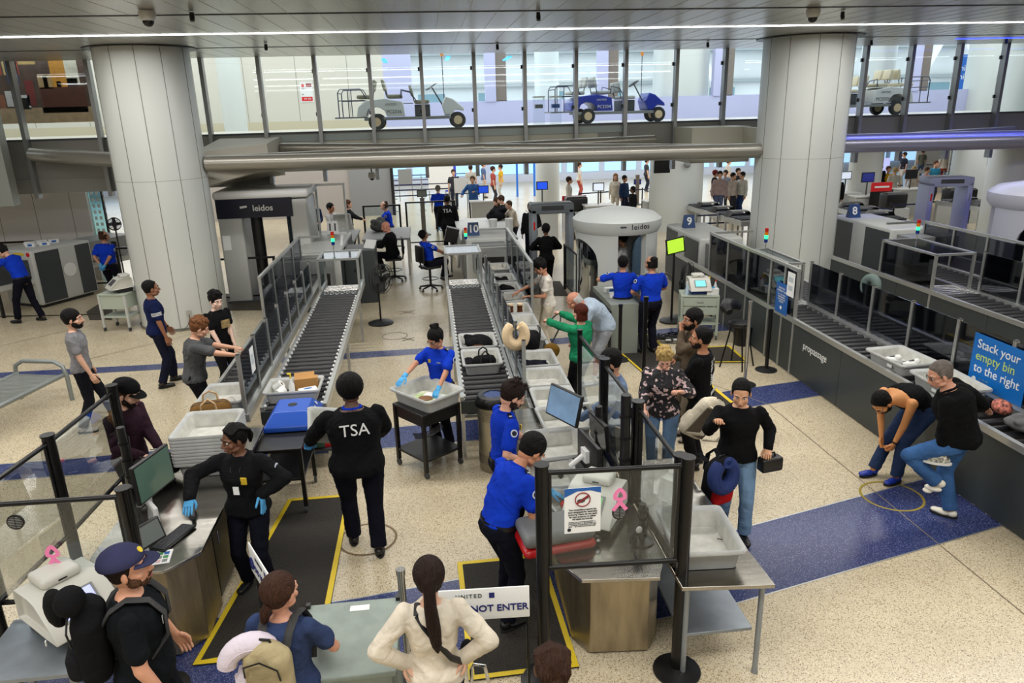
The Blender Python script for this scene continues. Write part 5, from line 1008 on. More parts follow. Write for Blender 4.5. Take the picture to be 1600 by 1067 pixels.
    kL, aL = ik(hipL, aL, .43, .415, kl); kR, aR = ik(hipR, aR, .43, .415, kr)
    b_ = bulk ** .6
    # --- body ---
    m = MB(); torso(m, -.004, .84, 1.49)
    m.tube([at(1.44, 0, -.012), at(1.50, 0, -.008), at(1.565, 0, .005)], [.064 * b_, .053 * b_ * (.88 if fem else 1), .052 * (.88 if fem else 1)], 14)
    for sh, e, w in ((shL, eL, wL), (shR, eR, wR)): m.ell(sh, .056 * b_, seg=10, rings=7); cap(m, sh, e, .052 * b_ * (.88 if fem else 1), .038 * b_); cap(m, e, w, .040 * b_, .026)
    for hp, kn, an in ((hipL, kL, aL), (hipR, kR, aR)): cap(m, hp, kn, .082 * b_, .054 * b_); cap(m, kn, an, .054 * b_, .036); m.ell(kn + (an - kn) * .28, (.05 * b_,) * 3)
    HB = at(1.53); HR = fr_[-1][1]; HR2 = RZ(-hyaw) @ RX(-hpitch) if bare is None else (HR @ RX(lean * .35) @ RZ(-hyaw) @ RX(-hpitch)); HC_ = HB + HR @ Vector((0, .0, .03)) + HR2 @ Vector((0, .018, .068))
    cap(m, at(1.5, 0, -.005), HC_ + HR2 @ Vector((0, -.025, -.045)), .053 * b_ * (.9 if fem else 1), .052)
    HM = Matrix.Translation(HC_ + HR2 @ Vector((0, .004, .010))) @ HR2.to_4x4() @ Matrix.Scale(1.11, 4)
    vox = {2: .0115, 1: .0155, 0: .022}[lod]
    body = m.build('body', SK, t); remesh(body, vox, 4, .6)
    ex = [(HEADS[fem], HM)]
    def hand_m(e, w, pose, left, hd):
        d = (w - e).normalized() if hd is None else Vector(hd).normalized(); up = Vector((0, 0, 1)) if abs(d.z) < .9 else Vector((0, -1, 0)) if palm else Vector((0, 1, 0))
        if abs(d.z) >= .8: inward = Vector((-1 if left else 1, 0, 0)); z = inward - d * inward.dot(d)   # back of hand outward
        else: z = up - d * up.dot(d)
        z.normalize(); x = d.cross(z); x.normalize(); M = Matrix((x, d, z)).transposed().to_4x4()
        if left: M = M @ Matrix.Scale(-1, 4, (1, 0, 0))
        return Matrix.Translation(w) @ M
    for e, w, pose, left, hd in ((eL, wL, handl, True, hdl), (eR, wR, handr, False, hdr)):
        M = hand_m(e, w, pose, left, hd); hm = HANDS[pose] if not fem else HANDS[pose]
        if glove: MBx = MB().join(hm, M @ Matrix.Scale(1.1, 4)); d = (w - e).normalized(); MBx.tube([w - d * .05, w - d * .01, w + d * .02], [.034, .033, .031], 10); MBx.build('glove', cloth(glove, bump=.2), t)
        else: ex.append((hm, M))
    JOBS.append((body, ex, SK))
    # --- legs ---
    def trousers(rgb, g=.014, to=1.0, name='trousers', mt=None):
        q = MB(); torso(q, g, .85, 1.02)
        for hp, kn, an in ((hipL, kL, aL), (hipR, kR, aR)):
            cap(q, hp + Vector((0, 0, -.02)), kn, .090 * b_ + g * .8, .058 * b_ + g)
            if to > .5: e2 = kn + (an - kn) * ((to - .5) * 2 * .98); q.tube([kn, kn + (e2 - kn) * .3, e2], [.057 * b_ + g, .056 * b_ + g, .046 * b_ + g * 1.6], 14); q.ell(kn, .058 * b_ + g)
        o = q.build(name, mt or cloth(rgb), t); remesh(o, vox, 3, .5); JOBS.append((o, [], None)); return o
    lt, lc = legs[0], legs[1]
    trousers(lc, .014, {'long': 1.0, 'shorts': .46}[lt], 'trousers' if lt == 'long' else 'shorts', legs[2] if len(legs) > 2 else None)
    for an, kn, s in ((aL, kL, -1), (aR, kR, 1)):
        q = MB(); d = Vector((s * .12, 1, 0)).normalized(); dn = (kn - an); dn.normalize()
        if an.z < .2: dd = d
        else: dd = (Vector((0, dn.z, -dn.y)) * 1).normalized() if abs(dn.y) > .3 else d
        b0 = an - dn * .0; f = Vector((0, 0, -.045)) if an.z < .2 else -dn * .045
        q.ell(b0 + f * .6 - dd * .02, (.042, .05, .042)); q.ell(b0 + f * .95 + dd * .075, (.045, .085, .034), Matrix.Rotation(math.atan2(-dd.x, dd.y), 3, 'Z')); q.ell(b0 + f * .95 + dd * .14, (.042, .05, .026)); 
        o = q.build('shoe', mat('shoe_%d_%d_%d' % shoes, shoes, .45), t)
        if lod: remesh(o, .009, 2, .5); JOBS.append((o, [], None)); sole = MB(); c = b0 + f * 1.45 + dd * .055; sole.loft([[(c.x + (r * .5) * math.cos(a), c.y + r * 1.32 * math.sin(a), c.z + zz) for a in [2 * PI * i / 14 for i in range(14)]] for r, zz in ((.098, -.014), (.102, .006))]) if an.z < .2 else 0
        if lod and an.z < .2: sole.build('sole', mat('sole', (210, 208, 204) if sum(shoes) > 150 or 'sneak' in acc else (24, 24, 24), .6), t)
        if lt == 'shorts' and lod: MB().tube([an + dn * .0, an + dn * .08], [.04, .042], 10).build('sock', mat('sock', (210, 210, 208), .9), t)
    # --- top ---
    tt, tc = top[0], top[1]; TM = top[2] if len(top) > 2 else cloth(tc)
    g = {'tee': .013, 'uniform': .015, 'shirt': .016, 'polo': .015, 'jacket': .026, 'sweater': .017, 'tank': .008, 'blouse': .022, 'coat': .03}[tt]
    q = MB(); z0 = {'tee': .90, 'uniform': .985, 'shirt': .86, 'polo': .90, 'jacket': .88, 'sweater': .90, 'tank': .93, 'blouse': .84, 'coat': .8}[tt]
    if tuck: z0 = .985
    torso(q, g, max(.845, z0), 1.474 if tt != 'tank' else 1.40, .02 if not tuck and tt not in ('uniform', 'tank') else 0)
    sl = {'tee': .62, 'uniform': .66, 'polo': .66, 'shirt': 2, 'jacket': 2, 'sweater': 2, 'tank': 0, 'blouse': 1.5, 'coat': 2}[tt]
    if len(top) > 3: sl = top[3]
    for sh, e, w in ((shL, eL, wL), (shR, eR, wR)):
        if sl == 0: continue
        q.ell(sh, .053 * b_ ** .8 + g * .8, seg=12, rings=8)
        if sl < 1: cap(q, sh, sh + (e - sh) * sl, .052 * b_ ** .8 + g * .8, .052 * b_ + g * 1.3)
        else: cap(q, sh, e, .052 * b_ ** .8 + g * .8, .044 * b_ + g); f = min(1, sl - 1) * .96; cap(q, e, e + (w - e) * f, .045 * b_ + g, (.045 - .012 * f) * b_ + g)
    o = q.build('shirt' if tt in ('tee', 'uniform', 'shirt', 'polo', 'tank', 'blouse') else tt, TM, t); remesh(o, vox, 3, .5); JOBS.append((o, [], None))
    if tt in ('uniform', 'shirt', 'polo', 'jacket', 'coat'):
        q = MB(); cp = []
        for i in range(17): a = math.radians(-70 + 320 * i / 16) ; cp.append(at(1.478 + .018 * math.sin(a + PI) - (.02 if i in (0, 16) else 0), .066 * b_ * math.cos(a + 0) * 1.0, -.008 + .066 * b_ * math.sin(a)))
        cp = [at(1.475 - .03 * max(0, math.sin(a)), .068 * b_ * math.cos(a), -.004 + .072 * b_ * math.sin(a)) for a in [math.radians(110 + 320 * i / 16) for i in range(17)]]
        q.tube(cp, .012 if tt != 'jacket' else .018, 7); q.build('collar', TM, t)
    if 'belt' in acc or tt == 'uniform':
        q = MB(); q.loft([[at(z, (.150 * bulk + .024) * math.cos(a) * (.95 if fem else 1), -.004 + (.106 * bulk ** 1.6 + .022) * math.sin(a)) for a in [2 * PI * j / 24 for j in range(24)]] for z in (.975, 1.012)], cap=False); q.build('belt', BLACK, t)
    if tt == 'uniform':
        for sh, e, s in ((shL, eL, -1), (shR, eR, 1)):
            c = sh + (e - sh) * .28; n = Vector((s, 0, 0)); n = fr_[-4][1] @ n; u = (e - sh).normalized(); n = (n - u * n.dot(u)).normalized(); M = Matrix((n.cross(u), u, n)).transposed().to_4x4()
            p = c + n * (.056 * b_ + g + .006); MB().lathe([(.036, 0), (.036, .004)], seg=16).xf(Matrix.Translation(p) @ M).build('shoulder_patch', mat('patch_white', (196, 204, 220), .6), t); MB().lathe([(.024, 0), (.024, .006)], seg=14).xf(Matrix.Translation(p) @ M).build('patch_centre', NAVYP, t)
            z = at(1.45, s * sw * .68, -.01) + fr_[-4][1] @ Vector((0, 0, .018)); MB().bc(z, (.075, .036, .008), 0, fr_[-4][1] @ RY(s * 22)).build('epaulette', NAVYP, t)
            MB().bc(z + fr_[-4][1] @ Vector((s * .012, 0, .004)), (.008, .03, .006), 0, fr_[-4][1] @ RY(s * 22)).build('epaulette_stripe', WHITE, t)
        MB().bc(at(1.33, .07, .116 * bulk ** 1.6 + g + .002), (.035, .01, .045), 0, fr_[-6][1]).build('badge', mat('badge_gold', (210, 180, 90), .3, .6), t); MB().bc(at(1.32, -.07, .116 * bulk ** 1.6 + g + .002), (.055, .008, .014), 0, fr_[-6][1]).build('name_bar', ALU, t)
    # --- head things ---
    HH = t
    def onhead(mb, name, mt, **kk): o = mb.xf(HM).build(name, mt, t, **kk); return o
    if hair and hair[0] != 'none':
        hm = hairm(hair[1]); v = hash(label) % 3
        if hair[0] != 'bald': o = bpy.data.objects.new('hair', hair_mesh(hair[0], v, hm)); COL.objects.link(o); o.parent = t; o.matrix_local = HM
    if lod:
        ew = mat('eye_white', (226, 222, 216), .3); ed = mat('eye_dark', (30, 20, 14), .2)
        for s in (-1, 1): onhead(MB().ell((s * .031, .0785, .008), (.0145, .009, .0075), seg=10, rings=7).ell((s * .031, .0850, .008), (.0065, .0035, .0065), seg=8, rings=5, m=1), 'eye', [ew, ed])
        br = hairm(hair[1] if hair and sum(hair[1]) < 420 else (110, 90, 70))
        for s in (-1, 1): onhead(MB().tube([(s * .014, .0965, .030), (s * .032, .0945, .036), (s * .050, .078, .030)], [.0035, .0045, .0025], 6), 'eyebrow', br)
        onhead(MB().ell((0, .0985, -.0605), (.021, .006, .0045), seg=10, rings=6).ell((0, .0965, -.068), (.017, .007, .005), seg=10, rings=6), 'mouth', mat('lips', (150, 84, 76), .5) if sum(sk) > 330 else mat('lips_dark', (110, 60, 56), .5))
    if beard:
        bm = hairm(beard[1]); q = MB(); d = .0015 if beard[0] == 'stubble' else .010
        q.ell((0, .047, -.082), (.043 + d, .042 + d, .032 + d), seg=14); 
        for s in (-1, 1): q.ell((s * .05, .022, -.062), (.02 + d * .5, .040, .034), RX(20), 12, 8); q.ell((s * .066, .0, -.03), (.009, .018, .036), seg=8, rings=6)
        q.tube([(-.032, .088, -.062), (-.018, .1, -.049), (0, .104, -.047), (.018, .1, -.049), (.032, .088, -.062)], .007, 6); o = onhead(q, 'beard', bm); remesh(o, .008, 2); JOBS.append((o, [], None))
    info = dict(t=t, at=at, HM=HM, fr=fr_, eL=eL, eR=eR, wL=wL, wR=wR, shL=shL, shR=shR, k=k, g=g, bulk=bulk, onhead=onhead, hipL=hipL, hipR=hipR, kL=kL, kR=kR, aL=aL, aR=aR, sw=sw)
    for a in acc:
        if a == 'glasses':
            q = MB()
            for s in (-1, 1): q.tube([(s * .032 + .021 * math.cos(u), .098, .008 + .017 * math.sin(u)) for u in [2 * PI * i / 14 for i in range(14)]], .0022, 5, closed=True); q.tube([(s * .053, .096, .01), (s * .078, .05, .01), (s * .084, -.01, .008)], .002, 5)
            q.tube([(-.011, .099, .01), (.011, .099, .01)], .002, 5); onhead(q, 'glasses', BLACK)
        if a == 'lanyard': q = MB().tube([at(1.47, -.05, .03), at(1.38, -.05, .112 + g), at(1.22, -.01, .125 * bulk ** 1.4 + g)], .004, 5).tube([at(1.47, .05, .03), at(1.38, .04, .112 + g), at(1.22, -.01, .125 * bulk ** 1.4 + g)], .004, 5); q.build('lanyard', BLACK, t); MB().bc(at(1.19, -.01, .122 * bulk ** 1.4 + g + .012), (.055, .006, .08), 0, fr_[-8][1]).build('id_card', PAPER, t)
        if a == 'watch': e, w = eL, wL; d = (w - e).normalized(); MB().tube([w - d * .035, w - d * .015], .031, 12).build('watch', BLACK, t)
    return info
def print_back(I, body, size, mtl, z=1.27, front=False, name='back_print'):
    a = I['at'](z, 0, 0); R = I['fr'][int((z - .93) / .6 * 24)][1]; off = (.118 * I['bulk'] ** 1.6 + I['g'] + .006)
    p = a + R @ Vector((0, off if front else -off, 0)); o = text(body, size, mtl, I['t'], p, name=name); M = R @ (Matrix.Rotation(PI, 3, 'Z') if front else Matrix.Identity(3)) @ RX(90); o.rotation_euler = M.to_euler(); return o
CLOTHN = ('shirt', 'jacket', 'sweater', 'trousers', 'shorts')
def finish_people():
    bpy.context.view_layer.update(); dg = bpy.context.evaluated_depsgraph_get(); out = []
    for o, ex, sm in JOBS: out.append(bpy.data.meshes.new_from_object(o.evaluated_get(dg)))
    for (o, ex, sm), me in zip(JOBS, out):
        o.modifiers.clear()
        if o.name.split('.')[0] in CLOTHN and len(me.vertices) < 60000:
            n = len(me.vertices); co = np.empty(n * 3); no = np.empty(n * 3); me.vertices.foreach_get('co', co); me.vertex_normals.foreach_get('vector', no); co = co.reshape(-1, 3); no = no.reshape(-1, 3)
            R = np.random.RandomState(len(out[0].vertices) % 97 + n % 1009); f = np.zeros(n); x, y, z = co.T
            wx = .05 * np.sin(9 * z + 5 * x + R.rand() * 6) + .03 * np.sin(21 * z + 13 * y + R.rand() * 6); wz = .04 * np.sin(11 * x + 7 * y + R.rand() * 6)
            for k in range(5):
                d = R.randn(3) * np.array([1, 1, .55]); d /= np.linalg.norm(d); fr = (13, 19, 27, 36, 48)[k]; f += (1 - 2 * np.abs(np.sin(fr * (d[0] * (x + wx) + d[1] * (y + wx) + d[2] * (z + wz)) + R.rand() * 6))) * (1, .8, .7, .5, .35)[k] * (.6 + .4 * np.sin(7 * z + 5 * y + R.rand() * 6))
            f = np.maximum(f, -.7); amp = .005 if o.name.startswith(('trou', 'short')) else .0065; co += no * (amp * f)[:, None]; me.vertices.foreach_set('co', co.ravel()); me.update()
        if ex:
            m = me2mb(me)
            for mb, M in ex: m.join(mb, M)
            me = m.mesh('body', [sm], angle=60)
        o.data = me
# ---------------- bags and such ----------------
def blob(parts, mt, name, parent, vox=.012, sm=3):
    m = MB()
    for p in parts:
        if p[0] == 'e': m.ell(p[1], p[2], p[3] if len(p) > 3 else None)
        elif p[0] == 'b': rbox(m, *p[1], p[2])
        else: m.tube(p[1], p[2], 10)
    o = m.build(name, mt, parent); remesh(o, vox, sm, .5); JOBS.append((o, [], None)); return o
def pillow(loc, rot, mt, label, s=1, parent=None):
    t = thing('neck_pillow', label, 'neck pillow', loc); t.rotation_euler = rot; pts = []; rs = []
    for i in range(19): a = math.radians(-62 + 304 * i / 18 ); pts.append((.105 * s * math.cos(a), .125 * s * math.sin(a), 0)); rs.append(s * (.058 + .012 * math.cos(math.radians(-180 + 360 * i / 18) * .5)))
    o = MB().tube([pts[0]] + pts + [pts[-1]], [.02] + rs + [.02], 14).build('cushion', mt, t); m2 = MB().tube([(p[0] * 1.0, p[1], r * .99) for p, r in zip(pts, rs)], .003, 5); m2.build('seam', mt, t); return t
def backpack(loc, rot, c1, label, sc=1, c2=None, straps=True, w=.30, h=.46, d=.17):
    t = thing('backpack', label, 'backpack', loc); t.rotation_euler = rot; t.scale = (sc,) * 3; m1 = cloth(c1) if not isinstance(c1, bpy.types.Material) else c1; m2 = cloth(c2) if c2 else m1
    blob([('b', (-w / 2, w / 2, -d / 2, d / 2, 0, h), .07), ('e', (0, 0, h - .05), (w * .46, d * .5, .1))], m1, 'main_pack', t, .012, 4); blob([('b', (-w * .4, w * .4, -d / 2 - .06, -d / 2 + .05, .04, h * .5), .05)], m2, 'front_pocket', t)
    MB().tube([(-w * .38, -d / 2 - .0, h * .62), (-w * .36, -d / 2 - .012, h * .82), (0, -d / 2 - .012, h * .93), (w * .36, -d / 2 - .012, h * .82), (w * .38, -d / 2, h * .62)], .006, 6).build('zip', BLACK, t)
    MB().tube([(-.04, 0, h + .02), (-.03, 0, h + .06), (.03, 0, h + .06), (.04, 0, h + .02)], .009, 6).build('grab_handle', BLACK, t)
    if straps:
        for s in (-1, 1): MB().tube([(s * .08, d / 2, h - .04), (s * .1, d / 2 + .10, h - .0), (s * .115, d / 2 + .2, h - .12), (s * .11, d / 2 + .2, h - .28), (s * .12, d / 2 + .04, .08)], .03, 8, ry=.009).build('shoulder_strap', m1, t)
    return t
def duffel(loc, rz, c, label, L=.42, r=.13, h=.24, strap=CARD, rot=None):
    t = thing('carry_bag', label, 'bag', loc, rz); 
    if rot: t.rotation_euler = rot
    blob([('b', (-L / 2, L / 2, -r, r, 0, h), .09)], cloth(c), 'bag_body', t, .012, 4); MB().tube([(-L * .42, 0, h - .01), (-L * .2, 0, h + .006), (L * .2, 0, h + .006), (L * .42, 0, h - .01)], .006, 6).build('zip', BLACK, t)
    for s in (-1, 1): MB().tube([(-L * .2, s * r, h * .6), (-L * .16, s * r * 1.02, h + .05), (0, s * r * .8, h + .1), (L * .16, s * r * 1.02, h + .05), (L * .2, s * r, h * .6)], .012, 8).build('handle', strap, t)
    return t
def heap(loc, rz, c, label, s=(.2, .25, .1), seed=1, name='folded_clothes', cat='clothes'):
    t = thing(name, label, cat, loc, rz); R = random.Random(seed); P = [('e', (0, 0, s[2] * .4), (s[0] * .85, s[1] * .85, s[2] * .55))]
    for k in range(9): P.append(('e', (R.uniform(-.6, .6) * s[0], R.uniform(-.6, .6) * s[1], s[2] * R.uniform(.3, .9)), (s[0] * R.uniform(.2, .45), s[1] * R.uniform(.2, .4), s[2] * R.uniform(.25, .4)), RZ(R.uniform(0, 90)) @ RX(R.uniform(-20, 20))))
    blob(P, cloth(c, bump=.9), 'pile', t, .011, 2); return t

# ---------------- the people of the checkpoint ----------------
TSAB = (18, 58, 190); NVY = (16, 18, 30); JEAN = (108, 140, 178); JEAND = (40, 56, 88); LS = (206, 160, 134); MS = (176, 126, 96); DS = (96, 62, 46); GLV = (92, 172, 226)
def w(px, py, Y): return ('w', GY(px, py, Y))
UNI = ('uniform', TSAB); UL = ('long', NVY)
flor = mat('floral_cloth', (20, 20, 26), .8, 0, .4, 9, .9, 17, vrgb=(214, 186, 186), vpos=(.40, .44))
chk = mat('pale_check_cloth', (168, 184, 202), .85, 0, .4, 9, .25, 60)
blush = mat('chambray_cloth', (104, 126, 160), .85, 0, .4, 9, .2, 50)
A = person('standing officer in black jacket with blue gloves spread and gold badge', (-1.83, 6.22, 0), 192, 1.70, ('jacket', (20, 21, 24)), UL, sk=(112, 74, 52), hair=('braids', BLKH), fem=1, bulk=1.12, hyaw=38, hpitch=6, hr=w(296, 778, 5.95), hl=w(408, 772, 6.05), er=(.9, -.4, .2), el=(.9, -.4, .2), handl='spread', handr='flat', glove=GLV, hdl=(-.2, .3, -1), acc=('lanyard',), lod=2, fl=(.13, .02, 0), fr=(.13, -.04, 0))
p = A['at'](1.29, -.095, .180); MB().bc(p, (.06, .012, .075), 0, A['fr'][-6][1]).build('gold_badge', mat('badge_gold', (225, 190, 50), .35, .5), A['t'], bevel=.01)
for s, sh, e in ((-1, A['shL'], A['eL']),):
    c = sh + (e - sh) * .32 + Vector((s * .088, .01, 0)); MB().lathe([(.038, 0), (.038, .006)], seg=16).xf(Matrix.Translation(c) @ Matrix.Rotation(-PI / 2, 4, 'Y')).build('shoulder_patch', mat('patch_white', (196, 204, 220), .6), A['t'])
B = person('large officer in black jacket with TSA on the back carrying a tray', (-.86, 6.75, 0), -8, 1.87, ('jacket', (16, 17, 20)), UL, sk=(84, 54, 40), hair=('afro', BLKH), bulk=1.42, lean=6, hl=w(482, 692, 7.12), hr=w(592, 676, 7.2), el=(.9, -.5, -.3), er=(.9, -.5, -.3), handl='grip', handr='grip', glove=GLV, lod=2, fl=(.10, .12, 0), fr=(.12, -.16, 0), hpitch=8)
print_back(B, 'TSA', .155, WHITE, 1.33); MB().tube([B['at'](1.485, .08 * math.cos(a), -.01 + .08 * math.sin(a)) for a in [2 * PI * i / 18 for i in range(18)]], .016, 8, closed=True).build('blue_collar', cloth(TSAB), B['t'])
C = person('man in black cap and dark maroon shirt leaning over a bag at the left desk', (-3.28, 7.38, 0), 110, 1.80, ('shirt', (44, 26, 36)), ('long', (22, 22, 26)), sk=LS, hair=('crop', BRNH), beard=('full', (34, 24, 20)), lean=8, hpitch=14, hyaw=-8, hr=w(222, 712, 7.0), hl=w(250, 700, 7.25), handl='flat', handr='flat', lod=2, bulk=1.05)
D = person('man in grey t-shirt and black trousers walking right beside the bench', (-5.08, 10.5, 0), 78, 1.80, ('tee', (132, 132, 136)), ('long', (20, 21, 28)), (190, 186, 182), LS, ('short', BLKH), beard=('full', (26, 20, 18)), hr=(.24, .16, .86), hl=(-.24, .05, .84), fl=(.1, .28, 0), fr=(.1, -.12, 0), hyaw=6, lod=2, acc=('sneak',))
E_ = person('man in navy polo with white sleeve stripes standing left of the left column', (-4.62, 12.25, 0), 62, 1.80, ('polo', (22, 32, 72)), ('long', (22, 26, 44)), (24, 24, 26), (140, 92, 66), ('crop', BLKH), bulk=1.08, hr=(.28, .08, .86), hl=(-.24, .2, .9), acc=('watch',), fl=(.13, .14, 0), fr=(.13, -.08, 0), lod=2)
for k in range(3):
    for sh, e in ((E_['shL'], E_['eL']), (E_['shR'], E_['eR'])):
        a = sh + (e - sh) * (.42 + .07 * k); MB().tube([a, a + (e - sh) * .03], .078, 14).build('sleeve_stripe', WHITE, E_['t'])
F_ = person('man with curly auburn hair in grey polo reaching over the lane 11 conveyor', (-3.32, 9.85, 0), 72, 1.76, ('polo', (82, 84, 86)), ('long', (24, 24, 28)), sk=(212, 160, 132), hair=('curly', (128, 84, 54)), bulk=1.15, lean=12, hpitch=16, hr=w(376, 556, 9.75), hl=w(376, 545, 10.1), handl='grip', handr='grip', lod=2)
G_ = person('pale young man in black t-shirt with tan print beside the left column', (-3.42, 11.55, 0), 128, 1.72, ('tee', (18, 18, 20)), ('long', (20, 20, 22)), sk=(226, 190, 172), hair=('curlycrown', BLKH), hpitch=12, hyaw=6, hr=w(358, 566, 11.2), hl=w(372, 560, 11.4), handl='flat', handr='flat', lod=1)
MB().bc(G_['at'](1.25, -.04, .135), (.16, .008, .13), 0).build('tan_print', mat('tan_print', (176, 150, 100), .8, var=.5, vscale=14), G_['t'])
H_ = person('officer in blue with gloved hands clasped behind the back, beside the left scanner', (-7.86, 18.6, 0), 18, 1.76, UNI, UL, sk=MS, hair=('balding', (70, 46, 32)), bulk=1.2, hl=(-.05, -.2, .98), hr=(.05, -.22, .96), el=(.9, -.5, 0), er=(.9, -.5, 0), handl='grip', handr='grip', glove=GLV, fl=(.15, 0, 0), fr=(.15, .05, 0), hyaw=20)
I_ = person('officer in blue with glasses leaning on the equipment at the far left edge', (-9.25, 17.15, 0), 285, 1.82, UNI, UL, sk=LS, hair=('short', BLKH), lean=30, bulk=1.1, hl=(-.2, .55, 1.25), hr=(.15, .5, 1.45), glove=GLV, acc=('glasses',), hpitch=20, dy=-.1, fl=(.12, .1, 0), fr=(.12, -.3, 0))
J_ = person('seated officer in blue on an office chair watching the lane 10 screens', (-.06, 18.22, 0), 62, 1.76, UNI, UL, sk=(150, 104, 78), hair=('crop', BLKH), dz=-.22, lean=-12, hl=(-.15, .5, .85), hr=(.18, .5, .86), fl=(.12, .42, .26), fr=(.12, .3, .22), kl=(0, 1, .6), kr=(0, 1, .6), hpitch=-14, hyaw=-12)
K_ = person('bald seated officer in black at the lane 11 operator screen', (-1.02, 19.45, 0), 282, 1.8, ('jacket', (22, 22, 26)), UL, sk=(206, 140, 116), hair=('bald', (90, 70, 60)), dz=-.20, lean=10, bulk=1.15, hl=(-.15, .45, .98), hr=(.15, .48, .98), fl=(.12, .4, .25), fr=(.12, .3, .2), kl=(0, 1, .6), kr=(0, 1, .6), hpitch=10)
L_ = person('officer in black jacket with TSA on the back standing behind the lane 10 operator', (.60, 22.9, 0), 6, 1.84, ('jacket', (16, 17, 20)), UL, sk=(96, 62, 48), hair=('crop', BLKH), bulk=1.15, glove=GLV)
print_back(L_, 'TSA', .15, WHITE, 1.33)
M_ = person('guard in black seen from behind at the walk-through metal detector', (2.74, 17.0, 0), 0, 1.72, ('jacket', (14, 14, 16)), ('long', (14, 14, 16)), sk=(110, 76, 58), hair=('short', BLKH), hl=(-.12, .18, 1.15), hr=(.12, .18, 1.15), el=(1, -.2, -.2), er=(1, -.2, -.2), fem=1, bulk=1.05)
N_ = person('young man in white t-shirt and cream trousers reaching into lane 10 trays', (2.08, 12.75, 0), 272, 1.76, ('tee', (226, 220, 208)), ('long', (206, 196, 176)), (220, 220, 216), (190, 136, 104), ('curlycrown', BLKH), lean=10, hpitch=24, hr=(.12, .58, 1.12), hl=(-.16, .34, 1.12), er=(.3, -.5, -1), el=(.3, -.5, -1), lod=2, acc=('sneak',))
O_ = person('woman with auburn bob in green shirt holding up a bag strap at lane 10', (2.10, 9.95, 0), 318, 1.62, ('blouse', (30, 132, 90), cloth((30, 132, 90)), 2), ('long', (22, 22, 24)), sk=LS, hair=('bob', (84, 36, 26)), fem=1, bulk=1.15, hl=w(851, 500, 10.3), hr=w(868, 486, 10.5), el=(1, .2, -.2), er=(.9, .3, .1), handl='grip', handr='grip', lod=2)
P_ = person('grey-haired man in pale check shirt and shorts bending down beside lane 10', (2.62, 11.1, 0), 262, 1.8, ('shirt', (168, 184, 202), chk, .7), ('shorts', (150, 154, 160)), (225, 222, 218), (190, 130, 104), ('fringe', (200, 200, 198)), lean=66, bulk=1.2, hl=(-.12, .5, .62), hr=(.16, .2, .66), hpitch=-10, dy=-.1, fl=(.14, .1, 0), fr=(.14, -.15, 0), lod=1, acc=('sneak', 'watch'))
Q_ = person('bearded man in chambray shirt behind the glass screen of the right desk', (1.95, 7.35, 0), 262, 1.80, ('shirt', (104, 126, 160), blush), ('long', (50, 60, 84)), sk=(204, 150, 122), hair=('short', BLKH), beard=('full', (28, 20, 18)), hyaw=10, hpitch=12, lean=4, hl=w(905, 655, 7.15), hr=w(978, 668, 7.3), lod=2)
R_ = person('blonde woman in black floral blouse holding a white bag strap', (2.66, 7.85, 0), 202, 1.64, ('blouse', (20, 20, 26), flor), ('long', JEAN), (40, 40, 44), (224, 170, 146), ('curly', (208, 176, 112)), fem=1, bulk=1.28, hpitch=30, hyaw=-8, hl=w(1062, 612, 7.5), hr=w(1006, 640, 7.6), handl='grip', handr='grip', lod=2)
S_ = person('man with folded arms in black t-shirt with white lettering on the back', (3.16, 7.95, 0), 304, 1.80, ('tee', (18, 18, 20)), ('long', (24, 24, 26)), sk=(176, 122, 88), hair=('crop', BLKH), beard=('stubble', (30, 22, 20)), bulk=1.12, hl=(.06, .22, 1.12), hr=(-.02, .24, 1.02), el=(1, .1, -.4), er=(1, .1, -.4), hyaw=-10, lod=2)
print_back(S_, 'BUY.SELL', .065, WHITE, 1.02); 
q = MB()
for k in range(9): q.tube([S_['at'](1.12 + .026 * k + .01 * math.sin(7 * u + k), u * .08, -.137) for u in [-1 + i / 4 for i in range(9)]], .0035, 4)
q.build('line_drawing_print', WHITE, S_['t'])
for k in range(3): glyphs(S_['t'], -.10, .10, 0, .04, WHITE, 0, 40 + k, 'back_print', Matrix.Translation(S_['at'](1.40 - .045 * k, 0, -.14)) @ S_['fr'][14][1].to_4x4() @ Matrix.Rotation(PI, 4, 'Z') @ Matrix.Rotation(PI, 4, 'Z'))
T_ = person('bearded man in brown shirt, hand at chin, behind the man in printed black t-shirt', (3.34, 8.75, 0), 262, 1.80, ('shirt', (92, 80, 66)), ('long', (120, 110, 96)), (150, 140, 130), (176, 122, 92), ('short', BLKH), beard=('full', (22, 18, 16)), hl=(-.0, .16, 1.48), hr=(.1, .2, 1.1), el=(.7, .3, -1), lod=1)
U_ = person('man in black sweater and jeans carrying a red backpack and small black case', (2.98, 6.42, 0), 196, 1.74, ('sweater', (18, 18, 20)), ('long', (120, 152, 186)), (22, 22, 24), (214, 162, 128), ('crop', BLKH), bulk=1.14, hpitch=18, hyaw=8, hr=w(1118, 660, 6.1), hl=w(1200, 700, 6.25), er=(.4, -.4, -1), el=(.5, -.7, -.6), handl='grip', handr='grip', acc=('watch',), lod=2, fl=(.12, .1, 0), fr=(.1, -.05, 0))
V_ = person('man in black tank top and jeans bending to tie his blue shoes', (5.42, 7.30, 0), 256, 1.80, ('tank', (14, 14, 16)), ('long', JEAND), (24, 52, 150), (208, 142, 84), ('crop', BLKH), lean=100, dz=-.10, dy=-.22, hl=w(1388, 712, 7.2), hr=w(1376, 708, 7.35), el=(.5, .2, 0), er=(.5, .2, 0), handl='grip', handr='grip', fl=(.12, .12, 0), fr=(.12, .22, 0), bulk=1.1, hpitch=-4, lod=2, beard=('stubble', BLKH), acc=('watch', 'sneak'))
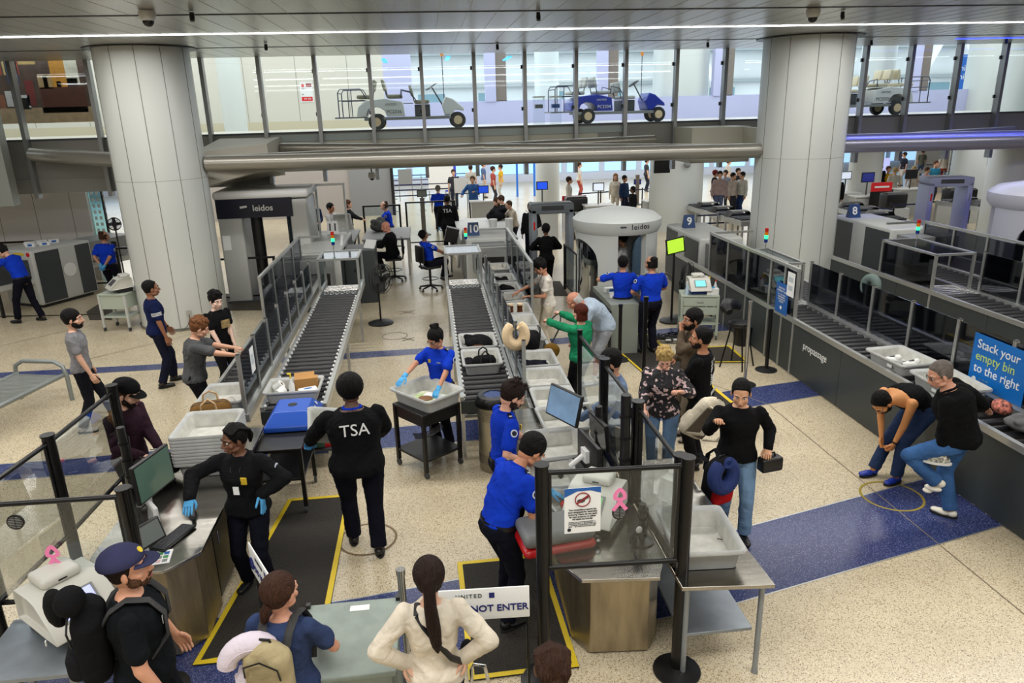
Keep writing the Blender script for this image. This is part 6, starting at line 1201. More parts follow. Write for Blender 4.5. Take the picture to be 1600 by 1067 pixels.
W_ = person('older man with glasses in black jacket and jeans pulling a shoe onto his raised foot', (5.38, 6.38, 0), 318, 1.80, ('jacket', (14, 15, 17)), ('long', (60, 98, 150)), (226, 222, 206), (206, 150, 124), ('crop', (120, 112, 106)), lean=24, side=-10, bulk=1.28, hl=w(1470, 738, 6.35), hr=w(1560, 650, 6.7), el=(.9, -.4, -.2), er=(.6, -1, -.2), handl='grip', fl=('w', G(1462, 765, .36)), fr=(.02, -.05, 0), kl=(-.5, 1, .4), hyaw=-35, hpitch=6, acc=('glasses',), lod=2)
X_ = person('officer in blue with glasses and hair bun steadying a tray on the black cart', (.03, 9.02, 0), 212, 1.68, UNI, UL, sk=(188, 134, 104), hair=('bun', BLKH), fem=1, bulk=1.06, hpitch=26, hyaw=14, hr=w(630, 590, 8.75), hl=w(681, 618, 8.55), er=(.9, -.3, .1), el=(.7, -.8, -.2), handl='grip', handr='flat', glove=GLV, acc=('glasses',), lod=2)
Y_ = person('officer in blue with upswept hair and moustache looking down at the right desk', (.60, 6.55, 0), 76, 1.82, UNI, UL, sk=(212, 160, 134), hair=('spiky', (40, 28, 22)), beard=('stubble', (50, 36, 30)), lean=7, hpitch=26, hyaw=4, hr=w(826, 722, 6.3), hl=w(838, 705, 6.6), er=(.4, -1, -.4), lod=2)
Z_ = person('officer in blue bending over the red suitcase on the right desk', (.50, 5.45, 0), 62, 1.80, UNI, UL, sk=(186, 128, 96), hair=('short', BLKH), lean=36, bulk=1.1, hpitch=24, hyaw=6, dy=-.06, hr=w(842, 845, 5.3), hl=w(868, 772, 5.75), er=(.5, -.6, -.8), handl='flat', handr='flat', glove=GLV, acc=('watch',), lod=2, fl=(.13, .05, 0), fr=(.13, -.1, 0))
for I in (Z_, Y_):
    M = I['fr'][-3][1]; 
AA = person('bearded man in navy cap and black printed t-shirt with loaded backpack, lower left corner', (-1.98, 4.10, 0), 74, 1.82, ('tee', (18, 22, 26)), ('long', (24, 26, 34)), sk=(214, 156, 126), hair=('crop', (40, 28, 22)), beard=('stubble', (92, 64, 46)), bulk=1.22, hyaw=10, hpitch=-8, hr=(.3, .12, .9), hl=(-.3, .15, .9), lod=2)
BB = person('woman with tied brown hair in blue t-shirt wearing a khaki backpack', (-1.05, 3.92, 0), 14, 1.66, ('tee', (52, 66, 102)), ('long', (90, 70, 40)), sk=(206, 150, 124), hair=('short', (70, 46, 34)), fem=1, bulk=1.12, hyaw=22, hl=(-.12, .25, 1.05), hr=(.14, .28, 1.05), el=(1, -.3, -.4), er=(1, -.3, -.4), lod=2)
BB['onhead'](MB().tube([(0, -.10, -.02), (-.01, -.13, -.06), (-.03, -.12, -.12), (-.05, -.11, -.16)], [.03, .028, .026, .008], 10), 'hair_tail', hairm((70, 46, 34)))
CC = person('woman with long dark ponytail in white long-sleeved top, hands on hips', (-.13, 3.88, 0), 0, 1.70, ('blouse', (228, 218, 200), cloth((228, 218, 200)), 2), ('long', (40, 44, 60)), sk=LS, hair=('ponytail', (44, 30, 26)), fem=1, bulk=1.04, hl=(-.19, -.03, 1.03), hr=(.19, -.03, 1.03), el=(1, -.45, 0), er=(1, -.45, 0), handl='flat', handr='flat', lod=2, hdl=(.7, -.5, -.5), hdr=(-.7, -.5, -.5))
DD = person('person with braided brown hair at the bottom edge, only the head in view', (.50, 3.05, 0), 0, 1.66, ('tee', (60, 60, 64)), ('long', (40, 40, 44)), sk=DS, hair=('braids', (60, 38, 26)), fem=1)
EE = person('person with dark curly hair in white t-shirt inside the round body scanner', (4.1, 15.15, 0), 300, 1.74, ('tee', (206, 208, 210)), ('long', (110, 112, 118)), sk=MS, hair=('curlycrown', BLKH), hl=(-.1, .25, 1.1), hr=(.1, .22, 1.12), el=(1, 0, -.5), er=(1, 0, -.5))
FF = person('officer in blue with dark hair, left of the two facing the round scanner', (3.50, 12.85, 0), 12, 1.70, UNI, UL, sk=MS, hair=('short', BLKH), fem=1, bulk=1.22, hl=(-.35, .25, 1.35), hr=(.12, .2, 1.1), el=(1, -.2, -.3), er=(1, -.2, -.4), glove=GLV, hyaw=8)
GG = person('balding officer in blue, right of the two facing the round scanner', (3.88, 12.32, 0), -14, 1.78, UNI, UL, sk=MS, hair=('balding', BLKH), bulk=1.2, hr=(.14, .22, 1.08), hl=(-.14, .22, 1.05), el=(1, -.2, -.4), er=(1, -.2, -.4), hyaw=-16)
# far figures: measured by the top of the head
def far(label, px, py, h, face, top, legs, hair=('short', BLKH), sk=MS, y=None, **k):
    x, yy, _ = G(px, py, h); 
    if y: x, yy = GY(px, py, y)[0], y
    return person(label, (x, yy, 0), face, h, top, legs, sk=sk, hair=hair, lod=0, group=None, **k)
far('man in navy suit standing behind the square body scanner', 486, 300, 1.80, 160, ('jacket', (26, 36, 66)), ('long', (26, 34, 60)), ('balding', (150, 120, 100)), (214, 150, 130), y=23.6, hr=(.1, .3, 1.1), hl=(-.1, .3, 1.1))
far('man in grey t-shirt lifting a blue-grey tray behind lane 11', 514, 304, 1.76, 120, ('tee', (190, 188, 184)), ('long', (40, 40, 50)), sk=(170, 116, 84), y=22.6, hl=(.1, .34, 1.35), hr=(.15, .36, 1.2), el=(1, .2, .3))
far('woman in black with brown hair talking across the tables behind lane 11', 542, 304, 1.68, 95, ('sweater', (22, 24, 26)), ('long', (24, 26, 30)), ('bob', (84, 52, 34)), LS, y=24.0, fem=1, hr=(.12, .45, 1.15), hl=(-.1, .42, 1.12))
far('officer in blue with glasses leaning behind the lane 11 tables', 606, 312, 1.74, 265, UNI, UL, ('balding', (60, 44, 34)), LS, y=22.8, lean=12, hl=(-.1, .45, 1.05), hr=(.1, .45, 1.05), glove=GLV)
far('seated officer in blue seen from behind beside the far kiosk', 684, 292, 1.7, 10, UNI, UL, ('short', (120, 116, 112)), LS, y=27.5, bulk=1.15)
far('man in blue suit jacket and white shirt standing beside the far monitors', 738, 272, 1.82, 190, ('jacket', (60, 104, 170)), ('long', (26, 32, 60)), ('short', (110, 80, 60)), LS, y=29.5, hr=(.4, .25, 1.1), hl=(-.1, .25, 1.2))
far('woman with long hair bending over the trays behind lane 10', 783, 306, 1.6, 230, ('tee', (40, 36, 36)), ('long', (40, 40, 46)), ('long', (70, 50, 36)), LS, y=24.4, fem=1, lean=30, hl=(-.2, .5, .95), hr=(.2, .5, .95))
far('man in dark top reaching over the trays behind lane 10', 793, 311, 1.7, 260, ('tee', (40, 44, 48)), ('long', (40, 40, 46)), ('short', (70, 48, 34)), LS, y=23.8, lean=25, hl=(-.1, .5, 1.0), hr=(.1, .55, 1.0))
far('man in beige shirt at the right end of the lane 10 counter', 803, 315, 1.66, 250, ('shirt', (196, 184, 166)), ('long', (50, 50, 56)), ('crop', (80, 60, 46)), LS, y=22.6, lean=20, hl=(-.1, .45, 1.05), hr=(.1, .5, 1.05))
far('man in dark clothes bending over a bag right of the metal detector', 896, 318, 1.35, 250, ('jacket', (44, 44, 50)), ('long', (70, 66, 66)), ('short', (40, 32, 28)), LS, y=24.5, lean=55, hl=(-.1, .35, .6), hr=(.1, .3, .6))
far('officer in black with blue gloves behind the metal detector', 829, 300, 1.74, 200, ('jacket', (30, 30, 34)), UL, y=21.0, hl=(-.2, .3, 1.1))
far('traveller in white shirt with backpack left of the far slim pillar', 889, 275, 1.75, 100, ('shirt', (216, 214, 206)), ('long', (150, 140, 130)), ('short', (70, 50, 40)), LS, y=28.5)
far('woman in white dress with long light hair in the far queue', 962, 268, 1.72, 200, ('blouse', (228, 222, 206)), ('long', (222, 214, 196)), ('long', (150, 110, 76)), LS, y=29.5, fem=1)
far('woman in dark blue behind the seated agent in the far queue', 976, 274, 1.68, 150, ('sweater', (40, 60, 96)), ('long', (34, 40, 60)), ('short', BLKH), MS, y=29, fem=1)
far('seated agent in black at the far desks above the round scanner', 989, 291, 1.5, 250, ('sweater', (28, 28, 32)), ('long', (28, 28, 32)), ('bob', BLKH), DS, y=26.5, fem=1)
grp = [(1118, 266, 1.76, 100, (26, 26, 30), (40, 44, 56), 'man in black jacket, leftmost of the group beside the right column'), (1126, 258, 1.8, 200, (170, 150, 150), (90, 100, 130), 'person in pale pink top behind the group by the right column'), (1134, 266, 1.7, 220, (150, 160, 176), (60, 66, 84), 'traveller in pale blue jacket in the group by the right column'), (1146, 268, 1.72, 150, (190, 180, 170), (50, 50, 60), 'traveller in pale top with brown backpack by the right column'), (1161, 262, 1.74, 250, (196, 196, 190), (40, 60, 100), 'traveller in white top, rightmost of the group by the right column'), (1154, 258, 1.76, 180, (60, 60, 66), (50, 50, 56), 'person in dark clothes behind the group by the right column')]
for px, py, h, f, c, l, lab in grp: far(lab, px, py, h, f, ('jacket', c), ('long', l), ('short', (30, 24, 22)) if px != 1118 else ('short', (120, 40, 40)), LS, y=27.5 + (px % 5) * .5)
rg = [(1310, 262, 1.8, 10, (16, 16, 18), (16, 16, 20), 'officer in black standing just right of the right column'), (1352, 247, 1.7, 120, (196, 180, 176), (120, 110, 120), 'person with pink hair behind the far monitors, right of the right column'), (1377, 249, 1.85, 180, (24, 26, 30), (30, 30, 34), 'tall bald man in dark shirt right of the right column'), (1389, 258, 1.7, 190, (214, 170, 50), (60, 60, 70), 'woman in yellow top beside the tall bald man'), (1400, 258, 1.7, 10, (206, 202, 190), (30, 80, 90), 'woman in straw hat with teal backpack beside the one in yellow'), (1429, 260, 1.66, 200, (216, 206, 196), (150, 150, 150), 'person in sun hat behind the dark far monitor'), (1449, 264, 1.6, 160, (220, 150, 130), (100, 100, 100), 'person leaning at the far counter, left of the one in light blue'), (1463, 250, 1.75, 180, (60, 150, 190), (60, 66, 80), 'man in light blue t-shirt at the far counter on the right')]
for px, py, h, f, c, l, lab in rg: far(lab, px, py, h, f, ('jacket' if c[0] < 30 else 'tee', c), ('long', l), ('bald', BLKH) if px == 1377 else ('short', (150, 40, 60)) if px == 1352 else ('short', (196, 170, 120)) if px in (1400, 1429) else ('short', (90, 60, 44)), (120, 80, 60) if px == 1377 else LS, y=25.5 if px == 1310 else 28.0 + (px % 4) * .6)

_fr = random.Random(5); _tc = [(60, 60, 66), (190, 186, 178), (90, 110, 150), (170, 80, 70), (40, 44, 56), (120, 124, 110), (206, 200, 190)]
for i, (px, py, lab) in enumerate(((708, 262, 'person in jeans standing beyond the tall blue board'), (735, 258, 'person in dark trousers beyond the far notices, above the man in the blue suit'), (755, 262, 'traveller beyond the far blue monitor'), (770, 262, 'traveller in dark clothes, left of two beyond the lane 10 counter'), (782, 260, 'traveller in yellow, right of two beyond the lane 10 counter'), (868, 272, 'traveller behind the slim far pillar'), (905, 262, 'traveller crossing behind the metal detector'), (1010, 268, 'traveller waiting between the far monitors above the round scanner'), (1138, 259, 'traveller at the back of the group by the right column'), (1338, 250, 'traveller waiting at the far monitors just right of the right column'), (1365, 252, 'traveller behind the tall bald man, left side'), (1412, 254, 'traveller in the far queue between the sun hats'), (1440, 250, 'traveller at the back of the far right queue, left'), (1475, 252, 'traveller at the back of the far right queue, middle'), (1492, 256, 'traveller beside the dark equipment at the far right'), (1515, 254, 'traveller under the hanging screen at the far right'))):
    far(lab, px, py, 1.68 + _fr.random() * .14, _fr.choice((0, 90, 180, 270)), ('tee', (214, 170, 50) if px == 782 else _tc[i % 7]), ('long', _tc[(i + 4) % 7]), ('short', (60, 40, 30)), LS, y=34 + (i * 7 % 5))
# ---------------- worn and carried things ----------------
def parent_local(o, I):
    """a thing worn by a person stays a thing of its own: give it the person's place in the world"""
    t = I['t']; M = Matrix.Translation(t.location) @ t.rotation_euler.to_matrix().to_4x4() @ Matrix.Scale(I['k'], 4); o.matrix_world = M @ o.matrix_local if 0 else M @ Matrix.LocRotScale(o.location, o.rotation_euler, o.scale); return o
def capthing(I, label, rgb):
    m = MB(); t = thing('baseball_cap', label, 'cap'); M = I['HM']
    m.ell((0, -.022, .062), (.104, .124, .090), seg=20, rings=12); m.v = [(x, y, max(z, .050)) for x, y, z in m.v]; m.xf(M).build('crown', cloth(rgb, bump=.25), t)
    q = MB(); rr = []
    for s, zz in ((1, .050), (1, .044)): rr.append([(.085 * math.sin(a), .055 + .115 * math.cos(a) * (1), zz - .02 * (math.cos(a)) * .9 - .010 * abs(math.sin(a))) for a in [math.radians(-88 + 176 * i / 14) for i in range(15)]])
    n = 15; q.add(rr[0] + rr[1], [tuple(range(n)), tuple(range(2 * n - 1, n - 1, -1))] + [(i, i + n, (i + 1) % n + n, (i + 1) % n) for i in range(n)]); q.xf(M).build('brim', cloth(rgb, bump=.25), t)
    MB().ell((0, -.02, .145), .010).xf(M).build('top_button', cloth(rgb), t)
    for k in range(3): MB().tube([(.1 * math.sin(b) * math.cos(k * PI / 3 + .5), -.022 + .118 * math.sin(b) * math.sin(k * PI / 3 + .5), .064 + .081 * math.cos(b)) for b in [-1.4 + 2.8 * i / 12 for i in range(13)]], .0015, 4).xf(M).build('seam', BLACK, t)
    return parent_local(t, I)
c = capthing(C, 'black baseball cap of the man leaning over a bag at the left desk', (14, 14, 16)); c = capthing(AA, 'navy baseball cap with round badge on the man in the lower left corner', (52, 54, 84))
MB().lathe([(.018, 0), (.018, .004)], seg=14).xf(AA['HM'] @ Matrix.Translation((0, .088, .098)) @ Matrix.Rotation(-1.1, 4, 'X')).build('round_badge', YEL, c)
for k in range(3): glyphs(AA['t'], -.02 - .03 * k, .15, 0, .06, WHITE, 0, 50 + k, 'chest_print', Matrix.Translation(AA['at'](1.33 - .07 * k, 0, .152)) @ AA['fr'][14][1].to_4x4())
STRAPM = cloth((70, 70, 70))
def on_back(I, t, z=1.02, off=.15):
    p = I['at'](z, 0, -off - I['bulk'] ** 1.6 * .07); R = I['fr'][8][1]; t.location = p; t.rotation_euler = R.to_euler(); sc = t.scale.x; Mi = (Matrix.Translation(p) @ R.to_4x4()).inverted()
    for s in (-1, 1):
        b = I['bulk'] ** 1.3; P = [I['at'](1.33, s * .08, -.10 * b - .06), I['at'](1.44, s * .09, -.09 * b), I['at'](1.497, s * .10, -.02), I['at'](1.465, s * .10, .075 * b), I['at'](1.36, s * .105, .128 * b), I['at'](1.22, s * .12, .128 * b), I['at'](1.10, s * .145, .06)]
        MB().tube([(Mi @ q) / sc for q in P], .03, 8, ry=.011).build('shoulder_strap', STRAPM, t)
    return parent_local(t, I)
t = backpack((0, 0, 0), (0, 0, 0), (22, 22, 25), 'loaded black backpack worn by the man in the navy cap', 1.05, (28, 28, 32), straps=False); on_back(AA, t, .98)
MB().ell((-.08, -.16, .44), (.12, .06, .11), RZ(20)).build('hanging_pouch', cloth((18, 18, 20)), t); MB().ell((.08, -.05, .56), (.10, .08, .08)).build('stuffed_cap', cloth((20, 20, 22)), t); MB().bc((-.05, -.24, .25), (.02, .006, .03)).build('white_tag', WHITE, t)
KH = (178, 164, 128)
t = backpack((0, 0, 0), (0, 0, 0), KH, 'khaki backpack worn by the woman in the blue t-shirt', 1.02, (190, 176, 140), straps=False, w=.3, h=.42); on_back(BB, t, 1.0, .165)
t = pillow((0, 0, 0), (0, 0, 0), mat('lilac_plush', (214, 204, 216), .9, 0, .3, 20), 'lilac neck pillow hanging left of the khaki backpack', 1.0); t.location = GY(388, 1030, 3.72); t.rotation_euler = (PI / 2, 0, math.radians(10)); t.rotation_euler.rotate_axis('Z', math.radians(-60))
t = thing('crossbody_strap', 'black crossbody strap over the back of the woman in white', 'strap'); P = [CC['at'](1.44, -.09, -.09), CC['at'](1.38, -.05, -.13), CC['at'](1.25, .03, -.138), CC['at'](1.12, .11, -.125), CC['at'](1.02, .185, -.06), CC['at'](1.0, .21, .03)]; MB().tube(P, .022, 8, ry=.006).build('strap', BLACK, t); MB().tube([CC['at'](1.44, -.09, -.09), CC['at'](1.475, -.085, -.02), CC['at'](1.42, -.07, .09)], .022, 8, ry=.006).build('front_strap', BLACK, t); MB().ell(CC['at'](1.0, .22, .06), (.05, .09, .07)).build('pouch', cloth((20, 20, 22)), t); parent_local(t, CC)
def wl(I, v): t = I['t']; return Matrix.Translation(t.location) @ t.rotation_euler.to_matrix().to_4x4() @ Matrix.Scale(I['k'], 4) @ Vector(v)
# man in black sweater: backpack, pillow, case
p = wl(U_, U_['wR']); t = backpack((p.x + .02, p.y - .02, .62), (math.radians(8), 0, math.radians(20)), (26, 26, 30), 'black and red backpack held by the man in the black sweater', 1.02, (176, 26, 30))
t = pillow((p.x + .03, p.y - .2, 1.0), (math.radians(88), 0, math.radians(18)), mat('navy_plush', (22, 44, 100), .8, 0, .3, 20), 'navy neck pillow hanging on the red and black backpack', 1.05); t.rotation_euler.rotate_axis('Z', math.radians(180))
p = wl(U_, U_['wL']); t = thing('small_case', 'small black hard case in the left hand of the man in the black sweater', 'case', (p.x + .02, p.y - .03, p.z - .23), 10); q = MB(); rbox(q, -.12, .12, -.06, .06, 0, .15, .025); q.build('case_body', BLACK, t); MB().tube([(-.05, 0, .15), (-.04, 0, .19), (.04, 0, .19), (.05, 0, .15)], .01, 6).build('handle', BLACK, t)
# white bag of the blonde woman
p = wl(R_, R_['wL']); WB = (222, 212, 190); t = backpack((p.x + .08, p.y - .10, .72), (math.radians(-20), math.radians(-30), math.radians(190)), WB, 'large cream backpack with brown back panel held by the blonde woman', 1.05, WB, w=.32, h=.5)
MB().box(-.12, .12, .082, .094, .06, .44).build('brown_back_panel', mat('mesh_brown', (84, 74, 62), .9), t)
t = thing('paper_bag', 'cream paper sheet bag standing behind the glass of the right desk', 'bag', (1.98, 6.95, .0), 20); MB().box(-.1, .12, -.05, .05, 0, .98).build('bag_body', mat('cream_bag', (214, 204, 176), .8), t) if 0 else MB().add([(-.1, -.04, .7), (.14, -.04, .62), (.14, .04, .62), (-.1, .04, .7), (-.13, -.05, 1.1), (.1, -.05, 1.0), (.1, .05, 1.0), (-.13, .05, 1.1)], [(3, 2, 1, 0), (4, 5, 6, 7), (0, 1, 5, 4), (1, 2, 6, 5), (2, 3, 7, 6), (3, 0, 4, 7)]).build('bag_body', mat('cream_bag', (214, 204, 176), .8), t)
# strap and mustard bag of the woman in green
a, b = wl(O_, O_['wL']), wl(O_, O_['wR']); t = thing('shoulder_bag', 'mustard shoulder bag with black strap held up by the woman in green', 'bag', (0, 0, 0)); MB().tube([a, (a + b) / 2 + Vector((0, 0, .03)), b + Vector((0, 0, .03)), b + Vector((-.05, -.1, -.2)), a + Vector((.0, -.02, -.40))], .012, 7).build('strap', BLACK, t)
q = MB(); q.ell(a + Vector((.02, -.05, -.44)), (.13, .07, .12)); q.build('bag_body', cloth((150, 112, 50)), t)
# tray carried by the large officer
R = Matrix.Identity(3); a, b = wl(B, B['wL']), wl(B, B['wR']); mid = (a + b) / 2
tx_, ty_, tz_ = GY(528, 668, 7.22)
tray((tx_, ty_, tz_ - .06), 82, 'grey tray with white gadgets carried by the large officer in black', sc=(.95, .95, .9), rot=(math.radians(12), math.radians(-8), math.radians(98)))
t = thing('white_appliance', 'white hair appliance lying in the tray carried by the officer in black', 'appliance', (tx_ - .12, ty_, tz_ + .06), 20); MB().ell((0, 0, 0), (.14, .09, .05)).build('shell', WHITE, t); MB().cyl((-.06, -.02, .03), (-.06, -.02, .06), .04).build('dial', MIDG, t)
# tray on the black cart
TC = (-.15, 8.6, .86); tray(TC, 40, 'grey tray holding a colourful magazine on the black utility cart', sc=(1.12, 1.1, 1.05))
t = thing('magazine', 'green and white magazine lying in the tray on the black cart', 'magazine', (TC[0] + .02, TC[1] - .02, .905), 60); MB().box(-.17, .17, -.2, .2, 0, .012).build('cover', mat('magazine_green', (120, 170, 50), .35, var=.9, vscale=9, vrgb=(220, 214, 196)), t); MB().box(.0, .14, -.16, .1, .012, .02).build('white_sheet', WHITE, t); MB().ell((-.05, .02, .02), (.08, .1, .01)).build('brown_print', mat('print_brown', (120, 84, 50), .4), t)
t = thing('cable_coil', 'black looped cables on the body of the utility cart', 'cable', (-.17, 8.22, .66), 38); m = MB()
for k in range(5): m.tube([(.22 * u, -.0 - .01 * k, -.05 * (1 - u * u) - .012 * k) for u in [-1 + i / 6 for i in range(13)]], .006, 6)
m.build('cable', BLACK, t)
# ---------------- trays on lane 10 ----------------
def zb(y, lane=10): return .85 + (ZF - .86) * max(0, (y - 8.7) / 5.7)
L10 = [(8.93 + .02, 'grey tray with dark jacket on the lane 10 main rollers, in front of the woman in green', 1), (9.72, 'grey tray under a black bag beside the woman in green', 1)]
tr10 = [(7.35, .00, 'big empty grey tray on the right desk beside the bearded man'), (8.08, .0, 'empty grey tray above the one beside the monitor, scuffed inside'), (8.80, .0, 'empty grey tray with a dark scrawl, left of the woman in green'), (9.52, .0, 'tray with dark clothes and a blue strap beside the woman in green'), (10.6, .0, 'tray of dark purple clothes left of the man in the white t-shirt'), (11.33, .0, 'empty tray by the forearm of the young man in the white t-shirt'), (12.05, 0, 'tray holding brown boots near the young man in the white t-shirt'), (12.8, 0, 'half-empty grey tray between the lane 10 posts'), (13.55, 0, 'tray full of black bags on the far part of lane 10'), (14.3, 0, 'tray with a dark bag beside the lane 10 hood'), (15.3, 0, 'tray with a crumpled white cloth, farthest on lane 10')]
tx = 1.385
for y, dx, lab in tr10: tray((tx if y > 7.6 else 1.36, y, max(.905 if y < 8 else 0, zb(y) + .005)), 0 if y > 7.6 else 3, lab, sc=(.96, .98, 1))
for y, c, s, lab in ((9.52, (22, 24, 34), (.2, .24, .07), 'dark clothes in the tray beside the woman in green'), (10.6, (56, 54, 84), (.2, .26, .08), 'dark purple clothes in the tray left of the white t-shirt man'), (12.8, (60, 64, 70), (.2, .2, .05), 'grey clothes lying in the half-empty lane 10 tray'), (13.55, (18, 18, 20), (.22, .28, .16), 'black bags heaped in a far lane 10 tray'), (14.3, (22, 22, 24), (.2, .24, .12), 'dark bag in the tray beside the lane 10 hood'), (15.3, (214, 208, 196), (.2, .22, .14), 'crumpled white cloth in the farthest lane 10 tray')): heap((tx, y, zb(y) + .03), 10, c, lab, s, int(y * 10))
for s in (-1, 1):
    t = thing('boot', 'brown boot with pale top in a lane 10 tray, %s of the pair' % ('left' if s < 0 else 'right'), 'boot', (tx + .08 * s, 12.0, zb(12) + .03), 8 * s, 'pair of brown boots'); MB().tube([(0, 0, .05), (0, .0, .14), (0, -.01, .2)], [.05, .045, .05], 12).ell((0, -.09, .04), (.045, .11, .04)).build('upper', cloth((96, 56, 34)), t); MB().lathe([(.052, .2), (.052, .225), (.04, .22)], (0, -.01, 0), 14).build('cuff', FOAM, t)
duffel((1.36, 10.05, .98), 80, (20, 20, 22), 'black bag standing on the lane 10 trays behind the neck pillow', .42, .15, .26, BLACK)
# reject side of lane 10
for y, lab in ((9.70, 'grey tray with black pouches on the left rollers of lane 10, nearest'), (10.45, 'grey tray with a black backpack and jacket on the left rollers of lane 10')): tray((.62, y, zb(y) + .005), 0, lab, tagged=False)
duffel((.66, 9.68, zb(9.7) + .03), 4, (20, 20, 22), 'black zipped pouch in the nearest tray of the left lane 10 rollers', .34, .12, .15, BLACK); heap((.44, 9.72, zb(9.7) + .03), 30, (26, 24, 28), 'small black bag at the left of the zipped pouch', (.09, .13, .1), 5, 'small_bag', 'bag')
heap((.64, 10.5, zb(10.5) + .03), 0, (18, 19, 22), 'black backpack heaped with a jacket in the lane 10 tray', (.25, .32, .19), 9, 'backpack_pile', 'backpack'); heap((.6, 10.25, zb(10.3) + .1), 0, (92, 60, 40), 'brown scarf on the heaped jacket in the lane 10 tray', (.12, .07, .05), 3)
t = pillow((0, 0, 0), (math.radians(82), 0, math.radians(4)), FOAM, 'cream neck pillow hung over the end post of the lane 10 partition', 1.08); t.location = GY(806, 523, 8.72); t.rotation_euler.rotate_axis('Z', math.radians(180))
t = thing('luggage_tag', 'white tag hanging left of the cream neck pillow', 'tag', GY(790, 538, 8.7)); MB().bc((0, 0, 0), (.08, .004, .035), 0, RY(-30)).build('card', PAPER, t)
# trays on the right desk
tray((1.18, 6.70, .905), 5, 'deep grey tray beside the moustached officer on the right desk', sc=(1.0, .98, 1.1)); tray((1.02, 6.12, .905), -3, 'grey tray with black headphones behind the bending officer', sc=(.85, .8, .9)); tray((1.12, 5.62, .905), 12, 'grey tray with red and dark clothes in front of the bending officer', sc=(.8, .7, .8))
t = thing('headphones', 'black headphones lying in a tray on the right desk', 'headphones', (1.02, 6.1, 1.0)); MB().tube([(.08 * math.cos(a), .08 * math.sin(a), .04) for a in [PI * i / 10 for i in range(11)]], .012, 7).build('headband', BLACK, t)
for s in (-1, 1): MB().ell((s * .08, 0, .03), (.03, .035, .04)).build('ear_cup', BLACK, t)
heap((1.10, 5.6, .94), 20, (196, 44, 34), 'red cloth in a tray in front of the bending officer', (.1, .12, .09), 8); heap((1.2, 5.55, .94), 0, (40, 40, 50), 'dark cloth beside the red cloth in the right desk tray', (.1, .1, .08), 12)
# red suitcase
t = thing('carry_on_suitcase', 'dark suitcase with red lower shell lying open-side up on the right desk', 'suitcase', (.93, 5.18, .905), 8); q = MB(); rbox(q, -.36, .26, -.19, .2, .0, .085, .05); q.build('red_shell', mat('red_shell', (176, 22, 26), .25), t); q = MB(); rbox(q, -.35, .25, -.18, .19, .085, .2, .05); q.build('grey_lid', mat('suitcase_grey', (110, 112, 112), .5), t)
for y in (-.12, .13):
    MB().cyl((.28, y - .015, .05), (.28, y + .015, .05), .032, seg=16).build('wheel', BLACK, t); MB().cyl((.28, y - .017, .05), (.28, y + .017, .05), .014, seg=12).build('wheel_hub', CHROME, t)
tray((2.02, 4.92, .91), -4, 'empty scuffed grey tray on the near end of the steel table', sc=(1.0, .98, 1.1))
heap((2.33, 5.35, .91), 20, (20, 20, 22), 'black cloth beside the empty tray on the steel table', (.08, .12, .07), 4); t = thing('sunglasses', 'dark red sunglasses on the steel table edge', 'sunglasses', (2.34, 4.98, .915), 60); MB().ell((-.035, 0, .02), (.03, .012, .018)).ell((.035, 0, .02), (.03, .012, .018)).tube([(-.065, 0, .025), (-.06, .12, .02)], .004, 5).build('frame', mat('maroon', (90, 20, 34), .2), t)
t = thing('handset', 'black handset with coiled cord at the right desk pole', 'handset', (1.50, 4.98, .905), 20); MB().tube([(0, 0, .02), (0, 0, .14), (.01, -.05, .2)], [.03, .022, .028], 10).build('grip', BLACK, t); MB().tube([(-.05 - .02 * i / 30 + .018 * math.cos(i), -.1 + .018 * math.sin(i), .01 + .0012 * i) for i in range(40)], .004, 5).build('coiled_cord', BLACK, t); MB().ell((0, -.06, .22), (.03, .015, .03)).build('pale_face', WHITE, t)
# ---------------- left desk & lane 11 things ----------------
for i in range(9): tray((-2.38, 7.18, .905 + i * .036), 0, 'grey tray, %s in the stack on the left desk' % ['bottom one', 'second from the bottom', 'third from the bottom', 'fourth from the bottom', 'fifth from the bottom', 'fourth from the top', 'third from the top', 'second from the top', 'topmost one'][i], 'stacked trays on the left desk', sc=(1.06, .98, 1))
BK = backpack((-2.68, 6.95, .905), (math.radians(-70), 0, math.radians(150)), (20, 20, 22), 'black backpack lying on the left desk under the capped man hands', .9, (26, 26, 28)); BK.location = (-2.72, 7.02, 1.0)
MB().box(-.1, -.07, -.16, -.12, .2, .36).build('red_tag', RED, BK); MB().cyl((.05, -.18, .3), (.05, -.18, .22), .006).build('key_chain', CHROME, BK)
duffel((-2.68, 8.25, .9), 12, (108, 78, 38), 'brown canvas bag with tan handles on the lane 11 end', .46, .17, .26, mat('tan_leather', (196, 164, 120), .6))
tray((-2.70, 8.95, .86), 0, 'grey tray holding a white shirt behind the brown canvas bag'); heap((-2.66, 8.8, .9), 0, (216, 212, 204), 'white shirt behind the brown canvas bag', (.14, .16, .1), 6)
tray((-2.62, 7.85 + .35, .86 + .012), 0, 'grey tray under black clothes right of the brown bag', sc=(.8, .7, .8)) if 0 else None
heap((-2.44, 8.12, .9), 0, (20, 20, 24), 'black clothes with a white label beside the brown canvas bag', (.12, .17, .15), 14)
tray((-1.87, 9.12, .845), 90, 'grey tray of cleaning supplies at the end of the lane 11 rollers', sc=(1, 1.02, 1))
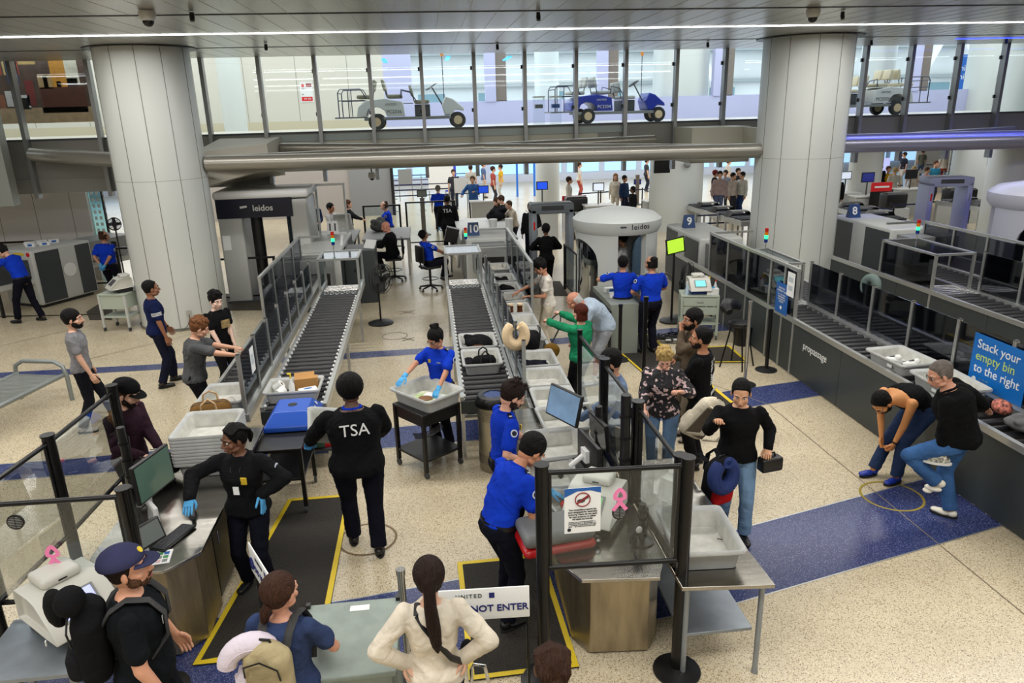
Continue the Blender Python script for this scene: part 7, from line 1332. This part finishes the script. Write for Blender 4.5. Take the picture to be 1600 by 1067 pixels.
for i, (x, y, r) in enumerate(((-2.13, 9.2, 0), (-2.06, 8.98, 60))):
    t = thing('paper_roll', 'white paper roll in the supply tray, %s' % ['upright at the back left', 'lying at the front left'][i], 'paper roll', (x, y, .93), r); MB().lathe([(.022, -.055), (.058, -.055), (.058, .055), (.022, .055)], (0, 0, .06), 24, cap=False).xf(Matrix.Rotation(.9 + i * .4, 4, 'Y')).build('roll', WHITE, t); MB().lathe([(.022, -.05), (.022, .05)], (0, 0, .06), 16, cap=False).xf(Matrix.Rotation(.9 + i * .4, 4, 'Y')).build('core', CARD, t)
def bottle(loc, label, body, capm, h=.2, r=.035, spray=False):
    t = thing('spray_bottle' if spray else 'bottle', label, 'bottle', loc); MB().lathe([(r, 0), (r, h * .6), (r * .5, h * .8), (r * .35, h)], seg=16).build('body', body, t)
    if spray: MB().tube([(0, 0, h), (0, 0, h + .04), (0, .0, h + .06), (-.04, 0, h + .065)], [.012, .012, .018, .012], 8).build('trigger_head', capm, t)
    else: MB().cyl((0, 0, h), (0, 0, h + .03), r * .4, seg=12).build('cap', capm, t)
bottle((-1.9, 9.1, .86), 'white spray bottle with yellow trigger in the supply tray', WHITE, YEL, .24, .04, True)
t = thing('cardboard_box', 'open brown cardboard box at the back of the supply tray', 'box', (-1.74, 9.28, .88), 8); MB().box(-.15, .15, -.06, .06, 0, .16).build('box_walls', CARD, t, bevel=.003); MB().bc((-.02, .07, .17), (.26, .1, .004), 0, RX(30)).build('flap', CARD, t)
for i in range(3): t = thing('wipes_packet', 'white and blue wipes packet in the supply tray, %s' % ['bottom', 'middle', 'top'][i], 'packet', (-1.72 + .02 * i, 8.98 + .01 * i, .88 + i * .035), 10 * i); q = MB(); rbox(q, -.12, .12, -.07, .07, 0, .035, .02); q.build('wrapper', WHITE, t); MB().ell((0, 0, .034), (.06, .03, .004)).build('blue_print', BLUE, t)
# blue recycling lid
t = thing('recycling_bin_lid', 'blue recycling bin lid with round hole and white lettering on lane 11', 'bin lid', (-1.76, 8.36, .83)); BLB = mat('recycle_blue', (28, 78, 176), .35)
m = MB(); a = [(-.30, -.36, 0), (.30, -.36, 0), (.30, .36, 0), (-.30, .36, 0)]; b = [(-.29, -.35, .06), (.29, -.35, .06), (.29, .35, .06), (-.29, .35, .06)]; c = [(-.19, -.2, .2), (.19, -.2, .2), (.19, .2, .2), (-.19, .2, .2)]
m.loft([a, b, c]); m.build('lid_shell', BLB, t, bevel=.012); MB().lathe([(.055, .196), (.055, .203)], seg=24).build('round_hole', BLACK, t)
RM = Matrix.Translation((.247, 0, .135)) @ Matrix.Rotation(PI / 2, 4, 'Z') @ Matrix.Rotation(math.radians(-35), 4, 'X'); glyphs(t, -.18, .08, 0, .05, WHITE, -.004, 61, 'lid_print', RM); glyphs(t, .1, .2, .01, .08, WHITE, -.004, 62, 'lid_print', RM)
t = thing('red_crate', 'red and green crates under the end of the lane 11 rollers', 'crate', (-1.62, 8.95, .25)); MB().box(-.2, .2, -.2, .2, 0, .22).build('red_box', RED, t, bevel=.01); MB().box(-.12, .12, -.25, -.2, .03, .2).build('green_box', mat('dark_green', (40, 80, 66), .5), t); MB().box(-.22, .22, -.25, .22, -.03, 0).build('shelf', DARKG, t)
t = thing('storage_box', 'green box on the shelf below the end of the lane 10 rollers', 'box', (.5, 9.2, .42)); MB().box(-.14, .2, -.1, .1, 0, .2).build('carton', mat('dark_green', (40, 80, 66), .5), t, bevel=.005); MB().box(-.2, .45, -.12, .3, -.04, 0).build('shelf', GREYP, t)
# ---------------- trays on lane 9 ----------------
for y, r, lab, tg in ((8.55, 4, 'grey tray holding a pair of white shoes on lane 9', 1), (7.62, -2, 'empty grey tray on lane 9 above the bending men', 1), (5.75, -4, 'grey tray with camouflage clothes and white shoes at the right edge of lane 9', 0)): tray((6.19, y, .915), r, lab, sc=(1.02, 1.12, 1), tagged=bool(tg))
def sneaker(loc, rz, label, m, grp=None): t = thing('sneaker', label, 'shoe', loc, rz, grp); q = MB(); q.ell((0, 0, .05), (.045, .12, .045)).ell((0, -.05, .08), (.04, .05, .05)); q.build('upper', m, t); MB().loft([[(r * .5 * math.cos(a), r * 1.4 * math.sin(a), z) for a in [2 * PI * i / 14 for i in range(14)]] for r, z in ((.095, 0), (.1, .025))]).build('sole', WHITE, t); MB().bc((0, .02, .095), (.03, .07, .01), 0, RX(-20)).build('laces', DARKG, t)
sneaker((6.12, 8.62, .945), 60, 'white shoe with black marks in the lane 9 tray, left of the pair', WHITE); sneaker((6.26, 8.42, .945), 75, 'white shoe with black marks in the lane 9 tray, right of the pair', WHITE)
heap((6.25, 7.40, .93), 0, (206, 186, 140), 'cream cloth at the corner of the empty lane 9 tray', (.08, .1, .1), 3)
t = thing('toiletry_bag', 'pink and orange floral pouch on lane 9 under the blue sign', 'pouch', (6.28, 6.88, .95), 70); MB().ell((0, 0, .07), (.15, .1, .08)).build('pouch_body', mat('floral_pink', (220, 130, 110), .8, 0, .3, 20, .9, 26, vrgb=(60, 30, 30)), t); MB().tube([(-.12, 0, .12), (0, 0, .15), (.12, 0, .12)], .005, 5).build('zip', BLACK, t)
heap((6.2, 7.05, .95), 0, (18, 18, 20), 'black cloth left of the floral pouch on lane 9', (.13, .12, .1), 21); heap((6.2, 6.45, .95), 10, (110, 110, 112), 'grey jacket on lane 9 under the blue sign', (.2, .22, .12), 17); heap((6.12, 5.8, .96), 0, (56, 66, 46), 'camouflage clothes in the right edge tray', (.2, .24, .14), 19)
t = thing('over_ear_headphones', 'black headphones with pink inside on lane 9 near the right edge', 'headphones', (6.32, 6.3, 1.05), 30); MB().tube([(.09 * math.cos(a), 0, .09 * math.sin(a)) for a in [PI * i / 10 for i in range(11)]], .012, 7).build('headband', PINK, t)
for s in (-1, 1): MB().ell((s * .09, 0, 0), (.025, .04, .045)).build('ear_cup', BLACK, t)
sneaker((5.98, 5.95, 1.02), 100, 'white canvas shoe on the camouflage clothes at the right edge', WHITE); t = thing('white_card_tag', 'white tag standing in the clothes at the right edge tray', 'tag', (6.12, 5.9, 1.1)); MB().bc((0, 0, .05), (.05, .004, .1)).build('card', PAPER, t)
p = wl(W_, W_['wL']); sneaker((p.x - .06, p.y - .02, p.z - .14), 60, 'white and black patterned shoe held by the older man', mat('shoe_pattern', (222, 220, 204), .7, var=.9, vscale=30, vrgb=(24, 24, 24)))
pillow((6.64, 9.75, 1.60), (math.radians(82), 0, math.radians(-70)), mat('grey_green_plush', (88, 104, 100), .85, 0, .3, 20), 'grey-green neck pillow hooked over a lane 9 partition post', 1.0).location = GY(1360, 447, 10.2)
# blue-grey tray lifted behind lane 11, cart supplies
tray((-2.55, 21.9, 1.15), 0, 'blue-grey tray lifted by the man in grey behind lane 11', rot=(math.radians(60), 0, math.radians(20)))
for i, (dx, dy, lab, bm, cm, sp) in enumerate(((-.28, -.1, 'clear sanitiser bottle at the left of the pale green cart', mat('bottle_clear', (180, 200, 214), .2), WHITE, 0), (.22, .05, 'white spray bottle with yellow trigger on the pale green cart', WHITE, YEL, 1), (.3, -.05, 'white bottle with red cap on the pale green cart', WHITE, RED, 0))): bottle((5.1 + dx, 13.15 + dy, .88), lab, bm, cm, .22, .035, bool(sp))
t = thing('glove_box', 'white glove box on the right front corner of the pale green cart', 'box', (5.3, 12.98, .88), -10, 'glove boxes'); MB().box(-.11, .11, -.06, .06, 0, .12).build('carton', WHITE, t, bevel=.003); MB().ell((0, 0, .13), (.04, .02, .02)).build('blue_glove', cloth(GLV), t)
for i, dy in enumerate((-.3, .1)): t = thing('glove_box', 'white glove box on the counter left of the round scanner, %s' % ['nearer', 'farther'][i], 'box', (3.38, 13.2 + dy, .95), 15 * i, 'glove boxes'); MB().box(-.11, .11, -.06, .06, 0, .09).build('carton', WHITE, t, bevel=.003); MB().box(-.05, .05, -.062, -.06, .02, .07).build('blue_label', BLUE, t)
MB()
# ---------------- carts on the upper level ----------------
ZU = 3.9
def upcart(loc, rz, label, body, num, logo, flip=1, seat=FOAM, brand=True, sc=1, mast=True):
    t = thing('passenger_cart', label, 'cart', loc, rz, 'electric passenger carts'); B_ = body; s = flip
    # long low cart, rear at -x, front at +x
    MB().prism([(-1.05, -.55), (1.35, -.5), (1.35, .5), (-1.05, .55)], .26, .34).build('chassis', MIDG, t, bevel=.01)
    q = MB(); P = [(-1.25, .38), (-1.2, .62), (-1.0, .78), (-.45, .84), (.02, .74), (.06, .36), (-.42, .36), (-.47, .5), (-.6, .6), (-.78, .62), (-.93, .55), (-1.0, .38)]
    q.add([(x, -.52, z) for x, z in P] + [(x, .52, z) for x, z in P], [tuple(range(12)), tuple(range(23, 11, -1))] + [(i, 12 + i, 12 + (i + 1) % 12, (i + 1) % 12) for i in range(12)]); q.build('rear_body', B_, t, bevel=.02)
    q = MB(); P = [(1.2, .34), (1.12, .62), (1.22, .86), (1.42, .80), (1.72, .55), (1.74, .46), (1.5, .5), (1.36, .36)]
    q.add([(x, -.42, z) for x, z in P] + [(x, .42, z) for x, z in P], [tuple(range(8)), tuple(range(15, 7, -1))] + [(i, 8 + i, 8 + (i + 1) % 8, (i + 1) % 8) for i in range(8)]); q.build('front_cowl', B_, t, bevel=.03)
    MB().prism([(.35, -.4), (.78, -.4), (.78, .4), (.35, .4)], .34, .66).build('battery_box', B_ if 0 else DARKG, t, bevel=.02)
    def wheel(x, y): w_ = MB().lathe([(.13, -.07), (.19, -.08), (.22, -.05), (.22, .05), (.19, .08), (.13, .07)], seg=28).xf(Matrix.Translation((x, y, .22)) @ Matrix.Rotation(PI / 2, 4, 'X')).build('wheel', mat('tyre', (34, 36, 38), .7), t); MB().lathe([(.12, -.075), (.12, .075)], seg=20).lathe([(.04, -.085), (.04, .085)], seg=14).xf(Matrix.Translation((x, y, .22)) @ Matrix.Rotation(PI / 2, 4, 'X')).build('hub_cap', FOAM, w_)
    wheel(-.72, -.5); wheel(-.72, .5); wheel(1.55, -.0 if 0 else -.32); wheel(1.55, .32)
    def seatp(x, face, z=.86, w=.95):
        q = MB(); rbox(q, x - .2, x + .22, -w / 2, w / 2, z - .04, z + .06, .04); q.build('seat_cushion', seat, t); 
        for y in (-.24, .24): q = MB(); rbox(q, -.04, .04, y - .2, y + .2, 0, .30, .035); q.xf(Matrix.Translation((x - .24 * face, 0, z + .16)) @ Matrix.Rotation(-.22 * face, 4, 'Y')).build('backrest', seat, t)
        for y in (-.35, .35): MB().tube([(x - .2 * face, y, z), (x - .26 * face, y, z + .3)], .014, 7).build('back_tube', DARKG, t)
    seatp(-.2, 1, .88); seatp(-1.12 + .1, -1, .88); seatp(.55, 1, .72)
    m = MB()
    for y in (-.5, .5): m.tube([(-1.72, y, .36), (-1.72, y, 1.0), (-1.66, y, 1.1), (-1.1, y, 1.1), (-.95, y, .84)], .016, 7).tube([(-1.72, y, .8), (-1.0, y, .8)], .014, 7).tube([(-.02, y, .84), (.0, y, 1.06), (.25, y, 1.0), (.42, y, .74)], .016, 7).tube([(-1.45, y, .36), (-1.45, y, 1.1)], .013, 7)
    m.tube([(-1.72, -.5, 1.0), (-1.72, .5, 1.0)], .014, 7); m.build('grab_rails', mat('rail_blue_grey', (70, 76, 96), .35, .5), t); MB().box(-1.85, -1.0, -.5, .5, .33, .37).build('rear_step', MIDG, t)
    MB().tube([(1.15, 0, .62), (.86, 0, 1.12)], .02, 8).build('steering_column', DARKG, t); m = MB(); R = Matrix.Translation((.85, 0, 1.13)) @ Matrix.Rotation(-.55, 4, 'Y'); m.tube([(.17 * math.cos(a), .17 * math.sin(a), 0) for a in [2 * PI * i / 20 for i in range(20)]], .014, 7, closed=True).tube([(-.17, 0, 0), (.17, 0, 0)], .012, 6); m.xf(R).build('steering_wheel', DARKG, t)
    if mast: MB().cyl((1.2, .3, .6), (1.2, .3, 1.95), .012, seg=8).build('mast', DARKG, t); MB().cyl((1.2, .3, 1.95), (1.2, .3, 2.06), .05, seg=14).build('beacon_lamp', mat('beacon_orange', (226, 140, 50), .3), t)
    side = -1; a0 = 0 if s > 0 else PI
    for y, rot in ((-.535, (PI / 2, 0, 0)), (.535, (PI / 2, 0, PI))): text(num, .13, DARKG if body is WHITE else WHITE, t, (-.22, y, .48), rot); text('UNITED', .075, DARKG if body is WHITE else WHITE, t, (-.3, y, .68), rot, space=1.2)
    t.scale = (sc,) * 3; return t
x0 = GY(590, 200, 20.6)[0]; x1 = GY(716, 196, 20.6)[0]; sc = (x1 - x0) / 2.27
upcart((x0 + .72 * sc, 20.9, ZU), 0, 'white electric passenger cart marked PC2336 behind the upper glass', WHITE, 'PC2336', 1, sc=sc, seat=mat('olive_seat', (150, 148, 124), .7))
x0 = GY(915, 190, 21.2)[0]; x1 = GY(1028, 187, 21.2)[0]; sc = (x1 - x0) / 2.27
upcart((x0 + .72 * sc, 21.5, ZU), 2, 'blue electric passenger cart marked PC2334 behind the upper glass', mat('cart_blue', (24, 50, 160), .3), 'PC2334', 1, sc=sc, seat=mat('grey_seat', (170, 172, 168), .7))
x0 = GY(1388, 178, 21.2)[0]
upcart((x0 - .75 * .95, 21.3, ZU), 180, 'white electric passenger cart marked PC2333 right of the right column', WHITE, 'PC2333', -1, sc=.95, seat=mat('cream_seat', (206, 196, 170), .7), mast=False)
for i, (px, lab) in enumerate(((842, 'clear acrylic bin behind the upper glass, left of two'), (868, 'clear acrylic bin behind the upper glass beside the blue cart'))):
    x = GY(px, 190, 20.4)[0]; t = thing('acrylic_bin', lab, 'bin', (x, 20.4, ZU), group='clear acrylic bins'); MB().box(-.14, .14, -.14, .14, 0, .75).build('clear_body', ACRY, t, smooth=False); MB().box(-.15, .15, -.15, .15, .72, .76).box(-.15, .15, -.15, .15, 0, .02).build('frame_edge', ALU, t, smooth=False); MB().box(-.1, .1, -.1, .1, .45, .55).build('contents', BLUE if i else MIDG, t)
# ---------------- far hall furniture ----------------
def kiosk(px, py, Y, label, scr=SCRB, h=1.5, w=.5, desk=True):
    x, _, z = GY(px, py, Y); t = thing('agent_desk' if desk else 'kiosk', label, 'desk' if desk else 'kiosk', (x, Y, 0), group='far agent desks')
    if desk: MB().box(-.55, .55, -.3, .3, .95, 1.0).build('desk_top', WHITE, t, bevel=.01); MB().box(-.5, .5, -.25, .25, 0, .95).build('cabinet', GREYP, t)
    else: MB().lathe([(.25, 0), (.25, .03), (.05, .05)], seg=16).build('base', DARKG, t); MB().box(-.08, .08, -.06, .06, 0, h - .15).build('column', mat('kiosk_brown', (90, 80, 72), .5), t)
    MB().cyl((0, 0, .9), (0, 0, z), .025, seg=8).build('pole', DARKG, t); MB().box(-w / 2, w / 2, -.03, .02, z - w * .36, z + w * .36).build('monitor', BLACK, t, bevel=.005); MB().box(-w / 2 + .03, w / 2 - .03, -.035, -.03, z - w * .36 + .03, z + w * .36 - .03).build('screen', scr, t)
    return t
for px, py, Y, lab, sc_, w_ in ((659, 302, 27, 'kiosk with tilted grey screen left of the far seated officer', mat('screen_grey', (110, 116, 110), .15), .36), (755, 296, 28.5, 'desk with blue monitor beside the man in the blue suit', SCRB, .42), (847, 290, 25, 'blue monitor above the metal detector', SCRB, .40), (935, 292, 26, 'desk with pale monitor left of the woman in white', SCRW, .42), (1029, 287, 26.5, 'desk with dark blue monitor left of the far centre pillar', mat('screen_navy', (34, 44, 120), .2, emis=.4), .40), (996, 284, 33, 'small monitor on a pole behind the far seated agent', mat('screen_navy', (34, 44, 120), .2, emis=.4), .34), (1322, 274, 26.5, 'desk with white monitor just right of the right column', SCRW, .42), (1356, 277, 25.5, 'desk with dark blue monitor, second right of the right column', mat('screen_navy', (34, 44, 120), .2, emis=.4), .5), (1424, 272, 27, 'desk with black monitor behind the lilac metal detector', SCRD, .5), (1533, 266, 26.5, 'desk with white monitor at the far right', SCRW, .5)):
    kiosk(px, py, Y, lab, sc_, w=w_, desk=px not in (659, 996))
# belt barriers: posts carry belts
def belt_line(a, b, n, label, nb=1, h=.98):
    A, B_ = Vector(a), Vector(b); t = thing('queue_barrier', label, 'barrier', (0, 0, 0), group='queue belt barriers')
    for i in range(n + 1):
        p = A.lerp(B_, i / n); MB().lathe([(.16, 0), (.16, .02), (.03, .04)], (p.x, p.y, 0), 16).cyl((p.x, p.y, .03), (p.x, p.y, h + .03), .028, seg=10).build('post', MIDG if nb > 1 else BLACK, t)
    d = (B_ - A).normalized(); nn = Vector((-d.y, d.x, 0)) * .004
    for k in range(nb):
        for i in range(n):
            p, q = A.lerp(B_, i / n), A.lerp(B_, (i + 1) / n); z = h - .02 - k * .26; m = MB(); m.add([p - nn + Vector((0, 0, z - .05)), q - nn + Vector((0, 0, z - .05)), q - nn + Vector((0, 0, z)), p - nn + Vector((0, 0, z)), p + nn + Vector((0, 0, z - .05)), q + nn + Vector((0, 0, z - .05)), q + nn + Vector((0, 0, z)), p + nn + Vector((0, 0, z))], [(0, 1, 2, 3), (7, 6, 5, 4), (3, 2, 6, 7), (0, 4, 5, 1)]); m.build('belt', mat('belt_navy', (30, 34, 70), .6), t, smooth=False)
    return t
def gx(px, Y): return (GY(px, 300, Y)[0], Y, 0)
for i, (Y, lab) in enumerate(((34, 'nearest row of queue belts left of the far monitors'), (36.5, 'second row of queue belts left of the far monitors'), (39, 'third row of queue belts left of the far monitors'), (42, 'farthest row of queue belts left of the far monitors'))): belt_line(gx(616, Y), gx(745, Y), 3, lab, 2, 1.0)
belt_line(gx(1090, 22.5), gx(1190, 22.5), 3, 'belt barrier in front of the group beside the right column', 2, 1.0); belt_line(gx(905, 30), gx(1035, 31), 4, 'belt barrier running behind the round scanner', 1)
belt_line(gx(1440, 33), gx(1560, 33), 4, 'white-posted belt rows at the far right, nearer', 3, 1.0); belt_line(gx(1440, 37), gx(1560, 37), 4, 'white-posted belt rows at the far right, farther', 3, 1.0)
belt_line(gx(1350, 23), gx(1400, 22), 1, 'short black belt barrier behind the number 8 scanner', 1, 1.0); belt_line(gx(1395, 23), gx(1445, 23), 1, 'short belt barrier left of the lilac metal detector', 1, 1.0)
# far signs, boards, screens
for px, py, Y, w_, h_, m_, n_, lab in ((689, 277, 38, 1.3, 1.3, WHITE, 'information_board', 'large white board in the far hall left of the blue one'), (704, 278, 39, .6, 1.4, mat('board_blue', (40, 56, 200), .4), 'information_board', 'tall blue board in the far hall'), (720, 290, 31, .55, .6, WHITE, 'notice_stand', 'small white notice left of the man in the blue suit'), (633, 277, 38, .7, .8, MIDG, 'framed_notice', 'grey framed notice above the far queue belts'), (1367, 263, 36, 1.6, 1.0, SCRL, 'wall_screen', 'lilac screen behind the tall bald man'), (1460, 250, 38, 2.2, 1.4, WHITE, 'information_board', 'white board in the far hall on the right'), (845, 275, 40, .8, 1.6, mat('pale_blue_panel', (150, 200, 230), .3), 'door_panel', 'pale blue panel by the slim far pillar')):
    x, _, z = GY(px, py, Y); t = thing(n_, lab, 'sign', (x, Y, 0)); MB().box(-w_ / 2, w_ / 2, 0, .05, z - h_ / 2, z + h_ / 2).build('panel', m_, t); MB().box(-w_ / 2, -w_ / 2 + .04, .0, .05, 0, z - h_ / 2).box(w_ / 2 - .04, w_ / 2, 0, .05, 0, z - h_ / 2).build('stand', MIDG, t)
for px, py, Y, lab in ((1035, 259, 22, 'black hanging screen left of the far centre pillar'), (1558, 247, 22, 'black hanging screen at the far right')):
    x, _, z = GY(px, py, Y); t = thing('hanging_screen', lab, 'screen', (x, Y, z)); MB().box(-.25, .25, 0, .1, -.22, .28).build('housing', BLACK, t, bevel=.01); MB().box(-.03, .03, .02, .08, .28, 3.1 - z + .02).build('hanger', BLACK, t)
t = thing('blue_door_frame', 'tall blue metal frame at the far glass front', 'frame', gx(822, 38)); MB().box(-.5, -.4, 0, .1, 0, 3.1).box(.4, .5, 0, .1, 0, 3.1).box(-.4, .4, 0, .1, 3.0, 3.1).build('frame', mat('frame_blue', (40, 110, 210), .4), t)
t = thing('security_camera', 'white dome camera hanging below the glass front above the woman in black', 'camera', GY(581, 275, 20.5), group='dome cameras'); MB().lathe([(.09, .1), (.11, .0), (.08, -.06)], seg=18).build('housing', WHITE, t); MB().ell((0, 0, -.05), .07).build('dome_lens', SCRD, t); MB().cyl((0, 0, .1), (0, 0, .75), .02).build('hanger', MIDG, t)
t = thing('security_camera', 'grey dome camera on the far centre pillar', 'camera', GY(1074, 257, 24.9), group='dome cameras'); MB().ell((0, 0, 0), .12).build('housing', MIDG, t)
# conveyors of the far lanes between the pillars
for i, (xa, ya, xb, yb, lab) in enumerate(((1085, 318, 1180, 345, 'far conveyor running behind the lane 9 scanner'), (1310, 318, 1400, 345, 'far conveyor with dark arches behind the number 8 scanner'), (1480, 312, 1600, 330, 'far conveyor behind the lilac metal detector'))):
    a, b = Vector(G(xa, ya, .95)), Vector(G(xb, yb, .95)); d = (b - a).normalized(); n = Vector((-d.y, d.x, 0)) * .45; t = thing('far_conveyor', lab, 'conveyor', (0, 0, 0), group='far conveyors'); m = MB()
    for z0, z1, k, w_ in ((.8, .95, 1, 1),): m.add([a - n + Vector((0, 0, z0 - .95)), b - n + Vector((0, 0, z0 - .95)), b + n + Vector((0, 0, z0 - .95)), a + n + Vector((0, 0, z0 - .95)), a - n, b - n, b + n, a + n], [(3, 2, 1, 0), (4, 5, 6, 7), (0, 1, 5, 4), (1, 2, 6, 5), (2, 3, 7, 6), (3, 0, 4, 7)])
    m.build('bed', ALU, t); k = int((b - a).length / .5); q = MB()
    for j in range(1, k * 3): p = a.lerp(b, j / (k * 3)); q.cyl(p - n * .85 + Vector((0, 0, .02)), p + n * .85 + Vector((0, 0, .02)), .03, seg=8)
    tag(q.build('rollers', DARKG, t), kind='stuff')
    for j in range(k + 1):
        if j % 2: continue
        for s in (-1, 1): p = a.lerp(b, j / k) + n * s * .9; MB().box(p.x - .03, p.x + .03, p.y - .03, p.y + .03, 0, .8).build('leg', ALU, t)
    for j in range(1, 4): p = a.lerp(b, j / 4); MB().tube([p - n * .9, p - n * .6 + Vector((0, 0, .16)), p + n * .6 + Vector((0, 0, .16)), p + n * .9], .22, 8, ry=.02).build('dark_hood', BLACK, t)
t = thing('equipment_rack', 'lane table with stacked black equipment behind the black-framed gates', 'equipment', (gx(700, 20)[0], 20.3, 0)); MB().tube([(0, 0, 0), (.02, 0, .9), (-.1, 0, 1.2)], .03, 8).build('stand', MIDG, t); MB().bc((.05, 0, 1.05), (.35, .3, .4), 0, RY(15)).build('monitor_back', BLACK, t); MB().tube([(.2, 0, .1), (.25, 0, .6), (.1, 0, .9)], .04, 10).build('hose', mat('hose_grey', (180, 180, 176), .5), t)
for i, (px, Y, lab, c) in enumerate(((768, 24, 'dark bags on the counter behind the lane 10 number sign', (24, 24, 28)), (592, 21.5, 'bundle of grey and black bags on the lane 11 table', (90, 90, 88)), (723, 25, 'black backpack standing behind the large officer near the far kiosk', (26, 26, 32)))):
    heap((GY(px, 330, Y)[0], Y if i != 0 else 22.6, 1.08 if i < 2 else 0), 20 * i, c, lab, (.35, .3, .3), 30 + i, 'luggage_pile', 'bags')

for px, py, Y, w_, h_, lab in ((897, 312, 27, .9, .3, 'red low sign right of the metal detector'), (1378, 292, 25, .8, .32, 'red low sign behind the number 8 scanner')):
    x, _, z = GY(px, py, Y); t = thing('red_sign', lab, 'sign', (x, Y, 0)); MB().box(-w_ / 2, w_ / 2, 0, .04, z - h_ / 2, z + h_ / 2).build('panel', RED, t); MB().box(-w_ / 2, w_ / 2, .01, .05, 0, z - h_ / 2).build('lower_board', BLACK, t); MB().box(-w_ * .35, w_ * .35, -.004, 0, z - .03, z + .03).build('white_print', WHITE, t)
for i, (px, Y, lab) in enumerate(((1497, 24.5, 'black equipment case on the far right counter, left'), (1517, 24.5, 'black equipment case on the far right counter, right'), (1400, 24, 'black seatback row behind the number 8 scanner'), (900, 26.5, 'black low partition below the seated far agent'))):
    x = GY(px, 280, Y)[0]; t = thing('equipment_case', lab, 'case', (x, Y, 0)); q = MB(); rbox(q, -.4, .4, -.25, .25, .72, 1.25, .08); q.build('case_body', BLACK, t); MB().box(-.45, .45, -.3, .3, 0, .72).build('stand', GREYP, t)
finish_people()
if bpy.data.scenes.get('type'): bpy.data.scenes.remove(bpy.data.scenes['type'])
